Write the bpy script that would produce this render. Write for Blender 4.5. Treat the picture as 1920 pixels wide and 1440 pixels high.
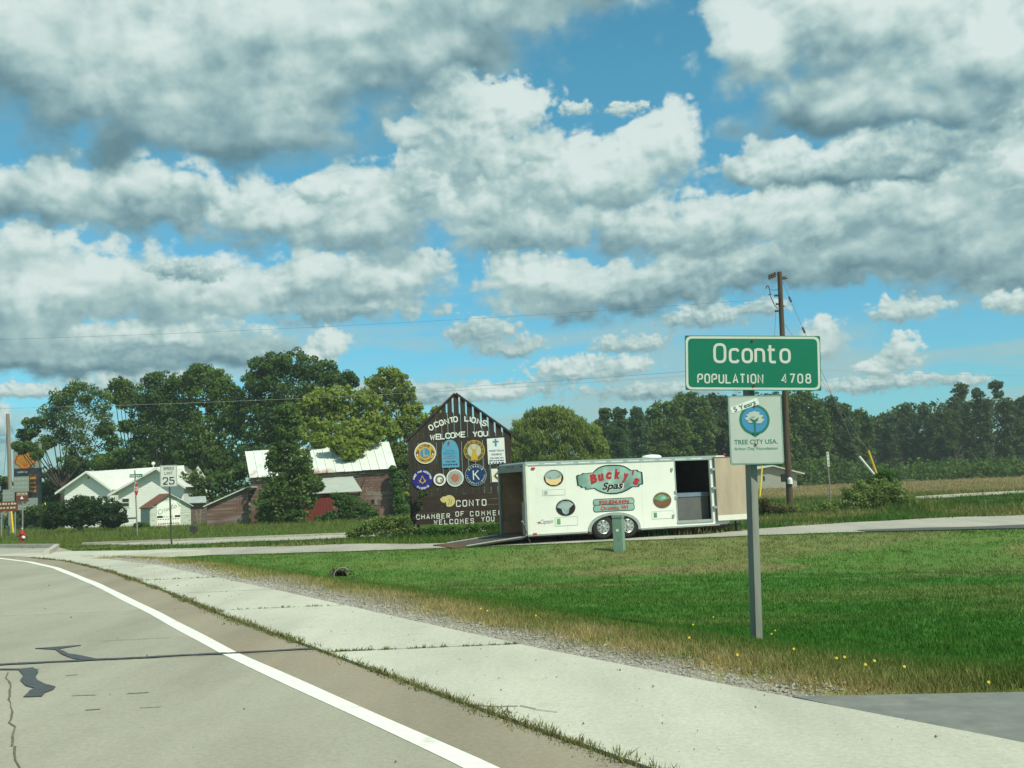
import bpy, math, random
import numpy as np
from mathutils import Vector, Matrix
random.seed(5); np.random.seed(5)
for o in list(bpy.data.objects): bpy.data.objects.remove(o)
SC=bpy.context.scene; COL=SC.collection
# ------------------------------------------------ camera
EYE=1.45; PIT=math.atan(193/1920); ROL=math.radians(2.4); F=1920.
cd=bpy.data.cameras.new('camera'); cam=bpy.data.objects.new('camera',cd); COL.objects.link(cam); SC.camera=cam
cd.sensor_width=36; cd.lens=36; cd.clip_start=.1; cd.clip_end=6000
_c,_s,_cp,_sp=math.cos(ROL),math.sin(ROL),math.cos(PIT),math.sin(PIT)
_up0=Vector((0,-_sp,_cp)); _r0=Vector((1,0,0)); _f=Vector((0,_cp,_sp))
_r=_r0*_c-_up0*_s; _u=_r0*_s+_up0*_c
M=Matrix((( _r.x,_u.x,-_f.x,0),(_r.y,_u.y,-_f.y,0),(_r.z,_u.z,-_f.z,EYE),(0,0,0,1))); cam.matrix_world=M
# ------------------------------------------------ light and exposure
SUN_EL=math.radians(49); SUN_AZ=math.radians(137)       # azimuth clockwise from the viewing direction (+Y)
SUN_STRENGTH=4.7; SKY_STRENGTH=.12; CLOUD_GAIN=.90
SC.view_settings.view_transform='Standard'; SC.view_settings.look='None'
SC.view_settings.exposure=0; SC.view_settings.gamma=1; SC.view_settings.use_curve_mapping=False
sd=bpy.data.lights.new('sun','SUN'); sun=bpy.data.objects.new('sun',sd); COL.objects.link(sun)
sd.energy=SUN_STRENGTH; sd.angle=math.radians(.53); sd.color=(1,.97,.80)
sdir=Vector((math.sin(SUN_AZ)*math.cos(SUN_EL),math.cos(SUN_AZ)*math.cos(SUN_EL),math.sin(SUN_EL)))
sun.rotation_euler=sdir.to_track_quat('Z','Y').to_euler(); sun.location=(40,-20,60)
# ------------------------------------------------ sky: Nishita air with a cumulus field over it, all at infinity
def make_noise(seed):
    r=np.random.RandomState(seed); T=r.rand(256,256).astype(np.float32)
    def n(x,y):
        xi=np.floor(x); yi=np.floor(y); fx=(x-xi).astype(np.float32); fy=(y-yi).astype(np.float32)
        xi=xi.astype(np.int32)&255; yi=yi.astype(np.int32)&255; x1=(xi+1)&255; y1=(yi+1)&255
        fx=fx*fx*fx*(fx*(fx*6-15)+10); fy=fy*fy*fy*(fy*(fy*6-15)+10)
        a=T[yi,xi]; b=T[yi,x1]; c=T[y1,xi]; d=T[y1,x1]
        return (a+(b-a)*fx)*(1-fy)+(c+(d-c)*fx)*fy
    return n
NZ=make_noise(3)
def fbm(x,y,o=5,g=.5):
    s=0;a=1;t=0
    for i in range(o):
        s=s+a*NZ(x+17.3*i,y+9.1*i); t+=a; a*=g; x,y=x*1.93+y*.31,y*1.93-x*.31
    return s/t
def billow(x,y,o=5,g=.52):
    s=0;a=1;t=0
    for i in range(o):
        s=s+a*(1-np.abs(2*NZ(x+31.7*i,y+5.3*i)-1)**1.0); t+=a; a*=g; x,y=x*1.95+y*.37,y*1.95-x*.37
    return 1-s/t   # ridged inverted -> puffs
def sst(a,b,x):
    t=np.clip((x-a)/(b-a),0,1); return t*t*(3-2*t)
def azel(px,py):
    a,b=px-960,-(py-720); c,s=math.cos(ROL),math.sin(ROL)
    X=c*a+s*b; Z=-s*a+c*b; cp,sp=math.cos(PIT),math.sin(PIT)
    Y=F*cp-Z*sp; Z2=F*sp+Z*cp
    return math.degrees(math.atan2(X,Y)), math.degrees(math.atan2(Z2,math.hypot(X,Y)))
D=57.3/1920
# clouds seen in the sky: (bright, dark, rag, [ellipses cx,cy,rx,ry])
CL=[
(.62,.50,1,[(760,742,330,26),(1250,735,200,20)]),
(.80,.58,1,[(275,716,150,26),(60,735,120,18)]),
(.72,.52,1,[(1640,722,120,20),(1800,716,50,16)]),
(.86,.56,1,[(1085,698,112,34),(1170,690,64,24),(930,742,90,22)]),
(.70,.52,1,[(905,622,64,34),(950,655,90,26)]),
(.70,.52,1,[(1180,648,84,22),(1330,598,100,30),(1420,580,60,22)]),
(.92,.62,1,[(1548,645,48,44)]),
(.90,.60,1,[(1695,662,42,36),(1645,692,60,18)]),
(.86,.56,1,[(1700,583,70,30),(1895,572,44,26)]),
(.50,.40,.6,[(120,675,330,44),(430,662,170,34)]),
(.93,.66,1,[(625,650,44,40),(588,672,36,22)]),
(.84,.52,1,[(250,632,270,40),(40,640,130,44)]),
(.76,.50,1,[(640,580,220,44),(780,505,90,40)]),
(.84,.52,1,[(560,535,110,66),(700,530,140,62)]),
(.95,.54,1.1,[(50,520,140,96),(180,545,130,96),(310,565,170,92),(430,560,80,70),(40,600,130,80)]),
(.66,.48,1,[(350,512,70,28)]),
(.80,.40,1,[(1120,560,200,66),(1290,530,150,74),(1440,500,180,66),(1600,500,200,56)]),
(.93,.54,1,[(985,528,92,66),(1085,535,100,62)]),
(.74,.44,1,[(1660,470,220,76),(1840,470,170,84),(1780,400,180,96)]),
(.80,.50,1,[(1000,436,200,60),(1180,436,160,70),(1300,440,110,66)]),
(.93,.50,1,[(1450,398,120,76),(1570,405,120,80),(1350,440,90,56),(1700,390,120,76)]),
(.97,.56,1.1,[(1900,308,98,84),(1950,370,100,60)]),
(.86,.38,1,[(1440,318,110,48),(1570,318,140,56),(1710,300,150,62)]),
(.80,.44,1,[(560,410,170,84),(700,420,150,104),(820,350,110,80)]),
(.93,.58,1.1,[(600,362,70,36),(800,345,90,60)]),
(.95,.54,1.1,[(1242,280,88,76),(1150,345,170,84),(1035,335,100,86),(930,385,120,66)]),
(.95,.62,1.2,[(870,215,120,88),(965,205,74,54),(775,262,64,44),(900,300,150,86),(1005,275,56,56)]),
(.88,.40,1,[(70,378,210,76),(280,380,190,80)]),
(.78,.64,1,[(1170,205,44,14),(1080,205,34,16)]),
(.90,.34,.9,[(1440,90,130,105),(1630,20,250,170),(1860,110,180,150),(1560,205,210,70),(1740,205,190,62)]),
(.76,.34,.8,[(60,70,430,240),(330,170,380,160),(620,110,320,160),(500,262,230,70),(850,-30,300,126),(1130,-60,180,110),(860,80,130,60)]),
]
def build():
    r=np.random.RandomState(11); out=[]
    for b,d,rag,els in CL:
        E=[]
        for cx,cy,rx,ry in els:
            a,e=azel(cx,cy); E.append((a,e,rx*D,ry*D))
        out.append((b,d,rag,E))
    # the same sort of sky goes on round the rest of the horizon
    extra=[]
    for k in range(210):
        e=2+58*r.rand()**1.5; a=-180+360*r.rand()
        if abs(a)<27+e*.12 and e<27: continue
        w=(2.5+e*.35)*(0.6+r.rand()*.8); h=w*(.28+.25*r.rand())
        E=[(a,e,w,h)]
        for j in range(3): E.append((a+w*(r.rand()*1.8-.9),e+h*(r.rand()*.8-.2),w*(.35+.4*r.rand()),h*(.5+.5*r.rand())))
        extra.append((.75+.2*r.rand(),.32+.16*r.rand(),1,E))
    extra.sort(key=lambda c:c[3][0][1])
    return extra+out
def render(a0,a1,e0,e1,W,Hh,clouds):
    az=a0+(np.arange(W)+.5)/W*(a1-a0); el=e0+(np.arange(Hh)+.5)/Hh*(e1-e0)
    S=np.zeros((Hh,W),np.float32); A=np.zeros((Hh,W),np.float32)
    # thin veil low down
    AZ,EL=np.meshgrid(az,el)
    v=fbm(AZ*.12,EL*.7,5); A=np.clip(.75*sst(.42,.74,v)*sst(16,5,EL),0,1).astype(np.float32)
    S[:]=.66
    for ci,(b,d,rag,E) in enumerate(clouds):
        pad=1.5
        x0=min(e[0]-e[2]*pad for e in E);x1=max(e[0]+e[2]*pad for e in E)
        y0=min(e[1]-e[3]*pad for e in E);y1=max(e[1]+e[3]*pad for e in E)
        for sh in (-360,0,360):
            i0,i1=np.searchsorted(az,[x0+sh,x1+sh]); j0,j1=np.searchsorted(el,[y0,y1])
            if i1<=i0 or j1<=j0: continue
            X,Y=np.meshgrid(az[i0:i1]-sh,el[j0:j1])
            hm=sum(e[3] for e in E)/len(E); k=1/(.75*min(max(hm,.5),3.6)); o=ci*7.7
            wx=(fbm(X*k*.6+o,Y*k*.6,2)-.5)*.75*min(hm,3); wy=(fbm(X*k*.6+50,Y*k*.6+o,2)-.5)*.55*min(hm,3)
            def field(X,Y,oc):
                En=np.full(X.shape,-9.,np.float32)
                for (cx,cy,rx,ry) in E:
                    dy=(Y-cy)/ry; dy=np.where(dy<0,dy*1.25,dy)
                    q=1-np.sqrt(((X-cx)/rx)**2+dy*dy)
                    m=np.maximum(En,q); En=m+.12*np.exp(-np.abs(En-q)/.15)*(En>-8)
                X=X-wx*.7;Y=Y-wy*.7; bl=billow(X*k*.9+o,Y*k*1.15+o,oc)
                return En+rag*(bl-.42)*.62+ rag*(fbm(X*k*1.3+o,Y*k*1.7,6 if oc>3 else 4,.56)-.5)*.80, bl
            Xw=X+wx;Yw=Y+wy
            f,bl=field(Xw,Yw,6)
            # light from upper right and before the clouds
            L=.16*hm
            f2,bl2=field(Xw+L*.75,Yw+L,5)
            f3,bl3=field(Xw+L*2.6,Yw+L*3.4,3)
            bot=min(e[1]-e[3]*.8 for e in E); top=max(e[1]+e[3] for e in E)
            # relative height inside local column
            rel=np.zeros(X.shape,np.float32);wt=np.zeros(X.shape,np.float32)+1e-4
            for (cx,cy,rx,ry) in E:
                w=np.exp(-((X-cx)/rx)**2*1.2-((Y-cy)/ry)**2*.8); rel+=w*((Y-cy)/ry); wt+=w
            rel=rel/wt*.9+ (fbm(X*k*.7+9,Y*k*1.1+o,4)-.5)*(1.25 if hm>2.6 else 1.7)
            t=sst(-.75,1.0,rel) if hm<2.6 else sst(-.85,.30,rel)
            soft=.10+.26*(1-sst(-.6,.3,rel))
            al=sst(-.12,soft*1.7,f)
            sh_=np.clip((f-f2)*1.6,-.5,.5)*.24+np.clip((f-f3),-.9,.6)*.24
            thick=sst(0,.55,f)
            s=d+(b-d)*t
            s=s+sh_*(.45+.55*t)
            s=s+(1-thick)*(.68-s)*.45
            s=s+(fbm(X*k*2.2+o,Y*k*2.9+5,5,.58)-.5)*.15      # thin edges glow with the air light
            s=np.clip(s,.22,.98)
            al=al*(.93+.07*thick)
            a_=A[j0:j1,i0:i1]; s_=S[j0:j1,i0:i1]
            na=al+a_*(1-al)
            S[j0:j1,i0:i1]=np.where(na>1e-4,(s*al+s_*a_*(1-al))/np.maximum(na,1e-4),s_)
            A[j0:j1,i0:i1]=na
    return S,A

def sky_image(name,S,A):
    h,w=S.shape; im=bpy.data.images.new(name,w,h,float_buffer=True,alpha=True,is_data=True)
    px=np.zeros((h,w,4),np.float32); px[...,0]=S; px[...,1]=A; px[...,3]=1
    im.pixels.foreach_set(px.ravel()); im.update(); im.pack(); return im
CLOUDS=build()
FA=34; FE0,FE1=-2.,34.
im_front=sky_image('cloud_front',*render(-FA,FA,FE0,FE1,1768,936,CLOUDS))
im_all=sky_image('cloud_all',*render(-180,180,-2,90,1440,368,CLOUDS))
W=bpy.data.worlds.new('World'); SC.world=W; W.use_nodes=True; nt=W.node_tree; nt.nodes.clear()
def N(t,**k):
    n=nt.nodes.new(t)
    for a,b in k.items():
        if a[0]=='i' and a[1:].isdigit():
            n.inputs[int(a[1:])].default_value=b
        else: setattr(n,a,b)
    return n
def LK(a,b): nt.links.new(a,b)
def MT(op,a,b=None,c=None):
    n=nt.nodes.new('ShaderNodeMath'); n.operation=op
    for i,v in enumerate((a,b,c)):
        if v is None: continue
        if isinstance(v,(int,float)): n.inputs[i].default_value=v
        else: nt.links.new(v,n.inputs[i])
    return n.outputs[0]
tc=N('ShaderNodeTexCoord'); sx=N('ShaderNodeSeparateXYZ'); LK(tc.outputs['Generated'],sx.inputs[0])
az=MT('MULTIPLY',MT('ARCTAN2',sx.outputs[0],sx.outputs[1]),57.29578)
el=MT('MULTIPLY',MT('ARCSINE',sx.outputs[2]),57.29578)
def lookup(img,a0,a1,e0,e1):
    u=MT('DIVIDE',MT('SUBTRACT',az,a0),a1-a0); v=MT('DIVIDE',MT('SUBTRACT',el,e0),e1-e0)
    cb=N('ShaderNodeCombineXYZ'); LK(u,cb.inputs[0]); LK(v,cb.inputs[1])
    t=N('ShaderNodeTexImage',image=img,interpolation='Cubic',extension='EXTEND'); LK(cb.outputs[0],t.inputs[0])
    s=N('ShaderNodeSeparateColor'); LK(t.outputs[0],s.inputs[0]); return s.outputs[0],s.outputs[1]
s1,a1_=lookup(im_front,-FA,FA,FE0,FE1); s2,a2_=lookup(im_all,-180.,180.,-2.,90.)
mk=MT('MULTIPLY',MT('SMOOTH_MIN',MT('MULTIPLY',MT('SUBTRACT',FA-1.,MT('ABSOLUTE',az)),.5),1.,.1),MT('MULTIPLY',MT('SUBTRACT',FE1-1.,el),.5)); mk=MT('MINIMUM',MT('MAXIMUM',mk,0.),1.)
def mixf(a,b,f): return MT('ADD',MT('MULTIPLY',a,MT('SUBTRACT',1.,f)),MT('MULTIPLY',b,f))
Sv=mixf(s2,s1,mk); Av=mixf(a2_,a1_,mk)
rp=N('ShaderNodeValToRGB'); LK(Sv,rp.inputs[0]); cr=rp.color_ramp; cr.interpolation='LINEAR'
def lin(c): return tuple((v/255/12.92 if v<10 else ((v/255+.055)/1.055)**2.4) for v in c)
ks=[(.2,(88,124,136)),(.35,(112,148,158)),(.5,(144,178,184)),(.65,(174,204,204)),(.8,(203,226,223)),(1.,(229,244,240))]
while len(cr.elements)<len(ks): cr.elements.new(.5)
for e_,(p_,c_) in zip(cr.elements,ks): e_.position=p_; e_.color=(*lin(c_),1)
sky=N('ShaderNodeTexSky',sky_type='NISHITA'); sky.sun_disc=False; sky.sun_elevation=SUN_EL; sky.sun_rotation=SUN_AZ
sky.air_density=1.; sky.dust_density=.6; sky.ozone_density=1.6; sky.altitude=200
v1=N('ShaderNodeVectorMath',operation='SCALE'); LK(sky.outputs[0],v1.inputs[0]); v1.inputs[3].default_value=SKY_STRENGTH
tn=N('ShaderNodeVectorMath',operation='MULTIPLY'); LK(v1.outputs[0],tn.inputs[0]); tf=MT('MINIMUM',MT('MAXIMUM',MT('DIVIDE',el,22.),0.),1.)
tm=N('ShaderNodeMix',data_type='VECTOR'); LK(tf,tm.inputs[0]); tm.inputs[4].default_value=(.40,.84,.98); tm.inputs[5].default_value=(.52,1.24,1.14); LK(tm.outputs[1],tn.inputs[1])
v2=N('ShaderNodeVectorMath',operation='SCALE'); LK(rp.outputs[0],v2.inputs[0]); v2.inputs[3].default_value=CLOUD_GAIN
mx=N('ShaderNodeMix',data_type='VECTOR'); LK(Av,mx.inputs[0]); LK(tn.outputs[0],mx.inputs[4]); LK(v2.outputs[0],mx.inputs[5])
bg=N('ShaderNodeBackground'); LK(mx.outputs[1],bg.inputs[0]); bg.inputs[1].default_value=1
wo=N('ShaderNodeOutputWorld'); LK(bg.outputs[0],wo.inputs[0])
# ------------------------------------------------ helpers
CAM=Vector((0,0,EYE))
def ray(px,py):
    a,b=px-960,-(py-720); X=_c*a+_s*b; Z=-_s*a+_c*b
    return Vector((X,F*_cp-Z*_sp,F*_sp+Z*_cp))
def P(px,py,Y):                     # the point of the place seen in that direction at depth Y
    d=ray(px,py); return CAM+d*(Y/d.y)
def tag(o,label=None,cat=None,group=None,kind=None):
    for k,v in (('label',label),('category',cat),('group',group),('kind',kind)):
        if v: o[k]=v
    return o
def thing(name,label,cat,loc,group=None):
    o=bpy.data.objects.new(name,None); COL.objects.link(o); o.location=Vector(loc); o.empty_display_size=.3
    o.matrix_world=Matrix.Translation(Vector(loc)); return tag(o,label,cat,group)
def wloc(o):
    v=Vector((0,0,0))
    while o: v=v+o.location; o=o.parent
    return v
class Plane:
    def __init__(s,O,ux=(1,0,0),uy=(0,0,1)):
        s.O=Vector(O); s.ux=Vector(ux).normalized(); s.uy=Vector(uy).normalized(); s.n=s.ux.cross(s.uy).normalized()
    def uv(s,px,py):
        d=ray(px,py); t=s.n.dot(s.O-CAM)/s.n.dot(d); p=CAM+d*t-s.O; return (p.dot(s.ux),p.dot(s.uy))
    def W(s,u,v,o=0): return s.O+s.ux*u+s.uy*v+s.n*o
    def sub(s,u,v,ang=0,o=0):
        c,q=math.cos(ang),math.sin(ang); return Plane(s.W(u,v,o),s.ux*c+s.uy*q,s.uy*c-s.ux*q)
class MB:
    def __init__(s): s.v=[];s.f=[];s.m=[];s.ms=[];s.sm=False
    def mi(s,m):
        if m is None: return 0
        if m not in s.ms: s.ms.append(m)
        return s.ms.index(m)
    def face(s,pts,m=None):
        b=len(s.v); s.v+= [tuple(p) for p in pts]; s.f.append(tuple(range(b,b+len(pts)))); s.m.append(s.mi(m))
    def add(s,vs,fs,m=None):
        b=len(s.v); s.v+=[tuple(p) for p in vs]; k=s.mi(m)
        for f in fs: s.f.append(tuple(b+i for i in f)); s.m.append(k)
    def hexa(s,p,m=None):           # p: 4 bottom + 4 top
        s.add(p,[(0,3,2,1),(4,5,6,7),(0,1,5,4),(1,2,6,5),(2,3,7,6),(3,0,4,7)],m)
    def box(s,x0,x1,y0,y1,z0,z1,m=None):
        s.hexa([(x0,y0,z0),(x1,y0,z0),(x1,y1,z0),(x0,y1,z0),(x0,y0,z1),(x1,y0,z1),(x1,y1,z1),(x0,y1,z1)],m)
    def pbox(s,pl,u0,u1,v0,v1,o0,o1,m=None):
        q=[(u0,v0,o1),(u1,v0,o1),(u1,v0,o0),(u0,v0,o0),(u0,v1,o1),(u1,v1,o1),(u1,v1,o0),(u0,v1,o0)]
        s.hexa([pl.W(*a) for a in q],m)
    def prism(s,pl,poly,o0,o1,m=None):
        n=len(poly); A=[pl.W(u,v,o1) for u,v in poly]; B=[pl.W(u,v,o0) for u,v in poly]
        ar=sum(poly[i][0]*poly[(i+1)%n][1]-poly[(i+1)%n][0]*poly[i][1] for i in range(n))
        if ar<0: A.reverse();B.reverse()
        s.add(A+B,[tuple(range(n)),tuple(range(2*n-1,n-1,-1))]+[(i,i+n,(i+1)%n+n,(i+1)%n) for i in range(n)],m)
    def flat(s,pl,poly,o,m=None): 
        n=len(poly); ar=sum(poly[i][0]*poly[(i+1)%n][1]-poly[(i+1)%n][0]*poly[i][1] for i in range(n))
        if ar<0: poly=poly[::-1]
        s.face([pl.W(u,v,o) for u,v in poly],m)
    def tube(s,p0,p1,r0,r1=None,n=8,m=None,cap=True):
        p0=Vector(p0);p1=Vector(p1); r1=r0 if r1 is None else r1; d=(p1-p0)
        if d.length<1e-6: return
        d.normalize(); a=d.orthogonal().normalized(); b=d.cross(a)
        vs=[p0+(a*math.cos(t)+b*math.sin(t))*r0 for t in [2*math.pi*i/n for i in range(n)]]+[p1+(a*math.cos(t)+b*math.sin(t))*r1 for t in [2*math.pi*i/n for i in range(n)]]
        fs=[(i,(i+1)%n,(i+1)%n+n,i+n) for i in range(n)]
        if cap: fs+=[tuple(range(n-1,-1,-1)),tuple(range(n,2*n))]
        s.add(vs,fs,m)
    def path(s,pts,r,n=6,m=None,r1=None):
        k=len(pts)-1; r1=r if r1 is None else r1
        for i in range(k): s.tube(pts[i],pts[i+1],r+(r1-r)*i/k,r+(r1-r)*(i+1)/k,n,m)
    def lathe(s,O,ax,prof,n=24,m=None):   # prof: (dist along axis, radius)
        O=Vector(O);ax=Vector(ax).normalized(); a=ax.orthogonal().normalized(); b=ax.cross(a)
        vs=[];k=len(prof)
        for h,r in prof: vs+=[O+ax*h+(a*math.cos(2*math.pi*i/n)+b*math.sin(2*math.pi*i/n))*r for i in range(n)]
        fs=[(j*n+i,j*n+(i+1)%n,(j+1)*n+(i+1)%n,(j+1)*n+i) for j in range(k-1) for i in range(n)]
        fs+=[tuple(range(n-1,-1,-1)),tuple(range((k-1)*n,k*n))]
        s.add(vs,fs,m)
    def build(s,name,m=None,parent=None,kind=None,smooth=False,label=None):
        me=bpy.data.meshes.new(name); L=wloc(parent) if parent else Vector((0,0,0))
        own=Vector((0,0,0))
        me.from_pydata([(a-L.x,b-L.y,c-L.z) for a,b,c in s.v],[],s.f)
        ms=list(s.ms)
        if ms:
            for q in ms: me.materials.append(q)
            me.polygons.foreach_set('material_index',s.m)
        else: me.materials.append(m)
        if smooth: me.polygons.foreach_set('use_smooth',[True]*len(me.polygons))
        me.update(); o=bpy.data.objects.new(name,me); COL.objects.link(o)
        if parent: o.parent=parent
        if kind: o['kind']=kind
        if label: o['label']=label
        return o
# ---- materials
def newmat(name):
    m=bpy.data.materials.new(name); m.use_nodes=True; t=m.node_tree; return m,t,t.nodes['Principled BSDF']
def mnode(t,ty,**k):
    n=t.nodes.new(ty)
    for a,b in k.items(): setattr(n,a,b)
    return n
def noise_tex(t,scale,detail=5,rough=.6,stretch=None,dist=0):
    g=mnode(t,'ShaderNodeNewGeometry'); src=g.outputs['Position']
    if stretch:
        mp=mnode(t,'ShaderNodeMapping'); t.links.new(src,mp.inputs[0]); mp.inputs['Scale'].default_value=stretch; src=mp.outputs[0]
    n=mnode(t,'ShaderNodeTexNoise'); t.links.new(src,n.inputs['Vector']); n.inputs['Scale'].default_value=scale
    n.inputs['Detail'].default_value=detail; n.inputs['Roughness'].default_value=rough; n.inputs['Distortion'].default_value=dist
    return n.outputs[0]
def ramp(t,src,stops):
    r=mnode(t,'ShaderNodeValToRGB'); t.links.new(src,r.inputs[0]); e=r.color_ramp.elements
    while len(e)<len(stops): e.new(.5)
    for a,(p,c) in zip(e,stops): a.position=p; a.color=(*c,1)
    return r.outputs[0]
def mulc(t,a,b,mode='MULTIPLY',fac=1.):
    x=mnode(t,'ShaderNodeMix',data_type='RGBA',blend_type=mode); x.inputs[0].default_value=fac if isinstance(fac,(int,float)) else 1
    if not isinstance(fac,(int,float)): t.links.new(fac,x.inputs[0])
    for s,i in ((a,6),(b,7)):
        if isinstance(s,tuple): x.inputs[i].default_value=(*s,1) if len(s)==3 else s
        else: t.links.new(s,x.inputs[i])
    return x.outputs[2]
def mat(name,c,rough=.7,var=.18,scale=3,stretch=None,bump=0,metal=0,var2=None,spec=.3,detail=6):
    m,t,b=newmat(name); b.inputs['Roughness'].default_value=rough; b.inputs['Metallic'].default_value=metal
    b.inputs['Specular IOR Level'].default_value=spec
    n=noise_tex(t,scale,detail,.62,stretch)
    lo=tuple(max(0,v*(1-var)) for v in c); hi=tuple(v*(1+var) for v in c)
    col=ramp(t,n,[(.32,lo),(.5,c),(.68,hi)])
    if var2:   # second tone in blotches
        n2=noise_tex(t,var2[1],6,.65,stretch); f=ramp(t,n2,[(var2[2],(0,0,0)),(var2[2]+.1,(1,1,1))])
        col=mulc(t,col,var2[0],'MIX',f)
    t.links.new(col,b.inputs['Base Color'])
    if bump:
        bp=mnode(t,'ShaderNodeBump'); bp.inputs['Strength'].default_value=bump; bp.inputs['Distance'].default_value=.02
        t.links.new(n,bp.inputs['Height']); t.links.new(bp.outputs[0],b.inputs['Normal'])
    return m
def plain(name,c,rough=.5,metal=0): return mat(name,c,rough,.05,8,metal=metal,detail=3)
# ---- lettering: a stroke alphabet (cell 1 high, W wide)
GW=.56
def glyph(ch):
    w=GW;h=w/2
    G={'O':[('c',[(0,0),(w,0),(w,1),(0,1)])],'0':[('c',[(0,0),(w,0),(w,1),(0,1)])],
    'C':[('r',[(w,.72),(w,1),(0,1),(0,0),(w,0),(w,.28)])],'G':[('r',[(w,.72),(w,1),(0,1),(0,0),(w,0),(w,.48)]),('s',[(w,.48),(h,.48)])],
    'N':[('s',[(0,0),(0,1),(w,0),(w,1)])],'T':[('s',[(0,1),(w,1)]),('s',[(h,1),(h,0)])],'I':[('s',[(h,0),(h,1)])],
    'L':[('s',[(0,1),(0,0),(w,0)])],'E':[('s',[(w,1),(0,1),(0,0),(w,0)]),('s',[(0,.52),(w*.85,.52)])],'F':[('s',[(w,1),(0,1),(0,0)]),('s',[(0,.52),(w*.85,.52)])],
    'W':[('s',[(0,1),(.22*w,0),(h,.75),(.78*w,0),(w,1)])],'M':[('s',[(0,0),(0,1),(h,.42),(w,1),(w,0)])],
    'Y':[('s',[(0,1),(h,.48),(w,1)]),('s',[(h,.48),(h,0)])],'U':[('r',[(0,1),(0,0),(w,0),(w,1)])],
    'H':[('s',[(0,0),(0,1)]),('s',[(w,0),(w,1)]),('s',[(0,.52),(w,.52)])],'A':[('s',[(0,0),(h,1),(w,0)]),('s',[(.2*w,.32),(.8*w,.32)])],
    'P':[('r',[(0,0),(0,1.0),(w,1),(w,.45),(0,.45)])],'R':[('r',[(0,0),(0,1.0),(w,1),(w,.48),(0,.48)]),('s',[(.4*w,.48),(w,0)])],
    'B':[('r',[(0,.53),(0,1),(w*.93,1),(w*.93,.53),(0,.53)]),('r',[(0,.53),(w,.53),(w,0),(0,0),(0,.53)])],
    'D':[('r',[(0,0),(0,1),(w,1),(w,0),(0,0)])],'K':[('s',[(0,0),(0,1)]),('s',[(w,1),(0,.42)]),('s',[(.3*w,.58),(w,0)])],
    'S':[('r',[(w,.76),(w,1),(0,1),(0,.53),(w,.47),(w,0),(0,0),(0,.24)])],'V':[('s',[(0,1),(h,0),(w,1)])],
    'J':[('r',[(w,1),(w,0),(0,0),(0,.25)])],'X':[('s',[(0,0),(w,1)]),('s',[(0,1),(w,0)])],'Z':[('s',[(0,1),(w,1),(0,0),(w,0)])],
    '1':[('s',[(h*.5,.8),(h,1),(h,0)])],'2':[('r',[(0,.74),(0,1),(w,1),(w,.5),(0,.06)]),('s',[(0,0),(w,0)])],'5':[('r',[(0,.24),(0,0),(w,0),(w,.62),(.08,.58)]),('s',[(.06,.56),(.06,1),(w*.95,1)])],
    '4':[('s',[(w*.76,0),(w*.76,1),(0,.27),(w,.27)])],'7':[('s',[(0,1),(w,1),(w*.35,0)])],'6':[('c',[(0,0),(w,0),(w,.55),(0,.55)]),('r',[(0,.3),(0,1),(w,1),(w,.78)])],
    '8':[('c',[(0,0),(w,0),(w,.53),(0,.53)]),('c',[(.04,.53),(w-.04,.53),(w-.04,1),(.04,1)])],'3':[('r',[(0,.76),(0,1),(w,1),(w,.53),(h*.8,.53)]),('r',[(h*.8,.53),(w,.53),(w,0),(0,0),(0,.24)])],
    'c':[('r',[(w*.86,.60),(w*.74,.72),(0,.72),(0,0),(w*.74,0),(w*.86,.12)])],'o':[('c',[(0,0),(w*.92,0),(w*.92,.72),(0,.72)])],
    'n':[('s',[(0,0),(0,.74)]),('r',[(0,.45),(0,.72),(w*.85,.72),(w*.85,0)])],'t':[('s',[(w*.12,.97),(w*.12,.2)]),('r',[(w*.12,.3),(w*.12,0),(w*.7,0)]),('s',[(-w*.14,.7),(w*.62,.7)])]}
    return G.get(ch,[])
def rpath(pts,closed,R,seg):
    out=[];n=len(pts)
    for i,p in enumerate(pts):
        if not closed and i in (0,n-1): out.append(p); continue
        a=Vector(pts[i-1]);b=Vector(p);c=Vector(pts[(i+1)%n]); la=(a-b).length; lc=(c-b).length
        r=min(R,la*.48,lc*.48) if R>0 else 0
        if r<=0: out.append(p); continue
        p0=b+(a-b)/la*r; p1=b+(c-b)/lc*r
        for k in range(seg+1):
            t=k/seg; q=p0*(1-t)**2+b*2*t*(1-t)+p1*t*t if seg>1 else (p0 if k==0 else p1); out.append((q.x,q.y))
    return out
def stroke(mb,pl,pts,w,closed=False,o=.004,m=None):
    n=len(pts); q=[Vector(p) for p in pts]; L=[];R=[]
    for i in range(n):
        a=q[i-1] if (closed or i>0) else None; c=q[(i+1)%n] if (closed or i<n-1) else None
        d1=(q[i]-a).normalized() if a is not None and (q[i]-a).length>1e-9 else None
        d2=(c-q[i]).normalized() if c is not None and (c-q[i]).length>1e-9 else None
        if d1 is None: d1=d2
        if d2 is None: d2=d1
        n1=Vector((-d1.y,d1.x)); n2=Vector((-d2.y,d2.x)); mm=n1+n2
        if mm.length<1e-4: mm=n1.copy()
        mm.normalize(); k=1/max(.62,mm.dot(n1)); L.append(q[i]+mm*k*w/2); R.append(q[i]-mm*k*w/2)
    e=n if closed else n-1
    vs=[pl.W(p.x,p.y,o) for p in L]+[pl.W(p.x,p.y,o) for p in R]
    mb.add(vs,[(n+i,n+(i+1)%n,(i+1)%n,i) for i in range(e)],m)
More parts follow.
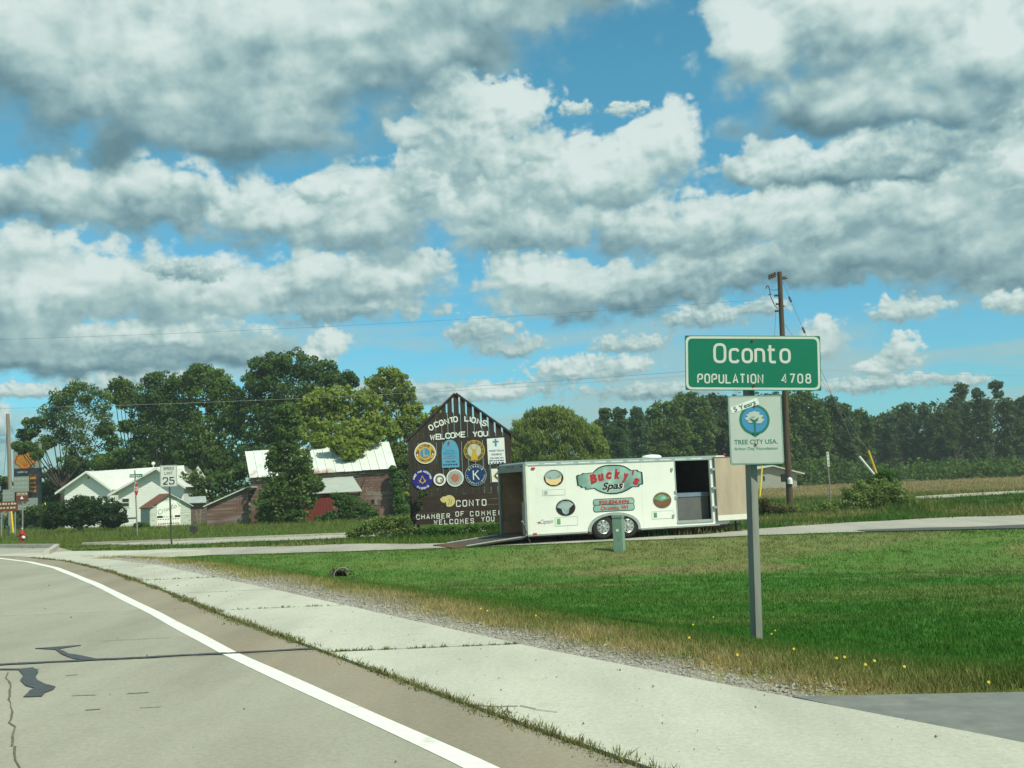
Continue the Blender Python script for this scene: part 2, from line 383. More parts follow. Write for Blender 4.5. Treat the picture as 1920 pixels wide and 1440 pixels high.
def letters(mb,pl,txt,u,v,h,th=.14,R=.25,seg=4,wid=1.,adv=None,o=.004,m=None,shear=0,align='l',ang=0):
    adv=(GW+.26) if adv is None else adv
    cw=lambda c:.16 if c=='I' else GW
    tot=sum((adv-GW+cw(c)) for c in txt)*h*wid-(adv-GW)*h*wid
    if align=='c': u=u-tot/2
    for ch in txt:
        k=0
        if ch=='I' and len(txt)>1: u-=(GW-.16)/2*h*wid
        for kind,pts in glyph(ch):
            k+=1
            ins=th/2
            q=[(min(max(x,ins if 1 else x),GW-ins) if 0 else x,ins+y*(1-2*ins)) for x,y in pts]
            q=rpath(q,kind=='c',R if kind in 'cr' else 0,seg)
            q=[(u+(x*wid+shear*y)*h,v+y*h) for x,y in q]
            stroke(mb,pl,q,th*h,kind=='c',o+.0004*k,m)
        u+=(adv-((GW-.16)/2 if ch=='I' else 0))*h*wid
_fc={}
def fontmesh(txt,shear=0,offset=0,sp=1.):
    key=(txt,shear,offset,sp)
    if key not in _fc:
        cu=bpy.data.curves.new('txt','FONT'); cu.body=txt; cu.size=1; cu.shear=shear; cu.offset=offset; cu.resolution_u=3; cu.space_character=sp; cu.align_x='CENTER'
        ob=bpy.data.objects.new('txt',cu); COL.objects.link(ob); dg=bpy.context.evaluated_depsgraph_get(); me=ob.evaluated_get(dg).to_mesh()
        vs=[(v.co.x,v.co.y) for v in me.vertices]; fs=[tuple(p.vertices) for p in me.polygons]
        ob.evaluated_get(dg).to_mesh_clear(); bpy.data.objects.remove(ob); bpy.data.curves.remove(cu); _fc[key]=(vs,fs)
    return _fc[key]
def ftext(mb,pl,txt,u,v,size,o=.004,m=None,shear=0,offset=0,sp=1.,warp=None,width=None):
    vs,fs=fontmesh(txt,shear,offset,sp); kx=size
    if width: 
        xs=[a for a,b in vs]; kx=width/(max(xs)-min(xs))
    out=[]
    for a,b in vs:
        a*=kx;b*=size
        if warp: a,b=warp(a,b)
        out.append(pl.W(u+a,v+b,o))
    mb.add(out,fs,m)
def arc_text(mb,pl,txt,cu,cv,r,a0,a1,h,th=.17,flip=False,o=.008,m=None):
    n=len(txt)
    for i,ch in enumerate(txt):
        a=math.radians(a0+(a1-a0)*(i/(n-1) if n>1 else .5)); x=cu+r*math.cos(a); y=cv+r*math.sin(a)
        s=pl.sub(x,y,a+(math.pi/2 if flip else -math.pi/2)); letters(mb,s,ch,-GW*h/2,-h/2,h,th,.2,2,o=o,m=m)
def dashes(mb,pl,u0,u1,v,h,n,o=.004,m=None,seed=1):
    r=random.Random(seed); x=u0; L=(u1-u0)/n
    for i in range(n):
        w=L*r.uniform(.55,.8); mb.flat(pl,[(x,v),(x+w,v),(x+w,v+h*r.uniform(.7,1)),(x,v+h*r.uniform(.7,1))],o,m); x+=L
def circ(cu,cv,r,n=32,ry=None,a0=0,a1=360):
    ry=r if ry is None else ry
    full=a1-a0>=360
    return [(cu+r*math.cos(math.radians(a0+(a1-a0)*i/(n if full else n-1))),cv+ry*math.sin(math.radians(a0+(a1-a0)*i/(n if full else n-1)))) for i in range(n)]
def rrect(u0,u1,v0,v1,r,seg=5): return rpath([(u0,v0),(u1,v0),(u1,v1),(u0,v1)],True,r,seg)
# ------------------------------------------------ ground
def interp(x,xs,ys): return np.interp(x,xs,ys)
SY=np.array([-60,-12,5.57,6.49,9.48,11.67,15.35,18.59,23.76,27.48,29.4,33,36.2,38.4,40,42]); SX=np.array([36,12.6,2.62,2.02,.09,-1.19,-3.28,-5.21,-8.25,-10.95,-13.08,-14.3,-16.1,-19.3,-32,-60])
JY=np.array([-60,-12,5.38,6.94,9.79,12.99,17.29,22.67,27.2,30.5,33]); JX=np.array([34,9.7,.6,-.3,-1.9,-3.71,-6.0,-9.03,-11.9,-14.6,-17.2])
WY=np.array([-60,-12,5.51,7.3,9.86,13.63,18.97,24.37,27.5,30.54,33]); WX=np.array([33,8.9,-.24,-1.28,-2.77,-4.8,-7.75,-10.9,-13,-15.4,-17.8])
xs_=lambda y:interp(y,SY,SX); xj_=lambda y:interp(y,JY,JX); xw_=lambda y:interp(y,WY,WX)
NXx=np.array([-15,-8.9,-3.9,.4,3.2,6.6,9.3,13.2,30,80]); NXy=np.array([33.1,30.6,29.4,29.1,29.1,29.1,28.7,27.1,20,-2])
FXx=np.array([-16.2,-10.6,-4.4,-1,.5,6,7.6,11.5,17,40,80]); FXy=np.array([36,35.2,33.3,31.6,30.9,31.2,33,34.2,34.6,28,10])
def sst_(a,b,x):
    t=np.clip((x-a)/(b-a),0,1); return t*t*(3-2*t)
def gz(x,y):
    x=np.asarray(x,float); y=np.asarray(y,float)
    d1=(x-xs_(y))*.85; d1=np.where(y>42,60,d1); d2=np.interp(x,NXx,NXy)-y
    e=sst_(.6,5,d1)*sst_(.3,6,d2)*sst_(6.6,9.5,y)*.62
    t=np.clip(d1,0,None)/(np.clip(d1,0,None)+np.clip(d2,0.01,None)); base=-.2*sst_(0,1,t)
    z=base-e-.03*sst_(.6,.0,d1)
    zl=-.2-.22*sst_(38,60,y); zr=-.2+.2*sst_(36,48,y); k=sst_(7,15,x)
    zb=zl*(1-k)+zr*k
    z=np.where(d2<0,zb,z)
    z=np.where((d1<0),-.03+ (zb-(-.03))*sst_(36.5,46,y)*(x<-10),z)
    z=z+(fbm(x*.35,y*.35,3)-.5)*.10*sst_(1.,3,d1)*sst_(.5,2,np.abs(d2))*sst_(7,9,y)
    z=z-.06*sst_(7.3,6.9,y)*sst_(1.2,2.,x)
    return z
def gzf(x,y): return float(gz(x,y))
def tint(x,y):
    """what grows or lies there: linear base colour"""
    x=np.asarray(x,float); y=np.asarray(y,float); sh=x.shape
    d1=(x-xs_(y))*.85; d1=np.where(y>42,60,d1); d2=np.interp(x,NXx,NXy)-y
    C=lambda r,g,b:np.stack([np.full(sh,r),np.full(sh,g),np.full(sh,b)],-1)
    lush=C(.044,.145,.018); mid=C(.115,.170,.042); brown=C(.170,.155,.068); dry=C(.27,.235,.11); grav=C(.27,.26,.22); tan=C(.33,.27,.15); weed=C(.055,.125,.022); yel=C(.13,.165,.04)
    n=fbm(x*.5,y*.5,4); n2=fbm(x*.16+9,y*.16,4); n3=fbm(x*.9+3,y*2.6,4)
    mow=fbm(x*.10+2,(y+x*.18)*.75,4)
    L=lambda a,b,t:a+(b-a)*np.clip(t,0,1)[...,None]
    c=L(lush,mid,sst_(.50,.68,mow)*.75+.3*(n-.35)+.22*sst_(.5,.6,fbm(x*.05,(y+x*.18)*2.4,2)))
    c=L(c,brown,sst_(8.5,4.5,d2)*sst_(.42,.62,fbm(x*.22,y*.9,4))*sst_(-6,3,x)*.9)
    c=L(c,mid,sst_(7,1,d2)*.5)
    edge=d1+(n-.5)*1.6
    c=L(c,yel,sst_(2.9,1.5,edge)*.75); c=L(c,dry,sst_(1.35,.75,edge)*sst_(.25,.5,n3)); c=L(c,grav,sst_(.60,.4,edge)*(y<31))
    # beyond the lane
    b=L(weed,yel,sst_(.45,.65,n)*.8); b=L(b,dry,sst_(.55,.72,fbm(x*.3+20,y*.8,4))*.55)
    lw=L(yel*.95,mid,sst_(.4,.6,n2)); b=L(b,lw,sst_(39,42,y)*(x<3))
    fld=L(tan,dry,sst_(.4,.6,n3)); b=L(b,fld,sst_(56,64,y-(fbm(x*.1,y*.1,3)-.5)*14)*sst_(6,14,x))
    c=np.where((d2<0)[...,None]|((d1<0)&(y>36))[...,None],b,c)
    c=np.where((y>170)[...,None],tan*.6,c)
    return c*(.88+.24*fbm(x*3.1,y*3.1,3))[...,None]
def axis(lo,hi,a,b,st,gr=1.16):
    v=list(np.arange(a,b+st/2,st)); s=st; x=b
    while x<hi: s*=gr; x+=s; v.append(min(x,hi))
    s=st; x=a
    while x>lo: s*=gr; x-=s; v.insert(0,max(x,lo))
    return np.array(v)
def attr_col(me,name,dom,arr):
    at=me.attributes.new(name,'FLOAT_COLOR',dom); full=np.ones((len(arr),4),np.float32); full[:,:3]=arr; at.data.foreach_set('color',full.ravel())
def grass_mat(name,ground=False):
    m,t,b=newmat(name); a=mnode(t,'ShaderNodeAttribute',attribute_name='tint'); b.inputs['Roughness'].default_value=.85 if ground else .6; b.inputs['Specular IOR Level'].default_value=.12
    if ground:
        n=noise_tex(t,9,9,.75); f=ramp(t,n,[(.3,(.62,.62,.6)),(.7,(1.4,1.4,1.4))]); t.links.new(mulc(t,a.outputs[0],f),b.inputs['Base Color'])
        bp=mnode(t,'ShaderNodeBump'); bp.inputs['Strength'].default_value=.5; bp.inputs['Distance'].default_value=.04; t.links.new(n,bp.inputs['Height']); t.links.new(bp.outputs[0],b.inputs['Normal'])
    else:
        t.links.new(a.outputs[0],b.inputs['Base Color'])
        tr=mnode(t,'ShaderNodeBsdfTranslucent'); t.links.new(mulc(t,a.outputs[0],(1.1,1.15,.7)),tr.inputs[0])
        ms=mnode(t,'ShaderNodeMixShader'); ms.inputs[0].default_value=.3; t.links.new(b.outputs[0],ms.inputs[1]); t.links.new(tr.outputs[0],ms.inputs[2]); t.links.new(ms.outputs[0],t.nodes['Material Output'].inputs[0])
    return m
M_ground=grass_mat('ground_cover',True); M_blade=grass_mat('grass_blades')
ax=axis(-1100,1100,-24,22,.3); ay=axis(-60,1500,3,60,.3,1.12)
GX,GY=np.meshgrid(ax,ay); gx=GX.ravel(); gy=GY.ravel(); gzv=gz(gx,gy)
nx=len(ax); ny=len(ay); ii=(np.arange(ny-1)[:,None]*nx+np.arange(nx-1)[None]).ravel()
faces=np.stack([ii,ii+1,ii+nx+1,ii+nx],1)
def npmesh(name,V,Fc,mat_,parent=None,kind=None,smooth=False):
    me=bpy.data.meshes.new(name); k=Fc.shape[1]; me.vertices.add(len(V)); me.vertices.foreach_set('co',np.asarray(V,np.float32).ravel())
    me.loops.add(Fc.size); me.loops.foreach_set('vertex_index',Fc.astype(np.int32).ravel()); me.polygons.add(len(Fc)); me.polygons.foreach_set('loop_start',np.arange(0,Fc.size,k,dtype=np.int32))
    me.polygons.foreach_set('use_smooth',np.full(len(Fc),smooth)); me.update(calc_edges=True); me.materials.append(mat_)
    o=bpy.data.objects.new(name,me); COL.objects.link(o)
    if parent: o.parent=parent
    if kind: o['kind']=kind
    return o
g=npmesh('ground',np.stack([gx,gy,gzv],1),faces,M_ground,kind='structure',smooth=True); attr_col(g.data,'tint','POINT',tint(gx,gy))
# ---- concrete
def concrete(name,c,stain,sc=1.,red=None):
    m,t,b=newmat(name); b.inputs['Roughness'].default_value=.9; b.inputs['Specular IOR Level'].default_value=.15
    n1=noise_tex(t,.7*sc,6,.6,(1,.35,1)); n2=noise_tex(t,26,8,.8); n3=noise_tex(t,160,3,.7); n4=noise_tex(t,3.1,8,.72)
    col=ramp(t,n1,[(.33,tuple(v*.86 for v in c)),(.5,c),(.68,tuple(v*1.08 for v in c))])
    col=mulc(t,col,ramp(t,n2,[(.3,(.76,.76,.75)),(.62,(1.07,1.07,1.07))])); col=mulc(t,col,ramp(t,n3,[(.33,(.60,.60,.60)),(.43,(1,1,1)),(.7,(1.04,1.04,1.04))]))
    col=mulc(t,col,stain,'MIX',ramp(t,n4,[(.53,(0,0,0)),(.72,(.75,.75,.75))]))
    if red:  # rusty streaks near the edge joint
        n5=noise_tex(t,2.4,7,.7,(1,.3,1)); col=mulc(t,col,red,'MIX',ramp(t,n5,[(.52,(0,0,0)),(.72,(.5,.5,.5))]))
    oi=mnode(t,'ShaderNodeObjectInfo'); col=mulc(t,col,ramp(t,oi.outputs['Random'],[(0,(.93,.93,.935)),(1,(1.04,1.035,1.02))])); n9=noise_tex(t,.9,3,.5,(1.,.12,1),.3); col=mulc(t,col,ramp(t,n9,[(.35,(.91,.91,.90)),(.6,(1.03,1.03,1.03))]))
    t.links.new(col,b.inputs['Base Color']); bp=mnode(t,'ShaderNodeBump'); bp.inputs['Strength'].default_value=.35; bp.inputs['Distance'].default_value=.006
    t.links.new(n2,bp.inputs['Height']); t.links.new(bp.outputs[0],b.inputs['Normal']); return m
M_road=concrete('road_concrete',(.335,.328,.268),(.265,.26,.21)); M_lane=concrete('edge_concrete',(.290,.262,.200),(.25,.21,.16),red=(.34,.22,.14))
M_should=concrete('shoulder_concrete',(.49,.495,.42),(.40,.40,.33)); M_path=concrete('lane_concrete',(.39,.38,.325),(.28,.27,.22))
M_white=mat('road_paint',(.74,.74,.68),.6,.08,14,var2=((.55,.55,.48),4,.60)); M_tar=mat('tar',(.055,.062,.066),.5,.2,8)
M_asph=mat('asphalt',(.17,.18,.165),.85,.16,5,bump=.3,var2=((.24,.24,.215),1.6,.58),detail=9); M_kerb=mat('kerb_concrete',(.42,.40,.33),.85,.12,4)
def strip_slab(name,ya,yb,fl,fr,top,m,parent,thick=.16,step=.5):
    n=max(2,int((yb-ya)/step)+1); ys=np.linspace(ya,yb,n); mb=MB()
    for i in range(n-1):
        a,b=ys[i],ys[i+1]; q=[(float(fl(a)),a),(float(fr(a)),a),(float(fr(b)),b),(float(fl(b)),b)]
        mb.hexa([(x,y,top-thick) for x,y in q]+[(x,y,top) for x,y in q])
    return mb.build(name,m,parent)
road=thing('road',None,None,(0,0,0)); road['kind']='structure'
JT=[-12,-7.6,-3.2,1.0,5.3,9.76,14.1,18.4,22.8,27.2,33]
lane1=lambda y:xj_(y)-.03; 
def off(f,k): return lambda y:f(y)-k
for i in range(len(JT)-1):
    a,b=JT[i]+.012,JT[i+1]-.012
    strip_slab('slab',a,b,off(xw_,-.05),lane1,0,M_lane,road)
    strip_slab('slab',a,b,off(xw_,3.3),off(xw_,-.035),0,M_road,road)
    strip_slab('slab',a,b,off(xw_,7.6),off(xw_,3.315),0,M_road,road); strip_slab('slab',a,b,off(xw_,12.),off(xw_,7.615),0,M_road,road)
strip_slab('edge_line',-12,32.4,lambda y:xw_(y)-.088-.02*np.sin(y*1.7)*.3,lambda y:xw_(y)+.082+.012*np.sin(y*2.3+1)*.3,.004,M_white,road,.003,.3)
XG=lambda x,y,k=0:(float(gx0),0)
def ground_px(px,py,z=0.):
    d=ray(px,py); t=(z-EYE)/d.z; p=CAM+d*t; return (p.x,p.y)
PG=Plane((0,0,0),(1,0,0),(0,1,0))
rnd=random.Random(3)
def tar_line(pts,w0,name='tar_seal'):
    mb=MB(); q=[ground_px(*p) for p in pts]; out=[]
    for i in range(len(q)-1):
        L=math.hypot(q[i+1][0]-q[i][0],q[i+1][1]-q[i][1]); k=max(1,int(L/.12))
        for j in range(k):
            t=j/k; out.append((q[i][0]*(1-t)+q[i+1][0]*t+rnd.uniform(-.012,.012),q[i][1]*(1-t)+q[i+1][1]*t+rnd.uniform(-.012,.012)))
    out.append(q[-1]); n=len(out)
    for i in range(n-1): stroke(mb,PG,[out[i],out[i+1]],w0*rnd.uniform(.75,1.25),o=.0085+.0003*(i%3))
    return mb.build(name,M_tar,road)
tar_line([(-60,1250),(60,1244),(200,1237),(420,1226),(590,1217)],.075)
tar_line([(0,1256),(70,1257)],.05)
def tar_poly(pts):
    mb=MB(); mb.prism(PG,[ground_px(*p) for p in pts],.001,.0105); mb.build('tar_seal',M_tar,road)
tar_poly([(66,1217),(152,1211),(108,1218),(120,1222),(128,1227),(150,1230),(182,1237),(160,1240),(134,1235),(116,1228),(104,1219)])
tar_poly([(34,1256),(62,1253),(72,1261),(66,1270),(70,1277),(84,1284),(104,1289),(100,1294),(84,1300),(78,1307),(44,1308),(52,1301),(56,1296),(66,1292),(48,1287),(38,1277),(44,1268)])
def crack(pts,w,m=None,name='crack'):
    mb=MB(); q=[ground_px(*p) for p in pts]
    for i in range(len(q)-1):
        L=math.hypot(q[i+1][0]-q[i][0],q[i+1][1]-q[i][1]); k=max(1,int(L/.15)); pr=q[i]
        for j in range(1,k+1):
            t=j/k; nx_=(q[i][0]*(1-t)+q[i+1][0]*t+rnd.uniform(-.02,.02),q[i][1]*(1-t)+q[i+1][1]*t+rnd.uniform(-.01,.01)); stroke(mb,PG,[pr,nx_],w*rnd.uniform(.5,1.4),o=.0055+.0003*(j%3)); pr=nx_
    return mb.build(name,m or M_crack,road)
M_crack=mat('crack_dirt',(.13,.12,.09),.9,.3,20)
crack([(15,1262),(18,1300),(22,1340),(28,1400),(36,1440)],.012); crack([(190,1203),(240,1200),(318,1196)],.014)
M_skid=mat('gouge',(.235,.235,.20),.8,.35,30)
for (x0,x1,y) in [(135,184,1305),(238,282,1301),(160,192,1332),(262,300,1328),(124,150,1267),(176,208,1075+40)]: crack([(x0,y),(x1,y-2)],.02,M_skid,'gouge')
# shoulder slabs
shoulder=thing('shoulder',None,None,(0,0,0)); shoulder['kind']='structure'
ST=[-12,-6,-1.6,2.2,5.0,9.70,12.95+.7,16.4,19.4,24.2,28.6]
for i in range(len(ST)-1):
    a,b=ST[i]+.02,ST[i+1]-.02; strip_slab('slab',a,b,off(xj_,-.035),xs_,.0+.003*(i%2),M_should,shoulder,.18,.35)
mb=MB(); q=[(-11.7,28.62),(-8.9,24.6),(-8.4,25.2),(-8.9,30.6),(-14.6,33.2),(-17.4,33.2),(-16.4,31.3),(-14.2,29.4)]
q=[(-11.95,28.62),(-12.1,28.62),(-11.6,28.65),(-9.3,30.5),(-14.3,33.1),(-17.4,33.0),(-14.75,30.6)]
mb.prism(PG,[(-13.05,28.64),(-11.9,28.64),(-9.0,30.2),(-14.3,33.1),(-17.1,32.9),(-14.6,30.6)],-.15,.0); mb.build('slab',M_should,shoulder)
mb=MB(); mb.prism(PG,[(-17.0,33.02),(-14.3,33.15),(-16.0,36.1),(-19.1,38.25),(-32,39.9),(-60,41.9),(-60,33.02)],-.15,-.004); o=mb.build('cross_street',M_path,None,'structure')
# kerb along the far side of the junction
def kerb(pts,h,w,name='kerb',zb=None):
    mb=MB()
    for i in range(len(pts)-1):
        a=Vector((*pts[i],0));b=Vector((*pts[i+1],0)); d=(b-a).normalized(); n=Vector((-d.y,d.x,0))*w; z0=(gzf(*pts[i]) if zb is None else zb); z1=(gzf(*pts[i+1]) if zb is None else zb)
        mb.hexa([(a.x,a.y,z0-.2),(b.x,b.y,z1-.2),(b.x+n.x,b.y+n.y,z1-.2),(a.x+n.x,a.y+n.y,z0-.2),(a.x,a.y,z0+h),(b.x,b.y,z1+h),(b.x+n.x,b.y+n.y,z1+h),(a.x+n.x,a.y+n.y,z0+h)])
    return mb.build(name,M_kerb,None,'structure')
kerb([(-14.2,31.3),(-14.9,33.2),(-16.1,36.25),(-19.2,38.45),(-32,40.05),(-60,42.05)][::-1],.13,-.16,zb=0)
M_asph2=mat('dark_asphalt',(.075,.08,.075),.85,.16,5,bump=.3)
# lane on which the trailer stands, draped on the ground
def drape(name,xa,xb,fa,fb,m,dz=.02,st=.5,nr=5):
    xs=np.arange(xa,xb+.01,st); V=[];Fc=[]; 
    for x in xs:
        for j in range(nr):
            y=fa(x)+(fb(x)-fa(x))*j/(nr-1)+(0 if 0<j<nr-1 else (float(NZ(np.array([x*1.7]),np.array([j*3.1]))[0])-.5)*.22); V.append((x,y,gzf(x,y)+dz))
    for i in range(len(xs)-1):
        for j in range(nr-1): Fc.append((i*nr+j,(i+1)*nr+j,(i+1)*nr+j+1,i*nr+j+1))
    return npmesh(name,np.array(V),np.array(Fc),m,kind='structure')
drape('lane',-14.6,60,lambda x:float(np.interp(x,NXx,NXy)),lambda x:float(np.interp(x,FXx,FXy)),M_path)
drape('lane_asphalt',9.6,60,lambda x:float(np.interp(x,NXx,NXy))-.05,lambda x:float(np.interp(x,NXx,NXy))+min(3.4,.9+(x-9.6)*.32),M_asph2,.03)
# the apron at the right and the back street
mb=MB(); mb.prism(PG,[(1.77,6.97),(14,5.6),(24,-2),(6.93,-2),(2.63,5.57),(2.04,6.49)],-.15,-.006); mb.build('driveway',M_asph,None,'structure')
drape('side_street',-19,-1,lambda x:float(np.interp(x,[-19,-17,-12.4,-6.6,-1],[43.6,42.2,38.7,38.7,39.1])),lambda x:float(np.interp(x,[-19,-12.6,-7,-1],[44.9,42.7,42.1,42.4])),M_path)
kerb([(-19,44.95),(-12.6,42.75),(-7,42.15)],.10,.18)
drape('side_street',17,46,lambda x:50.6+(x-20.6)*.53-.2,lambda x:52.9+(x-20.6)*.53,M_path)
kerb([(19.5,52.6),(24,55.0),(28.6,57.4)],.10,.2)
# ---- grasses: blades drawn more densely near the viewer
def blades(name,n,region,hgt,wid,ymax,ymin=6.,lean=.35,colf=None,power=1.6,xl=(-40,60),per=9,spread=.09,label=None,seed=1):
    r=np.random.RandomState(seed); out=[]; tot=0
    while tot<n:
        k=n*3; u=r.rand(k); p=1-power
        y=(ymin**p+u*(ymax**p-ymin**p))**(1/p); hw=.53*y+1.5; x=(r.rand(k)*2-1)*hw
        w=region(x,y); keep=r.rand(k)<w; x=x[keep];y=y[keep]; out.append(np.stack([x,y],1)); tot+=len(x)
        if len(out)>30: break
    C=np.concatenate(out)[:n]; n=len(C)
    X=np.repeat(C[:,0],per); Y=np.repeat(C[:,1],per); D=np.repeat(C[:,1],per); sc=(D/14)**.35; sp=spread*sc
    X=X+r.randn(n*per)*sp; Y=Y+r.randn(n*per)*sp; Z=gz(X,Y); k=n*per
    h=hgt(X,Y)*(.5+.7*r.rand(k))*np.repeat(.6+.8*r.rand(n),per); a=r.rand(k)*2*np.pi; w=wid*sc*(.6+.8*r.rand(k))
    dx=np.cos(a)*w;dy=np.sin(a)*w; lx=r.randn(k)*lean*h; ly=r.randn(k)*lean*h
    V=np.empty((k,3,3),np.float32); V[:,0]=np.stack([X-dx,Y-dy,Z-.01],1); V[:,1]=np.stack([X+dx,Y+dy,Z-.01],1); V[:,2]=np.stack([X+lx,Y+ly,Z+h],1)
    o=npmesh(name,V.reshape(-1,3),np.arange(k*3).reshape(-1,3),M_blade,kind='stuff')
    c=(tint(X,Y) if colf is None else colf(X,Y,r))*(.75+.6*r.rand(k))[:,None]*np.repeat(.8+.4*r.rand(n),per)[:,None]
    c[:,0]*=1+.25*r.randn(k)*.5
    attr_col(o.data,'tint','FACE',np.clip(c,.005,.8)); return o
def d12(x,y):
    d1=(x-xs_(y))*.85; return np.where(y>42,60,d1),np.interp(x,NXx,NXy)-y
def r_lawn(x,y):
    d1,d2=d12(x,y); return ((d1>.75+.5*(fbm(x*2,y*2,2)-.5))&(d2>.05)&((y>7.05)|(x<1.6))).astype(float)*np.clip((d1-.4)/1.,.25,1)
blades('lawn_grass',30000,r_lawn,lambda x,y:np.full(x.shape,.052)+.008*(d12(x,y)[0]<2),.0075,30,6.5,seed=2,per=10)
def r_verge(x,y):
    d1,d2=d12(x,y); return ((d1>.3)&(d1<1.7)&(d2>0)&((y>7.0)|(x<1.5))).astype(float)*np.exp(-((d1-.9)/.45)**2)
blades('dry_verge_grass',6000,r_verge,lambda x,y:np.full(x.shape,.055),.005,30,6.2,.5,seed=3,colf=lambda x,y,r:tint(x,y)*.6+np.array([.40,.32,.15])*.45)
def r_back(x,y):
    d1,d2=d12(x,y); fy=np.interp(x,FXx,FXy); ss=((x>-19)&(x<-1)&(y>np.interp(x,[-19,-17,-12.4,-6.6,-1],[43.6,42.2,38.7,38.7,39.1]))&(y<np.interp(x,[-19,-12.6,-7,-1],[45.1,42.9,42.3,42.5])))
    ss2=(x>17)&(x<46)&(y>50.3+(x-20.6)*.53)&(y<53.2+(x-20.6)*.53)
    ok=(y>fy+.1)&(~ss)&(~ss2)&((x>-14.3)|(y>37)); ok&=~((x<-13.8)&(d1<.2)&(y<42.1)&(y>30))
    ok&=(d2<0)|(x<-14.5)
    return ok.astype(float)
blades('rough_grass',26000,r_back,lambda x,y:.13+.16*sst_(.45,.7,fbm(x*.3,y*.3,3))*(y<50)*(x>-1)-.05*((x<0)&(y>37)&(y<46))+.10*(y>55),.013,95,30,.35,power=1.5,seed=4,per=9,spread=.16)
def r_field(x,y): return ((x>10)&(y>58)).astype(float)
blades('field_grass',14000,r_field,lambda x,y:np.full(x.shape,.20),.03,190,58,.3,power=1.7,seed=5,per=8,spread=.35)
# weeds rooted in the joints of the pavement
def joint_weeds(name,n,ptf,h,seed,col,spread=.02):
    r=np.random.RandomState(seed); X=[];Y=[]
    for i in range(n):
        x,y,s=ptf(r); X.append(x+r.randn(7)*spread*s);Y.append(y+r.randn(7)*spread*s)
    X=np.concatenate(X);Y=np.concatenate(Y);k=len(X); hh=h*(.3+r.rand(k))*np.repeat(.5+r.rand(n)**2*1.6,7); a=r.rand(k)*6.28; w=.0045*(1+Y/12)*(.6+.8*r.rand(k))
    dx=np.cos(a)*w;dy=np.sin(a)*w; V=np.empty((k,3,3),np.float32); V[:,0]=np.stack([X-dx,Y-dy,X*0-.02],1);V[:,1]=np.stack([X+dx,Y+dy,X*0-.02],1);V[:,2]=np.stack([X+r.randn(k)*hh*.7,Y+r.randn(k)*hh*.7,hh],1)
    o=npmesh(name,V.reshape(-1,3),np.arange(k*3).reshape(-1,3),M_blade,kind='stuff'); c=np.array(col)[None]*(.6+.9*r.rand(k,1)); attr_col(o.data,'tint','FACE',c)
def pj(r):
    while 1:
        y=5+25*r.rand()**1.25
        if r.rand()<.35+.65*(NZ(np.array([y*1.3]),np.array([4.]))[0]>.42): break
    return float(xj_(y)),y,1+2*(NZ(np.array([y*2.3]),np.array([8.]))[0])
joint_weeds('joint_weeds',1900,pj,.026,6,(.15,.155,.06))
def pt(js,j0,p):
    def f(r):
        y=js[r.randint(len(js))]; t=r.rand()
        return float(xj_(y)*(1-t)+xs_(y)*t),y+.02*r.randn()*.4,.6
    return f
joint_weeds('joint_weeds',220,pt([9.70,9.70,13.65,19.4],0,0),.018,7,(.11,.14,.045),.015)
# ---- gravel along the shoulder
r=np.random.RandomState(8); n=9000; y=5.8+22*r.rand(n*2)**1.5; d=.02+np.abs(r.randn(n*2))*.21*(1+.6*(fbm(y*.7,y*0+3,3)-.5)*2); x=xs_(y)+d/.85; k=(d<1.15)&~((y<6.98)&(x>1.95)); x=x[k][:n];y=y[k][:n];n=len(x)
s=(.005+.012*r.rand(n)**2)*(1+y/25); zz=gz(x,y); O=np.array([[1,0,0],[0,1,0],[-1,0,0],[0,-1,0],[0,0,.75],[0,0,-.6]]); j=1+.35*r.randn(n,6,1)*.6
th=r.rand(n)*6.28; R=np.zeros((n,3,3)); R[:,0,0]=np.cos(th);R[:,0,1]=-np.sin(th);R[:,1,0]=np.sin(th);R[:,1,1]=np.cos(th);R[:,2,2]=1
V=np.einsum('nij,nkj->nki',R,O[None]*j)*s[:,None,None]+np.stack([x,y,zz+s*.3],1)[:,None]
T=np.array([(0,1,4),(1,2,4),(2,3,4),(3,0,4),(1,0,5),(2,1,5),(3,2,5),(0,3,5)]); Fc=(T[None]+np.arange(n)[:,None,None]*6).reshape(-1,3)
o=npmesh('gravel',V.reshape(-1,3),Fc,M_blade,kind='stuff'); m_gravel,t_,b_=newmat('gravel_stone'); a_=mnode(t_,'ShaderNodeAttribute',attribute_name='tint'); t_.links.new(a_.outputs[0],b_.inputs['Base Color']); b_.inputs['Roughness'].default_value=.9
o.data.materials[0]=m_gravel; c=np.repeat((np.array([.30,.29,.25])[None]*(.75+.35*r.rand(n,1))),8,axis=0); attr_col(o.data,'tint','FACE',np.clip(c,0,.6))
crack([(880,1322),(930,1326),(975,1324),(1000,1331),(1040,1337)],.012); crack([(1240,1190+20),(1230,1222)],.008)
r=np.random.RandomState(21); n=260; y=5.6+19*r.rand(n)**1.6; u=r.rand(n); x=np.where(r.rand(n)<.75,xj_(y)+(xs_(y)-xj_(y))*u,xj_(y)-5*u); s=(.0022+.0045*r.rand(n)**3)*(1+y/12)
V=np.einsum('nij,nkj->nki',np.stack([np.stack([np.cos(r.rand(n)*6),r.rand(n)*.2,0*s],1),np.stack([-r.rand(n)*.6,1+r.rand(n)*.9,0*s],1),np.stack([0*s,0*s,1+0*s],1)],1),O[None]*(1+.4*r.randn(n,6,1)*.6))*s[:,None,None]+np.stack([x,y,.004+s*.3],1)[:,None]
o=npmesh('pebbles',V.reshape(-1,3),(T[None]+np.arange(n)[:,None,None]*6).reshape(-1,3),m_gravel,kind='stuff'); attr_col(o.data,'tint','FACE',np.repeat(np.array([.10,.095,.08])[None]*(.4+1.3*r.rand(n,1)),8,axis=0))
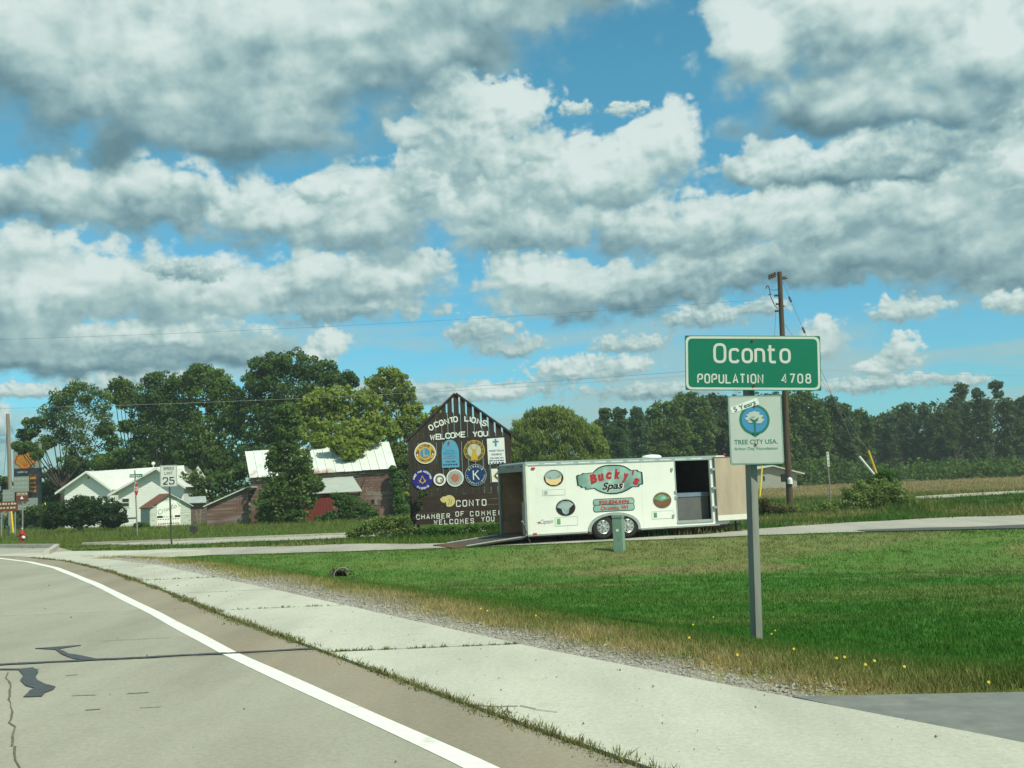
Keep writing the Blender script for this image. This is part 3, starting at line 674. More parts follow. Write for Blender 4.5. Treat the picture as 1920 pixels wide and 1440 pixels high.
# small yellow wildflowers in the verge
fl=[(1298,1170),(1336,1152),(1445,1183),(1452,1177),(1486,1211),(1566,1228),(1581,1226),(1620,1240),(1637,1233),(1694,1257),(1851,1273),(900,1136),(1003,1149),(912,1140),(1380,1222),(1290,1190)]
M_petal=plain('yellow_petal',(.75,.52,.02),.6); M_stem=plain('flower_stem',(.06,.12,.02),.7)
for i,(a,b) in enumerate(fl):
    x,y=ground_px(a,b,-.3)
    for _ in range(8): x,y=ground_px(a,b+4,gzf(x,y)+.12)
    z=gzf(x,y); f=thing('wildflower','small yellow flower on a thin stem in the roadside grass','flower',(x,y,z),'yellow flowers scattered in the roadside grass')
    mb=MB(); mb.tube((x,y,z-.02),(x+.01,y,z+.11),.003,.002,4); mb.build('stem',M_stem,f)
    mb=MB(); pl=Plane((x+.01,y,z+.113),(1,0,0),(0,.5,.86))
    for k in range(8): a0=k*45; mb.flat(pl,[(0,0)]+circ(0,0,.010,3,a0=a0,a1=a0+30),.001*(k%2))
    mb.build('flower_head',M_petal,f)
# ------------------------------------------------ materials of the built things
M_steel=mat('galvanised_steel',(.42,.44,.42),.45,.12,12,metal=.6); M_pgrey=mat('weathered_post',(.20,.215,.185),.75,.22,7,stretch=(1,1,.15),bump=.3)
M_green=mat('sign_green',(.002,.16,.088),.42,.05,3); M_sgrey=mat('sign_legend_silver',(.56,.60,.53),.42,.05,5); M_ssheet=mat('sign_sheet_white',(.46,.52,.46),.45,.05,4)
M_teal=mat('teal_print',(.02,.17,.12),.5,.06,8); M_sky=mat('blue_print',(.06,.25,.47),.5,.06,8); M_bolt=mat('rusty_bolt',(.12,.055,.03),.8,.3,40)
M_black=plain('black_paint',(.015,.016,.015),.5); M_wht=mat('white_paint',(.76,.79,.72),.55,.06,5); M_red=plain('red_paint',(.50,.025,.03),.45)
M_yel=plain('yellow_plastic',(.78,.60,.03),.45); M_al=mat('bright_aluminium',(.62,.64,.62),.32,.1,8,metal=.8); M_rub=plain('rubber',(.022,.022,.022),.85)
M_pole=mat('creosoted_pole',(.085,.060,.040),.85,.3,9,stretch=(1,1,.08),bump=.5); M_poleL=mat('weathered_pole',(.23,.20,.16),.85,.25,9,stretch=(1,1,.08),bump=.5)
M_navy=plain('navy_print',(.015,.03,.12),.5); M_gold=mat('gold_print',(.55,.36,.04),.5,.12,20); M_wire=plain('wire',(.05,.055,.055),.5)
def post(mb,pl,w,d,h,z0=0,m=None): mb.pbox(pl,-w/2,w/2,z0,h,-d/2,d/2,m)
# ------------------------------------------------ town sign on its post
b0=P(1422,1215,11.55); bx,by=b0.x,11.55; bz=gzf(bx,by)
ts=thing('road_sign','green town name and population sign above a smaller tree emblem sign, on one grey post','road sign',(bx,by,bz))
pl=Plane((bx,by,0)); pr=pl.ux*math.cos(.5)+Vector((0,1,0))*math.sin(.5)
ppl=Plane((bx,by+.06,0),pr); lean=P(1410.5,740,11.56).x-bx; ls=lambda v:lean*(v-bz)/(P(1410.5,740,11.56).z-bz)
mb=MB(); mb.prism(ppl,[(-.046+ls(bz-.3),bz-.3),(.046+ls(bz-.3),bz-.3),(.046+ls(3.04),3.04),(-.046+ls(3.04),3.04)],-.046,.046); mb.build('post',M_pgrey,ts)
pl=Plane((0,11.5,0))
def sign_frame(tl,br_,tr,pl):
    a=Vector(pl.uv(*tl)); b=Vector(pl.uv(*tr)); ang=math.atan2(b.y-a.y,b.x-a.x); return a,ang,(b-a).length
a,ang,w_=sign_frame((1284,629),None,(1537.5,630),pl); sp=pl.sub(a.x,a.y,ang); hh=104/1920*11.5
mb=MB(); mb.prism(sp,rrect(0,w_,-hh,0,.012,3),-.004,0,M_green)
e=.014; mb.prism(sp,rrect(e*.6,w_-e*.6,-hh+e*.6,-e*.6,.07,6),.0,.0015,M_sgrey); mb.prism(sp,rrect(e*.6+.026,w_-e*.6-.026,-hh+e*.6+.026,-e*.6-.026,.055,6),.0015,.003,M_green)
body=mb.build('sign_panel',None,ts)
def puv(px,py,q): return q.uv(px,py)
mb=MB(); u0,v0=sp.uv(1340,681); u1,v1=sp.uv(1482,644); h=v1-v0; letters(mb,sp,'O',u0,v0,h,.13,.26,5,.92,m=M_sgrey,o=.0045)
x=u0+.235; 
for k,ch in enumerate('conto'):
    uu=sp.uv([1369,1393,1417,1442,1464][k],681)[0]; letters(mb,sp,ch,uu,v0,h,.130,.26,5,.84,m=M_sgrey,o=.0045)
mb.build('lettering',None,body)
for txt,a0,a1 in (('POPULATION',1308,1429),('4708',1465.5,1518.5)):
    ua,va=sp.uv(a0,719); ub,vb=sp.uv(a1,700); h=abs(sp.uv(a0,700.5)[1]-sp.uv(a0,719)[1]); n=len(txt); wid=.80; adv=((ub-ua)/(h*wid)-GW+(GW-.16)*txt.count('I'))/(n-1)
    mb=MB(); letters(mb,sp,txt,ua+.004,va,h,.15,.24,4,wid,adv,m=M_sgrey,o=.0045); mb.build('lettering',None,body)
for p in ((1410,639),(1413,723)):
    u,v=sp.uv(*p); mb=MB(); mb.prism(sp,circ(u,v,.017,10),0,.008); mb.prism(sp,circ(u,v,.009,6),.008,.016); mb.build('bolt',M_bolt,body)
# tree emblem panel
a,ang,w_=sign_frame((1364,742.5),None,(1465,740.5),pl); tp=pl.sub(a.x,a.y,ang); hh=129.5/1920*11.5
mb=MB(); mb.prism(tp,rrect(0,w_,-hh,0,.035,5),-.004,0,M_teal); mb.prism(tp,rrect(.006,w_-.006,-hh+.006,-.006,.03,5),0,.0015,M_ssheet)
mb.prism(tp,rrect(.012,w_-.012,-hh+.012,-.012,.026,5),.0015,.002,M_teal); mb.prism(tp,rrect(.0165,w_-.0165,-hh+.0165,-.0165,.022,5),.002,.003,M_ssheet)
body2=mb.build('sign_panel',None,ts,label='pale silver panel with a round tree emblem')
cu,cv=tp.uv(1414.5,787); r0=28.5/1920*11.5
mb=MB(); mb.flat(tp,circ(cu,cv,r0,40),.0045,M_teal); mb.flat(tp,circ(cu,cv,r0*.83,40),.0055,M_sky)
mb.flat(tp,[(cu-r0*.32,cv-r0*.93),(cu+r0*.34,cv-r0*.93),(cu,cv-r0*1.16)],.0045,M_teal)
mb.flat(tp,[(cu-.012,cv-r0*1.05),(cu+.012,cv-r0*1.05),(cu+.012,cv-.2*r0),(cu+.05,cv+.1*r0),(cu+.04,cv+.14*r0),(cu,cv-.02*r0),(cu-.05,cv+.12*r0),(cu-.058,cv+.07*r0),(cu-.012,cv-.25*r0)],.0075,M_teal)
rr=random.Random(4)
for (x,y,a_,b_) in [(0,.42,.36,.13),(-.22,.30,.30,.12),(.27,.22,.30,.13),(-.36,.08,.26,.12),(.12,.05,.34,.11),(.40,-.02,.22,.12),(-.25,-.12,.20,.09),(.28,-.17,.22,.08)]:
    mb.flat(tp,[(cu+r0*(x+a_*1.06*math.cos(t)),cv+r0*(y-.03+b_*1.3*math.sin(t))) for t in [k*.45 for k in range(14)]],.0062,M_teal)
    mb.flat(tp,[(cu+r0*(x+a_*math.cos(t)*(1+.12*math.sin(5*t))),cv+r0*(y+b_*math.sin(t)*(1+.12*math.sin(5*t)))) for t in [k*.3 for k in range(21)]],.0069+.00005*x,M_ssheet)
mb.build('emblem',None,body2)
mb=MB()
u,v=tp.uv(1417.5,832.5); ftext(mb,tp,'TREE CITY USA.',u,v-.0,.072,.0045,M_teal,offset=.012,width=81/1920*11.5)
mb.build('lettering',None,body2); mb=MB(); u,v=tp.uv(1417.5,843.5); ftext(mb,tp,'Arbor Day Foundation',u,v,.046,.0045,M_teal,offset=.004,width=81/1920*11.5)
mb.build('lettering',None,body2)
mb=MB(); q=tp.sub(*tp.uv(1397,761.5),math.radians(19)); mb.prism(q,[(-.168,-.028),(.158,-.034),(.158,.042),(-.168,.040)],.004,.006,M_wht)
ftext(mb,q,'5 Years',-.005,-.020,.075,.0095,M_teal,offset=.010,width=.26); mb.build('sticker',None,body2,label='white sticker stuck askew over the emblem')
for p in ((1414,762),(1416.5,834)):
    u,v=tp.uv(*p); mb=MB(); mb.prism(tp,circ(u,v,.014,10),.003,.013); mb.build('bolt',M_bolt,body2)
# ------------------------------------------------ trailer
O3=P(990,1005,29.5); TO=Vector((O3.x,29.5,0)); TA=math.radians(19.2); ta=Vector((math.cos(TA),math.sin(TA),0)); tb=Vector((-math.sin(TA),math.cos(TA),0))
tz=-.17; side=Plane(TO,ta); ZB,ZT=.05,2.10; TW=2.35
M_tw=mat('trailer_skin',(.70,.73,.66),.4,.035,1.2,var2=((.62,.66,.59),.7,.58)); M_ply=mat('plywood',(.40,.335,.245),.8,.14,4,stretch=(1,1,.2)); M_dkply=mat('brown_plywood',(.105,.055,.035),.8,.25,3)
M_rear=mat('rear_lining_lit',(.42,.22,.13),.85,.25,3); M_inner=mat('lining_shade',(.045,.026,.018),.85,.25,3)  # lit and shaded lining: the light inside is put into the two colours
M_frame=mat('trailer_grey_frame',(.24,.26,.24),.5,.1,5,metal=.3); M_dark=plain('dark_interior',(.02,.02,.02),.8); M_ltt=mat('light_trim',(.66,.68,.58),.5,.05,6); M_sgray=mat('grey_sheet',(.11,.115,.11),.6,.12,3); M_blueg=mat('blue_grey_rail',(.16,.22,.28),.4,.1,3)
tr=thing('cargo_trailer','white enclosed two-axle cargo trailer with its side door and rear ramp open','trailer',(TO.x,TO.y,tz))
UL=side.uv(1267,900)[0]; UR=side.uv(1331,900)[0]; LEN=side.uv(1344,900)[0]; vt=side.uv(1300,863)[1]; vb=side.uv(1300,975)[1]
UW=side.uv(1152,990)[0]; arc=[]
mb=MB()
# near wall with the wheel arch cut out and the door opening
wa=[(UW+.82*math.cos(t),ZB+.02+.50*math.sin(t)**.8) for t in [math.pi*(1-k/14) for k in range(15)]]
mb.prism(side,[(0,ZB)]+wa+[(UL,ZB),(UL,ZT),(0,ZT)],-.05,0); mb.prism(side,[(UL,ZB),(UR,ZB),(UR,vb),(UL,vb)],-.05,0); mb.prism(side,[(UL,vt),(UR,vt),(UR,ZT),(UL,ZT)],-.05,0); mb.prism(side,[(UR,ZB),(LEN,ZB),(LEN,ZT),(UR,ZT)],-.05,0)
mb.build('side_wall',M_tw,tr)
mb=MB(); mb.prism(side,[(0.02,ZB),(2.6,ZB),(2.6,ZT),(0.02,ZT)],-TW,-TW+.05); mb.build('side_wall',M_rear,tr,label='rear part of the far wall, brown lightened as if lit from the open rear')
mb=MB(); mb.prism(side,[(2.6,ZB),(LEN,ZB),(LEN,ZT),(2.6,ZT)],-TW,-TW+.05); mb.build('side_wall',M_inner,tr,label='front part of the far wall, coloured dark as interior shade')  # interior shade painted into the wall colour
mb=MB(); q=Plane(side.W(0,ZT),ta,tb); mb.prism(q,[(.1,.06),(LEN,.06),(LEN,TW-.06),(.1,TW-.06)],-.03,-.006); mb.build('shade_ceiling_panel',M_inner,tr)  # added dark panel so the white roof does not brighten the interior
mb=MB(); q=Plane(side.W(LEN-.03,0),tb,(0,0,1)); mb.pbox(q,.06,TW-.06,ZB+.01,ZT-.04,-.02,.02); mb.build('shade_end_panel',M_inner,tr)  # added dark panel over the white nose, standing for interior shade
mb=MB(); top=Plane(side.W(0,ZT),ta,tb); NL=LEN+.95
nose=[(LEN,0),(LEN+.35,.12),(NL,TW/2-.15),(NL,TW/2+.15),(LEN+.35,TW-.12),(LEN,TW)]
mb.prism(top,[(0,0)]+nose+[(0,TW)],.0,.05); mb.build('roof',M_tw,tr)
bot=Plane(side.W(0,ZB),ta,tb); mb=MB(); mb.prism(bot,[(0,.051)]+[(LEN,.051)]+nose[1:5]+[(LEN,TW-.051),(0,TW-.051)],-.06,.0); mb.build('floor',M_dkply,tr)
mb=MB()
for i in range(5):
    a,b=nose[i],nose[i+1]; mb.face([bot.W(*a),bot.W(*b),top.W(*b),top.W(*a)])
mb.build('nose',M_tw,tr)
mb=MB(); mb.pbox(side,0,LEN,ZT-.07,ZT+.052,.0,.015,M_al)      # top rail with bright beads
for k in range(11): mb.pbox(side,k*.53+.05,k*.53+.43,ZT-.035,ZT-.015,.015,.022,M_wht)
mb.build('top_rail',None,tr)
mb=MB(); mb.pbox(side,0,UW-.85,ZB-.02,ZB+.03,0,.012,M_al); mb.build('bottom_rail',None,tr); mb=MB(); mb.pbox(side,UW+.85,LEN,ZB-.02,ZB+.03,0,.012,M_al); mb.build('bottom_rail',None,tr)
mb=MB(); mb.pbox(side,0,.08,ZB+.031,ZT-.071,0,.014,M_ltt); mb.build('corner_trim',None,tr)
for k in range(1,4):
    mb=MB(); mb.pbox(side,k*1.22-.006,k*1.22+.006,(ZB+.03 if abs(k*1.22-UW)>.86 else ZB+.60),ZT-.08,0,.003); mb.build('panel_seam',M_ltt,tr)
# rear frame
rear=Plane(TO,-tb,(0,0,1)) 
mb=MB(); 
for (u0,u1,v0,v1) in ((-TW,-.0,ZT-.22,ZT),(-TW,-TW+.10,ZB,ZT-.22),(-.10,0,ZB,ZT-.22)): mb.pbox(rear,u0,u1,v0,v1,.002,.06)
mb.build('rear_frame',M_frame,tr)
for u in (-TW+.08,-TW*.5-.25,-TW*.5,-TW*.5+.25,-.2): 
    mb=MB(); mb.pbox(rear,u-.05,u+.05,ZT-.09,ZT-.05,.06,.08); mb.build('marker_light',M_red,tr)
for p in ((1000,878),(1003.5,1001)):
    u,v=side.uv(*p); mb=MB(); mb.pbox(side,u-.07,u+.04,v-.025,v+.025,.015,.035); mb.build('marker_light',M_red,tr)
mb=MB(); u,v=side.uv(1358,851.5); mb.pbox(side,u-.05,u+.04,v-.02,v+.02,.015,.035); mb.build('marker_light',M_red,tr)
M_rampd=mat('ramp_deck',(.075,.062,.05),.85,.2,6)
# ramp lowered behind
mb=MB(); h0=side.W(-.02,ZB-.03,-.12); h1=side.W(-.02,ZB-.03,-TW+.12); rl=1.78; e0=h0-ta*rl; e1=h1-ta*rl; e0.z=e1.z=gzf(e0.x,e0.y)+.045
mb.hexa([h0-Vector((0,0,.05)),e0-Vector((0,0,.03)),e1-Vector((0,0,.03)),h1-Vector((0,0,.05)),h0,e0,e1,h1]); rmp=mb.build('ramp_door',M_rampd,tr)
up=Vector((0,0,.012))
for a_,b_ in ((h0,e0),(h1,e1)): mb=MB(); mb.tube(a_+up,b_+up,.022,n=6); mb.build('ramp_rail',M_al,rmp)
f0=e0-ta*.42; f1=e1-ta*.42; f0.z=f1.z=gzf(f0.x,f0.y)+.03; mb=MB(); mb.hexa([e0-up*4,f0-up*2,f1-up*2,e1-up*4,e0+up,f0+up*.5,f1+up*.5,e1+up]); mb.build('ramp_flap',M_dkply,rmp)
# things inside the trailer
ins=Plane(side.W(0,ZB,0),ta); 
cg=thing('cargo_crate','dark grey crate with a blue-grey top rail standing inside the side door of the trailer','crate',side.W((UL+UR)/2,ZB,-.8)); 
mb=MB(); vv=side.uv(1300,930)[1]; mb.pbox(side,UL-.35,UR+.1,ZB,vv-.02,-1.5,-.35); mb.build('crate_body',M_sgray,cg); mb=MB(); mb.pbox(side,UL-.36,UR+.11,vv-.02,vv+.10,-1.51,-.33); mb.build('top_rail',M_blueg,cg)
bd=thing('plywood_board','tan upright plywood board just inside the open rear of the trailer','board',side.W(.25,ZB,-.35)); mb=MB(); mb.hexa([side.W(*q) for q in ((.12,ZB,-.1),(.22,ZB,-.1),(.22,ZB,-.75),(.12,ZB,-.75),(.12,ZB+.95,-.1),(.22,ZB+.95,-.1),(.22,ZB+.95,-.75),(.12,ZB+.95,-.75))]); mb.build('sheet',M_ply,bd)
# side door leaf, swung forward
dpl=side.sub(UR+.10,0,0,.07); dl=side.uv(1405,900)[0]-UR-.10
mb=MB(); mb.pbox(dpl,.06,dl,vb-.06+.16,vt+.05,-.03,.0); dr=mb.build('side_door',M_ply,tr)
mb=MB(); mb.pbox(dpl,.06,dl,vb-.06,vb+.10,-.03,.004); mb.build('kick_plate',M_ltt,dr); mb=MB(); mb.pbox(dpl,.035,.06,vb-.08,vt+.07,-.035,.01); mb.pbox(dpl,.06,dl,vb-.09,vb-.06,-.035,.01); mb.pbox(dpl,.06,dl,vt+.05,vt+.075,-.035,.008); mb.build('door_edge',M_sgray,dr)
for k in (.18,.5,.82):
    v=vb+(vt-vb)*k+.03; mb=MB(); mb.pbox(side,UR+.045,UR+.14,v-.035,v+.035,.004,.09); mb.build('hinge',M_al,tr)
mb=MB(); mb.pbox(side,UL-.03,UL,vb,vt,0,.012); mb.pbox(side,UR,UR+.03,vb,vt,0,.012); mb.pbox(side,UL-.03,UR+.03,vt,vt+.03,0,.012); mb.build('door_frame',M_al,tr)
mb=MB(); mb.pbox(side,UL-.03,UR+.03,vb-.075,vb-.0,0,.03); mb.build('sill',M_al,tr)
for p in ((1259,880),(1262,967),(1266,922),(1267,932)): u,v=side.uv(*p); mb=MB(); mb.pbox(side,u-.03,u+.03,v-.04,v+.04,.012,.045); mb.build('latch',M_steel if p[1] in(880,967) else M_al,tr)
# jack, coupler
mb=MB(); j=side.W(LEN+.75,0,-.3); j2=Vector((j.x,j.y,gzf(j.x,j.y))); mb.tube(j2+Vector((0,0,.04)),Vector((j.x,j.y,ZB+.2)),.03,n=8); mb.lathe(j2,(0,0,1),[(0,.12),(.04,.12),(.05,.05)],12); mb.build('jack',M_black,tr)
mb=MB(); mb.hexa([side.W(LEN-.2,ZB-.12,-.05),side.W(LEN+1.4,ZB-.12,-TW/2+.05),side.W(LEN+1.4,ZB-.12,-TW/2-.05),side.W(LEN-.2,ZB-.12,-.15)]+[side.W(LEN-.2,ZB-.03,-.05),side.W(LEN+1.4,ZB-.03,-TW/2+.05),side.W(LEN+1.4,ZB-.03,-TW/2-.05),side.W(LEN-.2,ZB-.03,-.15)]); mb.build('tongue',M_black,tr)
mb=MB(); u,v=side.uv(1237,851); c=side.W(u,ZT+.05,-.55); mb.lathe(c,(0,0,1),[(0,.30),(.05,.30),(.09,.22),(.11,.05)],18); mb.build('roof_vent',M_wht,tr)
# wheels with arch trim
def wheel(u,off,nm='wheel'):
    c=side.W(u,tz+.345,off); mb=MB(); n_=side.n; R=.345
    mb.lathe(c-n_*.20,n_,[(0,.20),(0,.30),(.02,.335),(.05,R),(.15,R),(.18,.335),(.20,.30),(.205,.205),(.17,.20)],28); w=mb.build(nm,M_rub,tr,smooth=False)
    mb=MB(); mb.lathe(c-n_*.06,n_,[(0,.20),(.055,.205),(.065,.195),(.05,.17),(.02,.16)],24,M_al)
    for k in range(8):
        a=k*math.pi/4; e1=Vector(side.ux*math.cos(a)+side.uy*math.sin(a)); e2=Vector(-side.ux*math.sin(a)+side.uy*math.cos(a)); q=[c+e1*.04-e2*.032,c+e1*.175-e2*.042,c+e1*.175+e2*.042,c+e1*.04+e2*.032]
        mb.hexa([p-n_*.03 for p in q]+[p+n_*.012 for p in q],M_al)
    mb.lathe(c-n_*.03,n_,[(0,.055),(.06,.055),(.09,.035),(.095,.01)],12,M_al); mb.build('rim',None,w)
u1=side.uv(1131,992)[0]; u2=side.uv(1177,992)[0]
wheel(u1,.02);wheel(u2,.02);wheel(side.uv(1085,990)[0]+.66,-TW-.02+.22);wheel(side.uv(1085,990)[0]+1.5,-TW-.02+.22)
mb=MB(); A=[(UW+.84*math.cos(t),ZB+.02+.52*math.sin(t)**.8) for t in [math.pi*(1-k/16) for k in range(17)]]; B=[(UW+.76*math.cos(t),ZB+.0+.46*math.sin(t)**.8) for t in [math.pi*(1-k/16) for k in range(17)]]
for i in range(16): mb.prism(side,[A[i],A[i+1],B[i+1],B[i]],-.02,.05)
mb.build('fender',M_al,tr)
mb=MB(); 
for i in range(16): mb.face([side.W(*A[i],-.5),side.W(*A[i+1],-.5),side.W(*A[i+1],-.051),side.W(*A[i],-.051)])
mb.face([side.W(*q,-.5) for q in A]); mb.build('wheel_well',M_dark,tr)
# graphics on the side (flat print)
def T(px,py): return side.uv(px,py)
M_dgr=plain('print_dark_green',(.025,.055,.045),.45); M_pt=mat('print_teal_metal',(.22,.36,.31),.35,.45,1.4,detail=3); M_pred=mat('print_red',(.40,.025,.03),.45,.15,9); M_pcream=plain('print_cream',(.70,.52,.25),.5); M_pwater=mat('print_water',(.22,.36,.36),.4,.5,5); M_pgrn=mat('print_green',(.10,.30,.12),.5,.3,6); M_pbrn=mat('print_brown',(.16,.08,.04),.5,.15,6); M_pgy=plain('print_grey',(.33,.38,.35),.5); M_out=plain('print_pale_edge',(.80,.86,.78),.5); M_pdk=plain('print_black',(.02,.012,.012),.5)
Z7=lambda x,y:(1100+x/16,860+y/16)
outline=[(90,420),(180,410)]+[]
top_=[(-20,432),(90,420),(178,412),(230,350),(320,275),(440,220),(560,190),(700,178),(850,178),(1000,185),(1120,210),(1230,265),(1330,335),(1520,325),(1560,375),(1670,395),(1680,470),(1700,740),(1685,775),(1600,790),(1570,850),(1380,860),(1240,950),(1060,1030),(880,1070),(700,1075),(540,1055),(400,1010),(280,950),(220,905),(0,935),(-55,930)]
lft=[(-70,865),(-165,885),(-215,830),(-290,815),(-330,520),(-270,480),(-170,470),(-140,430)]
pts=[Z7(*p) for p in top_+lft]; q=[T(*p) for p in pts]; cx=sum(a for a,b in q)/len(q); cy=sum(b for a,b in q)/len(q)
sc_=lambda k,ky:[(cx+(a-cx)*k,cy+(b-cy)*ky) for a,b in q]
mb=MB(); mb.flat(side,sc_(1.02,1.04),.004,M_out); mb.flat(side,sc_(1,1),.006,M_dgr); mb.flat(side,sc_(.945,.90),.008,M_pt)
bl=[]; 
for ch,px,py,an,sz in (('B',1112.5,903,20,.34),('u',1126,898.5,14,.36),('c',1140,895,7,.36),('k',1155,894.3,0,.36),('y',1171,896.5,-9,.36),("'",1182.5,897,-12,.36),('s',1190,905,-18,.36)):
    s=side.sub(*T(px,py+1.5),math.radians(an)); w=(.235 if ch=='B' else .19) if ch!="'" else .05
    ftext(mb,s,ch,0+.012,-.022,sz,.0095,M_pdk,shear=.25,offset=.045,width=w+.045*0); ftext(mb,s,ch,0,-.010,sz,.012,M_pred,shear=.25,offset=.06,width=w)
s=side.sub(*T(1147.5,917),math.radians(1.5)); ftext(mb,s,'Spas',.008,-.006,.30,.010,M_out,shear=.3,offset=.05,width=.74); ftext(mb,s,'Spas',0,0,.29,.013,M_pdk,shear=.3,offset=.035,width=.70)
mb.build('decal',None,tr,label='large name badge with red and black lettering')
mb=MB()
for k,(xa,xb,ya,yb) in enumerate(((1111.5,1189.5,934.5,949),(1112,1190,946,959.5))):
    a=T(xa,(ya+yb)/2+1.2);b=T(xb,(ya+yb)/2-1.2); h=.215; mb.flat(side,rrect(a[0],b[0],a[1]-h/2,a[1]+h/2,h*.48,6),.005+.004*k,M_dgr); mb.flat(side,rrect(a[0]+.02,b[0]-.02,a[1]-h/2+.02,a[1]+h/2-.02,h*.4,6),.007+.004*k,M_pt)
    ftext(mb,side,('920.834.4496','Oconto, WI')[k],(a[0]+b[0])/2,a[1]-.055,.155,.014,M_pred,shear=.15,offset=.03,width=(.98,.9)[k])
mb.build('decal',None,tr,label='two stacked grey bars with red phone number and place')
def oval(px,py,kind):
    cu,cv=T(px,py); rx,ry=.30,.235; mb=MB(); mb.flat(side,circ(cu,cv,rx+.012,36,ry+.012),.004,M_pgy); mb.flat(side,circ(cu,cv,rx,36,ry),.006,M_pdk if kind!=2 else M_pbrn)
    if kind==0:
        mb.flat(side,[(cu-.27,cv+.06),(cu-.24,cv-.10),(cu-.1,cv-.19),(cu+.08,cv-.20),(cu+.22,cv-.10),(cu+.25,cv+.06)],.008,M_pcream); mb.flat(side,circ(cu-.02,cv+.09,.26,24,.125),.010,M_pwater); mb.flat(side,circ(cu-.02,cv+.105,.20,24,.08),.012,M_pgy)
    elif kind==1:
        mb.flat(side,[(cu-.28,cv+.02),(cu-.24,cv+.10),(cu-.12,cv+.19),(cu+.1,cv+.19),(cu+.25,cv+.09),(cu+.12,cv-.02),(cu+.08,cv-.16),(cu,cv-.20),(cu-.09,cv-.15),(cu-.14,cv-.02)],.008,M_pwater); mb.flat(side,[(cu-.2,cv+.08),(cu-.1,cv+.15),(cu+.12,cv+.15),(cu+.2,cv+.08),(cu+.02,cv-.10)],.010,M_pgy)
    else:
        mb.flat(side,[(cu-.28,cv+.06),(cu-.03,cv-.02),(cu-.02,cv-.2),(cu-.2,cv-.13)],.008,M_pbrn); mb.flat(side,[(cu-.03,cv-.02),(cu+.26,cv+.05),(cu+.2,cv-.12),(cu-.02,cv-.2)],.0085,M_pbrn); mb.flat(side,[(cu-.28,cv+.06),(cu-.03,cv-.03),(cu+.27,cv+.05),(cu+.05,cv+.17),(cu-.1,cv+.17)],.010,M_pgrn); mb.flat(side,circ(cu,cv+.075,.14,20,.05),.012,M_pwater)
    mb.build('decal',None,tr,label='oval picture of a hot tub')
oval(1038,896.5,0);oval(1060.5,952,1);oval(1241.5,938,2)
def plate(px0,px1,py0,py1,m):
    a=T(px0,(py0+py1)/2+1);b=T(px1,(py0+py1)/2-1.5); h=(py1-py0)/64.; mb=MB(); mb.flat(side,[(a[0],a[1]-h/2),(b[0],a[1]-h/2),(b[0],a[1]+h/2),(a[0],a[1]+h/2)],.004,M_pgy); mb.flat(side,[(a[0]+.012,a[1]-h/2+.012),(b[0]-.012,a[1]-h/2+.012),(b[0]-.012,a[1]+h/2-.012),(a[0]+.012,a[1]+h/2-.012)],.006,M_tw); 
    if m is M_pgy: mb.flat(side,circ(a[0]+.1,a[1],h*.36,16),.008,m)
    else: mb.flat(side,[(a[0]+.06,a[1]-h*.3),(a[0]+.17,a[1]-h*.3),(a[0]+.17,a[1]+h*.35),(a[0]+.06,a[1]+h*.35)],.008,m)
    mb.build('decal',None,tr,label='pale rectangular maker plate')
plate(1017,1059,918,929,M_pgy);plate(1040.5,1083,969.5,986,M_pgrn);plate(1222,1263,958,973,M_pgrn)
mb=MB(); u,v=T(1024,979); ftext(mb,side,'Captain',u,v-.04,.17,.005,M_pdk,shear=.45,offset=-.008,width=.40); u,v=T(1009,980); mb.flat(side,[(u-.06,v),(u+.05,v+.03),(u+.06,v-.02),(u,v-.05),(u+.01,v-.01)],.005,M_pred); mb.build('decal',None,tr,label='small script name with a red flourish')
# ------------------------------------------------ green pedestal, stake, culvert
def gpos(px,py,y0=25.):
    """where that ray meets the ground"""
    lo,hi=3.,400.
    d=ray(px,py)
    t=3.
    pv=None
    while t<400:
        p=CAM+d*(t/d.y)
        if p.z<=gzf(p.x,p.y): 
            a,b=pv,t
            for _ in range(18):
                m=(a+b)/2; p=CAM+d*(m/d.y)
                if p.z<=gzf(p.x,p.y): b=m
                else: a=m
            return (p.x,p.y,gzf(p.x,p.y))
        pv=t; t*=1.01
    p=CAM+d*(y0/d.y); return (p.x,y0,gzf(p.x,y0))
x,y,z=gpos(1162,1034); s=(y)/1920; M_pg=mat('pedestal_green',(.19,.30,.225),.6,.10,6,var2=((.16,.24,.18),3,.62))
pdl=thing('utility_pedestal','pale green square utility pedestal standing in the mown grass before the trailer wheels','utility box',(x,y,z)); ang=math.radians(-22); q=Plane((x,y,z),(math.cos(ang),math.sin(ang),0)); w=18*s; hgt=67*s
mb=MB(); mb.pbox(q,-w/2,w/2,-.1,hgt*.93,-w*.9/2,w*.9/2); mb.build('cabinet',M_pg,pdl); mb=MB(); mb.pbox(q,-w/2-.012,w/2+.012,hgt*.93,hgt,-w*.45-.012,w*.45+.012); mb.build('lid',M_pg,pdl)
mb=MB(); mb.pbox(q,-w*.15,w*.12,hgt*.55,hgt*.62,w*.45,w*.45+.006); mb.build('label_plate',M_wht,pdl); mb=MB(); mb.prism(q,circ(w*.1,hgt*.33,.012,8),w*.45,w*.45+.01); mb.build('lock',M_bolt,pdl)
x,y,z=gpos(997,1020); st=thing('marker_stake','thin leaning steel stake with a pale blue tip behind the rear of the trailer','stake',(x,y,z)); tp_=P(979,977,y-.4); tp2=P(982,984,y-.35)
mb=MB(); mb.tube((x,y,z-.1),tp2,.018,n=6); mb.build('rod',mat('stake_brown',(.10,.08,.07),.7,.2,20),st); mb=MB(); mb.tube(tp2,tp_,.032,n=6); mb.build('tip',M_blueg,st)
x,y,z=gpos(637,1082); cv_=thing('culvert_pipe','dark open end of a half-buried culvert pipe in the ditch grass','culvert pipe',(x,y,z)); M_rust=mat('rusty_culvert',(.05,.038,.028),.9,.4,14); s=y/1920
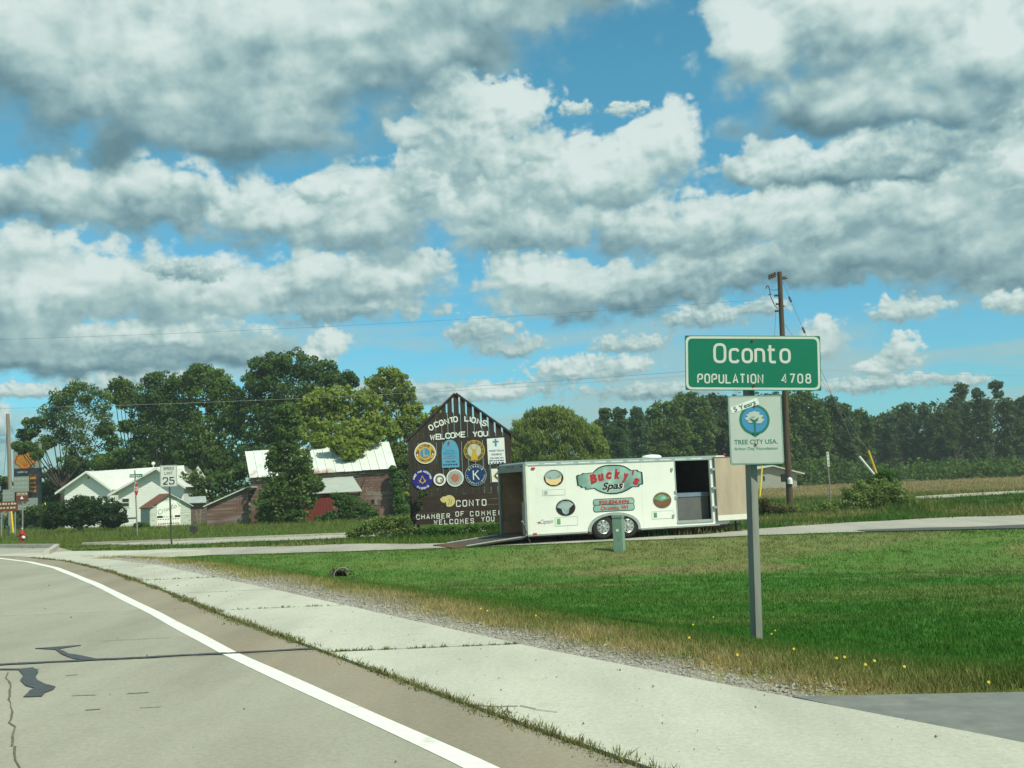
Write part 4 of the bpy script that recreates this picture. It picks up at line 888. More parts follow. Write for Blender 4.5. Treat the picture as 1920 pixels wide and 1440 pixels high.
ad=Vector((.25,-1,.12)).normalized(); mb=MB(); c=Vector((x,y,z-.02)); R=.20; mb.lathe(c+ad*.0-ad*.9,ad,[(0,R),(.3,R),(.36,R*1.06),(.42,R),(.6,R),(.9,R),(.9,R*.86),(.2,R*.84)],24); mb.build('pipe',M_rust,cv_)
mb=MB(); 
a_=ad.orthogonal().normalized(); b_=ad.cross(a_)
ring=[c+ad*.905+Vector((math.cos(t)*R*1.02,0,math.sin(t)*R*1.02)) for t in [math.pi*(.25+.75*k/10) for k in range(11)]]
mb.path(ring,.012,5); mb.build('rim',M_steel,cv_)
rg=np.random.RandomState(9); mb=MB()
for k in range(60):
    a=rg.uniform(0,math.pi); rr_=rg.uniform(.8,1.5)*R; p=c+Vector((math.cos(a)*rr_*1.5+.12,rg.uniform(-.6,.1),abs(math.sin(a))*rr_*.85)); s_=rg.uniform(.03,.08); t=rg.rand(3)*2-1; u=Vector(t).normalized(); v=u.orthogonal()
    mb.face([p-u*s_,p+v*s_*.5,p+u*s_])
mb.build('debris',M_rust,cv_,kind='stuff')
# ------------------------------------------------ welcome board
M_brd=mat('dark_weathered_wood',(.040,.033,.025),.85,.35,6,stretch=(1.5,1,.12),bump=.5,var2=((.060,.058,.035),2.2,.60)); M_brd2=mat('dark_brown_panel',(.040,.026,.020),.8,.3,4,stretch=(.3,1,1.5)); M_let=mat('white_lettering',(.72,.75,.68),.6,.1,12)
BY=38.; bp=Plane((P(853,900,BY).x,BY,0)); C3=lambda x,y:bp.uv(740+x/4.5,720+y/4.5)
gz0=gzf(bp.O.x,BY); wb=thing('welcome_board','dark gabled plank board with welcome lettering and round club emblems','welcome board',(bp.O.x,BY,gz0))
apex=C3(512,85); el_=C3(92,495); er_=C3(1048,468); wl=C3(118,600)[0]; wr=C3(985,600)[0]; bottom=C3(500,935)[1]
def rk(u): # underside of the rake
    if u<apex[0]: t=(u-el_[0])/(apex[0]-el_[0]); return el_[1]+(apex[1]-el_[1])*t
    t=(u-apex[0])/(er_[0]-apex[0]); return apex[1]+(er_[1]-apex[1])*t
slit={410:(200,292),462:(140,262),515:(100,248),572:(140,262),627:(180,268),685:(225,305),750:(270,385),807:(315,380),865:(355,432),765:(470,522),925:(400,430),535:(330,390),360:(340,400),310:(300,330)}
ed=[118,152]+[205,255,307,359,410,462,515,572,627,685,750,807,865,925,985]
for i in range(len(ed)-1):
    xa=C3(ed[i],700)[0]; xb=C3(ed[i+1],700)[0]; g_=.012; sl=slit.get(ed[i+1]); mb=MB(); xb2=xb-g_
    oz=.0+.008*(i%2)
    bt=bottom+.03*math.sin(i*2.3)
    if sl:
        v1=C3(500,sl[0])[1]; v0=C3(500,sl[1])[1]; gg=.062; v1=min(v1,rk(xb-gg)-.01)
        poly=[(xa,bt),(xb2,bt),(xb2,v0),(xb-gg,v0+.08),(xb-gg,rk(xb-gg))]+([(apex[0],apex[1])] if xa<apex[0]<xb-gg else [])+[(xa,rk(xa))]
    else: poly=[(xa,bt),(xb2,bt),(xb2,rk(xb2))]+([(apex[0],apex[1])] if xa<apex[0]<xb2 else [])+[(xa,rk(xa))]
    mb.prism(bp,poly,-.04+oz,-.01+oz); mb.build('plank',M_brd,wb)
mb=MB()
for a,b in ((el_,apex),(apex,er_)):
    d=Vector((b[0]-a[0],b[1]-a[1])).normalized(); n=Vector((-d.y,d.x)); mb.prism(bp,[a,b,(b[0]+n.x*.07,b[1]+n.y*.07),(a[0]+n.x*.07,a[1]+n.y*.07)],-.30,.05+(.002 if a is apex else 0))
mb.build('rake_board',M_brd,wb)
for u in (wl+.06,wr-.06): mb=MB(); mb.pbox(bp,u-.07,u+.07,gz0-.2,rk(u)-.03,-.19,-.05); mb.build('post',M_brd,wb)
mb=MB(); mb.pbox(bp,wl,wr,bottom+.25,bottom+.37,-.10,-.045); mb.pbox(bp,wl,wr,el_[1]-.02,el_[1]+.10,-.10,-.045); mb.build('crossbeam',M_brd,wb)
# lower panel made of wide boards
pl0=C3(147,945); pb=C3(155,1190); wR=C3(985,600)[0]+.02; nb=5; top_v=pl0[1]; bot_v=pb[1]
for k in range(nb):
    v0=bot_v+(top_v-bot_v)*k/nb; v1=bot_v+(top_v-bot_v)*(k+1)/nb-.008; mb=MB(); mb.pbox(bp,pl0[0],wR,v0,v1,.055,.09+.004*(k%2)); mb.build('board',M_brd2,wb)
for u in (pl0[0]+.2,wR-.25): mb=MB(); mb.pbox(bp,u-.05,u+.05,gz0-.2,bot_v+.3,.0,.05); mb.build('post',M_brd,wb)
mb=MB()
for ch,x,y,an in (('O',305,368,24),('C',350,343,20),('O',393,328,15),('N',438,316,12),('T',480,305,8),('O',512,298,4),('L',607,292,-1),('I',637,297,-4),('O',665,305,-8),('N',712,318,-13),('S',757,330,-16)):
    s=bp.sub(*C3(x,y),math.radians(an)); hh=.225; letters(mb,s,ch,-GW*hh*.5,-hh/2,hh,.19,.16,1,1.08,o=.012,m=M_let)
mb.build('lettering',None,wb); mb=MB()
for ch,x,y in (('W',318,447),('E',366,442),('L',404,439),('C',447,434),('O',490,430),('M',533,426),('E',578,423),('Y',678,420),('O',722,418),('U',766,415)):
    s=bp.sub(*C3(x,y+3),math.radians(0)); hh=.225; letters(mb,s,ch,-GW*hh*.55,-hh/2,hh,.19,.16,1,1.15,o=.012,m=M_let)
mb.build('lettering',None,wb)
def line(txt,x0,y0,x1,h,th=.15,o=.097):
    mb=MB(); a=C3(x0,y0); b=C3(x1,y0-(x1-x0)*.042); n=len(txt); adv=((b[0]-a[0])/h-GW)/(n-1); letters(mb,bp,txt,a[0],a[1],h,th,.10,1,1,adv,o=o,m=M_let); mb.build('lettering',None,wb)
line('CONTO',524,1037,772,.245,.14); line('CHAMBER',188,1144,466,.185,.14); line('OF',518,1118,585,.185,.14); line('COMMERCE',640,1116,1000,.185,.14)
line('WELCOMES',336,1188,668,.185,.14); line('YOU',735,1162,840,.185,.14)
M_cheese=mat('pale_yellow_print',(.60,.52,.20),.6,.1,9)
mb=MB(); c=C3(462,986); R=.215; mb.prism(bp,circ(c[0],c[1],R,26),.094,.098,M_cheese); mb.flat(bp,[(c[0]-.34,c[1]+.08),(c[0]-.22,c[1]+.17),(c[0]-.05,c[1]+.16),(c[0]-.1,c[1]+.02),(c[0]-.2,c[1]-.06),(c[0]-.29,c[1]-.02)],.100,M_cheese)
mb.flat(bp,[(c[0]-.22,c[1]-.10),(c[0]-.13,c[1]-.02),(c[0]-.10,c[1]-.2),(c[0]-.2,c[1]-.22)],.102,M_brd2); stroke(mb,bp,[(c[0]-.03,c[1]-.15),(c[0]+.02,c[1]+.03),(c[0]-.03,c[1]+.08)],.012,o=.104,m=M_brd2); stroke(mb,bp,[(c[0]+.06,c[1]-.12),(c[0]+.09,c[1]+.03)],.012,o=.104,m=M_brd2); mb.build('emblem',None,wb,label='pale yellow round head emblem before the lower lettering')
s45=38./1920/4.5
def disc(x,y,r,m,rim=None,rw=.1,n=40):
    cu,cv=C3(x,y); R=r*s45; mb=MB(); mb.prism(bp,circ(cu,cv,R,n),.0,.022,rim or m)
    if rim: mb.flat(bp,circ(cu,cv,R*(1-rw),n),.025,m)
    return mb,cu,cv,R
M_methb=mat('board_light_blue',(.10,.34,.47),.55,.06,6); M_kblue=plain('deep_blue',(.012,.045,.13),.5); M_mblue=plain('royal_blue',(.022,.022,.20),.5); M_cream=mat('aged_cream',(.50,.50,.36),.6,.12,12); M_sil=mat('faded_grey_print',(.34,.38,.34),.6,.2,14); M_coral=plain('coral_print',(.45,.16,.09),.6); M_dpg=mat('dark_olive',(.13,.12,.05),.6,.15,12)
mb,cu,cv,R=disc(258,583,90,M_gold,M_wht,.08)
mb.flat(bp,circ(cu,cv,R*.50,30),.028,M_gold); mb.flat(bp,circ(cu,cv,R*.46,30),.031,M_sky)
stroke(mb,bp,[(cu-.085,cv+.125),(cu-.015,cv+.125)],.035,o=.034,m=M_gold);stroke(mb,bp,[(cu-.05,cv+.125),(cu-.05,cv-.105),(cu+.085,cv-.105),(cu+.085,cv-.06)],.045,o=.036,m=M_gold)
arc_text(mb,bp,'LIONS',cu,cv,R*.72,125,62,.085,.22,o=.030,m=M_navy); arc_text(mb,bp,'INTERNATIONAL',cu,cv,R*.72,-140,-40,.055,.2,flip=True,o=.030,m=M_navy)
for sx in (-1,1):
    mb.flat(bp,[(cu+sx*R*.62,cv+R*.34),(cu+sx*R*.86,cv+R*.1),(cu+sx*R*.8,cv-R*.3),(cu+sx*R*.62,cv-R*.3),(cu+sx*R*.54,cv+.0)],.029,M_pbrn); mb.flat(bp,[(cu+sx*R*.62,cv-R*.02),(cu+sx*R*.8,cv-R*.12),(cu+sx*R*.72,cv-R*.34)],.032,M_wht)
mb.build('emblem',None,wb,label='round gold and blue emblem with the letter L')
a=C3(400,708);b=C3(547,702);t=C3(462,470); mb=MB(); w2=(b[0]-a[0])/2; mid=(a[0]+b[0])/2; sh=C3(400,590)[1]
pts=[(a[0],a[1]),(b[0],a[1]),(b[0],sh)]+[(mid+w2*math.cos(k*.17)**.9 if k<9 else mid,sh+(t[1]-sh)*math.sin(k*.17)) for k in range(1,9)]+[(mid,t[1])]+[(mid-w2*math.cos(k*.17)**.9,sh+(t[1]-sh)*math.sin(k*.17)) for k in range(8,0,-1)]+[(a[0],sh)]
mb.prism(bp,pts,0,.022,M_methb)
for tx,y,h,m,wd in (('UNITED',570,.085,M_sky,.34),('METHODIST',592,.085,M_sky,.50),('CHURCH',615,.085,M_sky,.40),('WELCOME',660,.075,M_navy,.36)): ftext(mb,bp,tx,mid,C3(470,y)[1],h,.026,m,offset=.012,width=wd)
dashes(mb,bp,a[0]+.05,b[0]-.05,C3(470,686)[1],.06,6,.026,M_navy); v=C3(470,628)[1]; mb.flat(bp,[(a[0]+.06,v),(b[0]-.06,v),(b[0]-.06,v+.012),(a[0]+.06,v+.012)],.026,M_red)
c=C3(452,505); mb.flat(bp,[(c[0]-.05,c[1]-.09),(c[0]+.01,c[1]-.02),(c[0]+.0,c[1]+.1),(c[0]-.03,c[1]+.03)],.026,M_red); stroke(mb,bp,[(c[0]+.02,c[1]-.09),(c[0]+.02,c[1]+.09)],.014,o=.027,m=M_navy);stroke(mb,bp,[(c[0]-.02,c[1]+.04),(c[0]+.06,c[1]+.04)],.014,o=.0275,m=M_navy)
mb.build('emblem',None,wb,label='light blue arched church sign')
mb,cu,cv,R=disc(672,563,90,M_dpg,M_gold,.06)
mb.flat(bp,circ(cu,cv,R*.64,30),.028,M_cream); mb.flat(bp,[(cu-R*.12,cv-R*.1),(cu+R*.12,cv-R*.1),(cu+R*.3,cv-R*.5),(cu+R*.3,cv-R*.86),(cu-R*.35,cv-R*.86),(cu-R*.28,cv-R*.5)],.031,M_gold); mb.flat(bp,circ(cu,cv-R*.02,R*.2,16),.033,M_gold)
for sx in (-1,1):
    stroke(mb,bp,[(cu+sx*R*.1,cv+R*.1),(cu+sx*R*.3,cv+R*.26),(cu+sx*R*.36,cv+R*.5)],.02,o=.034,m=M_gold); stroke(mb,bp,[(cu+sx*R*.24,cv+R*.2),(cu+sx*R*.18,cv+R*.46)],.014,o=.0345,m=M_gold)
mb.flat(bp,circ(cu,cv+R*.8,R*.16,12),.030,M_coral); arc_text(mb,bp,'B P O',cu,cv,R*.80,200,120,.07,.2,o=.029,m=M_gold); arc_text(mb,bp,'ELKS',cu,cv,R*.80,60,-20,.07,.2,o=.029,m=M_gold)
mb.build('emblem',None,wb,label='round gold emblem with an antlered head')
mb,cu,cv,R=disc(235,808,85,M_mblue); arc_text(mb,bp,'FREE AND ACCEPTED',cu,cv,R*.84,170,8,.070,.24,o=.028,m=M_wht); arc_text(mb,bp,'MASONS',cu,cv,R*.84,-125,-50,.08,.22,flip=True,o=.028,m=M_wht)
k=.11; stroke(mb,bp,[(cu-k,cv-k*.9),(cu,cv+k*1.3),(cu+k,cv-k*.9)],.03,o=.030,m=M_gold); stroke(mb,bp,[(cu-k*1.2,cv-.01),(cu,cv-k*1.2),(cu+k*1.2,cv-.01)],.034,o=.032,m=M_gold)
mb.build('emblem',None,wb,label='dark blue disc with a gold square and compasses')
mb,cu,cv,R=disc(380,808,52,M_wht,M_wht,.05); mb.flat(bp,circ(cu,cv,R*.70,24),.028,M_black); mb.flat(bp,circ(cu,cv,R*.52,24),.031,M_cream); mb.flat(bp,[(cu-.07,cv+.08),(cu+.09,cv+.08),(cu+.09,cv-.02),(cu+.02,cv-.11),(cu-.06,cv-.03)],.034,M_wht); mb.flat(bp,[(cu+.02,cv+.03),(cu+.09,cv+.03),(cu+.09,cv-.02),(cu+.03,cv-.09)],.037,M_coral); mb.build('emblem',None,wb,label='small white ring with a dark centre and shield')
mb,cu,cv,R=disc(510,793,72,M_sil,M_wht,.12); mb.flat(bp,circ(cu,cv,R*.42,20),.028,M_coral); 
for k in range(16): a=k*22.5; mb.flat(bp,[(cu+R*.42*math.cos(math.radians(a)),cv+R*.42*math.sin(math.radians(a))),(cu+R*.62*math.cos(math.radians(a+5)),cv+R*.62*math.sin(math.radians(a+5))),(cu+R*.42*math.cos(math.radians(a+10)),cv+R*.42*math.sin(math.radians(a+10)))],.028,M_coral)
mb.build('emblem',None,wb,label='faded grey disc with a white rim')
mb,cu,cv,R=disc(685,768,90,M_kblue,M_sil,.05); stroke(mb,bp,[(cu-.09,cv-.17),(cu-.09,cv+.17)],.04,o=.030,m=M_let);stroke(mb,bp,[(cu+.10,cv+.17),(cu-.08,cv-.01)],.035,o=.032,m=M_let);stroke(mb,bp,[(cu-.03,cv+.04),(cu+.12,cv-.17)],.042,o=.034,m=M_let)
arc_text(mb,bp,'KIWANIS',cu,cv,R*.80,138,42,.072,.22,o=.030,m=M_let); arc_text(mb,bp,'INTERNATIONAL',cu,cv,R*.80,-178,-2,.062,.2,flip=True,o=.030,m=M_let); mb.build('emblem',None,wb,label='navy disc with a large white K')
mb=MB(); a=C3(790,678);b=C3(937,672);t=C3(782,462); w_=b[0]-a[0]; mb.prism(bp,[(a[0],a[1]),(a[0]+w_,a[1]+.02),(a[0]+w_-.02,t[1]+.02),(a[0]-.02,t[1])],0,.022,M_wht); mid=a[0]+w_/2
for tx,y,h,wd in (('PRESBYTERIAN',570,.095,.56),('CHURCH',601,.095,.38),('WELCOMES YOU',630,.07,.52)): ftext(mb,bp,tx,mid,C3(860,y)[1],h,.026,M_sky if y==570 else M_navy,offset=.018,width=wd)
dashes(mb,bp,a[0]+.04,a[0]+w_-.04,C3(860,651)[1],.05,7,.026,M_navy,2); dashes(mb,bp,a[0]+.04,a[0]+w_-.04,C3(860,670)[1],.05,5,.026,M_navy,3)
c=C3(852,495); stroke(mb,bp,[(c[0],c[1]-.14),(c[0],c[1]+.14)],.07,o=.026,m=M_sky); stroke(mb,bp,[(c[0]-.11,c[1]+.035),(c[0]+.11,c[1]+.035)],.06,o=.0265,m=M_sky); mb.build('emblem',None,wb,label='white rectangular church sign with a blue cross')
mb=MB(); a=C3(822,828);t=C3(818,716); mb.prism(bp,[(a[0],a[1]),(a[0]+.5,a[1]),(a[0]+.48,t[1]),(a[0]-.02,t[1])],0,.022,M_wht); c=C3(868,775); mb.flat(bp,[(c[0]-.17,c[1]),(c[0],c[1]+.17),(c[0]+.17,c[1]),(c[0],c[1]-.17)],.025,M_gold); mb.flat(bp,circ(c[0],c[1],.10,20),.028,M_kblue); mb.flat(bp,[(c[0]-.05,c[1]+.05),(c[0]+.05,c[1]+.05),(c[0]+.05,c[1]-.01),(c[0],c[1]-.06),(c[0]-.05,c[1]-.01)],.031,M_wht); mb.build('emblem',None,wb,label='white square sign half hidden by the trailer')
# ------------------------------------------------ speed limit sign, stop sign
M_galv=mat('dull_galvanised',(.26,.25,.22),.6,.15,9,metal=.2); M_sl=mat('sign_white_face',(.58,.62,.55),.5,.04,5)
def speed_sign(px0,px1,py0,py1,Y,base,lab,yaw=0,name='speed_limit_sign'):
    b=gpos(*base); pl=Plane((P((px0+px1)/2,py0,Y).x,Y,0),(math.cos(yaw),math.sin(yaw),0)); a=pl.uv(px0,py0+.5);c=pl.uv(px1,py1)
    t=thing(name,lab,'speed limit sign',(b[0],b[1],b[2])); w=.61; h=.76; u0=-w/2; v1=a[1]-.01; v0=v1-h
    mb=MB(); mb.prism(pl,rrect(u0,u0+w,v0,v1,.04,4),-.004,0,M_sl); 
    e=.018; R1=rrect(u0+e,u0+w-e,v0+e,v1-e,.03,4)
    stroke(mb,pl,R1,.009,True,.002,M_black); pn=mb.build('sign_panel',None,t)
    cu=0
    for txt,vv,h_,wd in (('SPEED',v1-.17,.105,.88),('LIMIT',v1-.335,.105,.88),('25',v0+.07,.27,1.05)):
        mb=MB(); letters(mb,pl,txt,cu,vv,h_,.145,.25,4,wd,GW+.24,o=.003,m=M_black,align='c'); mb.build('lettering',None,pn)
    mb=MB(); q=Plane((b[0],b[1],0)); top=pl.W(0,v1-.02,-.035); bt=Vector((b[0],b[1],b[2]-.2)); mb.tube(bt,top,.035,n=6); mb.build('post',M_galv,t)
    return t
speed_sign(300,332,872,912,36.6,(322,1022),'white speed limit 25 sign on a steel post before the small shed')
# far sign at the right, seen turned
b=gpos(1558,942); Yr=b[1]; 
speed_sign(1547,1556.5,846,868,Yr-.1,(1558,942),'narrow turned speed sign on a pale post left of the roadside bushes',yaw=1.08)
b=gpos(258,1007); YS=b[1]; tS=thing('stop_sign','stop sign seen nearly edge-on with a green street name blade on top of its post','stop sign',b)
tpt=P(252.6,882,YS); mb=MB(); mb.tube((b[0],b[1],b[2]-.2),tpt,.04,n=6); mb.build('post',M_galv,tS)
c=P(256.3,917,YS); yaw=1.64; pl=Plane((c.x,YS-.06,c.z),(math.cos(yaw),math.sin(yaw),0)); R=.39
oc=[(R*math.cos(math.radians(22.5+45*k)),R*math.sin(math.radians(22.5+45*k))) for k in range(8)]
mb=MB(); mb.prism(pl,oc,-.005,.0,M_wht); mb.flat(pl,[(x*.94,y*.94) for x,y in oc],.003,M_red); pn=mb.build('sign_panel',None,tS)
mb=MB(); letters(mb,pl,'STOP',0,-.12,.25,.17,.22,4,.9,o=.006,m=M_wht,align='c'); mb.build('lettering',None,pn)
c=P(255,892,YS); pl=Plane((c.x,YS-.05,c.z)); a=pl.uv(243,893.5); d=pl.uv(267,892.5); pl=pl.sub(0,0,math.atan2(d[1]-a[1],d[0]-a[0])); mb=MB(); mb.prism(pl,[(a[0],-.09),(d[0],-.09),(d[0],.09),(a[0],.09)],-.01,.01,M_green); dashes(mb,pl,a[0]+.04,d[0]-.03,-.05,.10,6,.013,M_sgrey,5); mb.build('street_blade',None,tS)
# ------------------------------------------------ hydrant
b=gpos(41.5,1019.5); s=b[1]/1920; hy=thing('fire_hydrant','small red fire hydrant by the far kerb of the junction','fire hydrant',b); M_hy=mat('hydrant_red',(.30,.035,.03),.55,.15,9)
mb=MB(); mb.lathe(b,(0,0,1),[(-.1,.15*1),(.04,.15),(.05,.12),(.46,.115),(.47,.15),(.52,.15),(.54,.13),(.64,.10),(.70,.05),(.72,.03),(.76,.03)],16); mb.build('barrel',M_hy,hy)
for d,nm in (((.95,-.3,0),'nozzle_cap'),((-.95,-.3,0),'nozzle_cap')): mb=MB(); mb.lathe(Vector(b)+Vector((0,0,.42)),d,[(.08,.06),(.17,.06),(.18,.075),(.22,.075),(.24,.03)],10); mb.build(nm,M_hy if d[0]<0 else M_hy,hy)
mb=MB(); mb.lathe(Vector(b)+Vector((0,0,.33)),(.75,-.65,0),[(.09,.075),(.20,.08),(.22,.05)],10); mb.build('pumper_cap',M_wht,hy); mb=MB(); mb.lathe(Vector(b)+Vector((0,0,.74)),(0,0,1),[(0,.035),(.07,.03)],8); mb.build('top_nut',M_sl,hy)
# ------------------------------------------------ utility poles, wires, guys
def upole(base,top,r0,r1,m,lab): 
    b=gpos(*base); t=P(top[0],top[1],b[1]); o=thing('utility_pole',lab,'utility pole',b); mb=MB(); n=6
    mb.tube((b[0],b[1],b[2]-.3),t,r0,r1,12); mb.build('pole',m,o); return o,Vector(b),t
pR,bR,tR=upole((1481,947),(1461.5,510),.165,.115,M_pole,'tall dark utility pole with insulators behind the green town sign'); YR=bR.y; sR=YR/1920
def PR(px,py,dy=0): return P(px,py,YR+dy)
M_ins=mat('brown_insulator',(.10,.06,.045),.35,.2,9); M_insw=plain('grey_insulator',(.33,.34,.32),.35)
mb=MB(); mb.path([PR(1461,513),PR(1453,514.5),PR(1447,516)],.035,6); mb.build('bracket',M_galv,pR)
for x,y in ((1452,515),(1447.5,517),(1442.5,519)): mb=MB(); c=PR(x,y); mb.lathe(c-Vector((0,0,.14)),(.15,0,1),[(0,.03),(.04,.085),(.10,.05),(.14,.095),(.20,.05),(.24,.08),(.28,.02)],10); mb.build('insulator',M_ins,pR)
mb=MB(); c=PR(1465,521.5); mb.hexa([c+Vector(v) for v in ((0,-.06,-.07),(.22,-.06,-.07),(.22,.06,-.07),(0,.06,-.07),(0,-.06,.07),(.22,-.06,.07),(.22,.06,.07),(0,.06,.07))]); mb.tube(c+Vector((.2,0,0)),c+Vector((.33,0,-.03)),.05,.02,8); mb.build('guy_clevis',M_bolt,pR)
mb=MB(); mb.path([PR(1436,541),PR(1437.5,537),PR(1440,535.5),PR(1442,540),PR(1443.5,546),PR(1445,553)],.028,6,r1=.02); mb.build('cutout_fuse',M_ins,pR)
mb=MB(); mb.path([PR(1459,542.7),PR(1450,543.5),PR(1445,542)],.025,6); mb.build('bracket',M_galv,pR)
mb=MB(); mb.path([PR(1440.5,553.5),PR(1443,551),PR(1447,561),PR(1453,573),PR(1458,578.5)],.02,6); mb.build('jumper_wire',M_wire,pR)
for x,y in ((1456,554),(1459,570),(1467.5,574),(1457,583)): mb=MB(); c=PR(x,y); mb.lathe(c+Vector((-.12,0,0)),(1,0,0),[(0,.03),(.03,.07),(.1,.04),(.14,.07),(.2,.03),(.26,.02)],8); mb.build('insulator',M_ins,pR)
mb=MB(); mb.path([PR(1455,583),PR(1452,628),PR(1455,680),PR(1472,900)],.008,4); mb.build('ground_wire',M_wire,pR)
mb=MB(); c=PR(1481,901,-.17); mb.lathe(c-Vector((0,0,.18)),(0,0,1),[(0,.03),(0.01,.13),(.24,.13),(.30,.09),(.34,.03)],14); mb.build('electric_meter',M_wht,pR)
mb=MB(); c=PR(1471,896,-.05); mb.box(c.x-.16,c.x+.14,c.y-.1,c.y+.1,c.z-.2,c.z+.2); mb.build('meter_box',M_dark,pR)
pL,bL,tL=upole((22,1003),(14.5,776),.15,.12,M_poleL,'weathered utility pole with a yellow guard at its foot near the left edge'); YL=bL.y
mb=MB(); mb.tube((bL.x+.16,bL.y-.1,bL.z+.1),P(20,948,YL-.1),.06,n=8); mb.build('pole_guard',M_yel,pL)
mb=MB(); mb.path([P(12.5,800,YL),P(11,850,YL),P(7,890,YL-1)],.014,5); mb.build('service_wire',M_wire,pL)
def cable(name,lab,pts,r,cat='power line',m=None):
    o=thing(name,lab,cat,pts[0]); mb=MB(); mb.path(pts,r,5); mb.build('wire',m or M_wire,o); return o
def span(a,b,sag,n=24): return [a.lerp(b,i/n)-Vector((0,0,4*sag*(i/n)*(1-i/n))) for i in range(n+1)]
A=PR(1468,690); L1=P(-900,775,YR*1.05); c1=span(L1,A,1.0,40)
M_wirel=plain('aluminium_wire',(.30,.31,.30),.45)
cable('power_line','low pale wire crossing before the left trees to the utility pole',span(P(-700,772,YR*.95),A,.62,40)+span(A,P(2500,700,YR*1.1),.3,20)[1:],.008,m=M_wirel)
cable('power_line','high thin wire running left from the utility pole over the trees',span(P(-700,650,YR*1.0),PR(1448,560),.5,40),.005)
cable('power_line','faint thin wire running left just above the low wire to the utility pole',span(P(300,752,YR*1.6),PR(1460,683),.25,30),.006)
# guys with plastic guards
def guy(gtop,gbot,ptop,m,lab,beads=()):
    b=gpos(*gbot); t=Vector(b); q=P(gtop[0],gtop[1],b[1]+.2); o=thing('guy_wire',lab,'guy wire',b); mb=MB(); mb.tube(t-Vector((0,0,.1)),q,.055,n=8); mb.build('wire_guard',m,o); mb=MB(); mb.tube(q,ptop,.009,n=4); mb.build('wire',M_wire,o)
    for f in beads: c=q.lerp(ptop,f); d=(ptop-q).normalized(); mb=MB(); mb.tube(c-d*.16,c+d*.16,.055,n=8); mb.build('guy_insulator',M_ins,o)
guy((1611,856),(1688,945),PR(1466,526),mat('white_plastic',(.62,.64,.60),.5,.05,5),'guy wire from the utility pole top with a white guard ending in the right bushes',(.215*0+.69,.88))
guy((1628,845),(1664,943),PR(1466,600),mat('orange_yellow_plastic',(.62,.38,.05),.5,.05,5),'guy wire with an orange-yellow guard ending in the right bushes')
guy((1429,873),(1424,936),PR(1464,640),M_yel,'guy wire with a yellow guard half hidden behind the town sign post')
guy((84,943),(103,990),P(14.8,790,YL),M_yel,'guy wire with a yellow guard left of the dark hedge')
# ------------------------------------------------ houses
M_side=mat('white_siding',(.76,.79,.73),.6,.04,2,var2=((.68,.72,.65),1.2,.62)); M_metroof=mat('white_metal_roof',(.68,.70,.66),.38,.05,1.5,var2=((.64,.67,.63),.9,.60)); M_trim=mat('house_trim',(.66,.69,.64),.5,.04,4)
M_glass=mat('dark_glass',(.03,.035,.04),.12,.1,3,spec=.6); M_found=mat('foundation',(.5,.5,.44),.8,.12,3)
def siding(mb,pl,poly,lap=.13,o=0,m=None,thick=.012):
    """clapboards cut from a convex wall outline, each lapping the one below"""
    v0=min(v for _,v in poly); v1=max(v for _,v in poly); v=v0
    def clip(P_,a,b):
        for lim,sg in ((a,1),(b,-1)):
            Q=[]
            for i in range(len(P_)):
                p,q=P_[i],P_[(i+1)%len(P_)]; dp=(p[1]-lim)*sg; dq=(q[1]-lim)*sg
                if dp>=0: Q.append(p)
                if dp*dq<0: t=dp/(dp-dq); Q.append((p[0]+(q[0]-p[0])*t,p[1]+(q[1]-p[1])*t))
            P_=Q
            if not P_: return []
        return P_
    while v<v1:
        c=clip(poly,v,v+lap)
        if len(c)>=3:
            c=c if sum(c[i][0]*c[(i+1)%len(c)][1]-c[(i+1)%len(c)][0]*c[i][1] for i in range(len(c)))>0 else c[::-1]
            mb.face([pl.W(a,b,o+thick*(1-(b-v)/lap)) for a,b in c],m)
            us=[a for a,b in c if abs(b-v)<1e-6]
            if len(us)>=2: mb.face([pl.W(min(us),v,o),pl.W(max(us),v,o),pl.W(max(us),v,o+thick),pl.W(min(us),v,o+thick)],m)
        v+=lap
HY=85.; hx=P(230,985,HY).x; hz=gzf(hx,HY); hs=thing('white_house','small white house with a bright metal roof and two front gables','house',(hx,HY,hz))
def panels(n,c,m,name,parent,proud=.0,thick=.03,rib=True):
    """roof plane from corners eaveL,eaveR,ridgeR,ridgeL cut into n sheets, each a part"""
    el,er,rr2,rl_=[Vector(q) for q in c]; nn=(er-el).cross(rl_-el).normalized(); 
    if nn.z<0: nn=-nn
    for i in range(n):
        a=i/n;b=(i+1)/n; q=[el.lerp(er,a),el.lerp(er,b),rl_.lerp(rr2,b),rl_.lerp(rr2,a)]; g=(q[1]-q[0]).normalized()*.012; q[1]-=g;q[2]-=g; off=nn*(.004*(i%2))
        mb=MB(); mb.hexa([p+off-nn*thick for p in q]+[p+off for p in q])
        if rib: w=(q[1]-q[0]).normalized()*.04; mb.hexa([q[0]+off,q[0]+w+off,q[3]+w+off,q[3]+off,q[0]+w*.2+nn*.045+off,q[0]+w*.8+nn*.045+off,q[3]+w*.8+nn*.045+off,q[3]+w*.2+nn*.045+off])
        mb.build(name,m,parent)
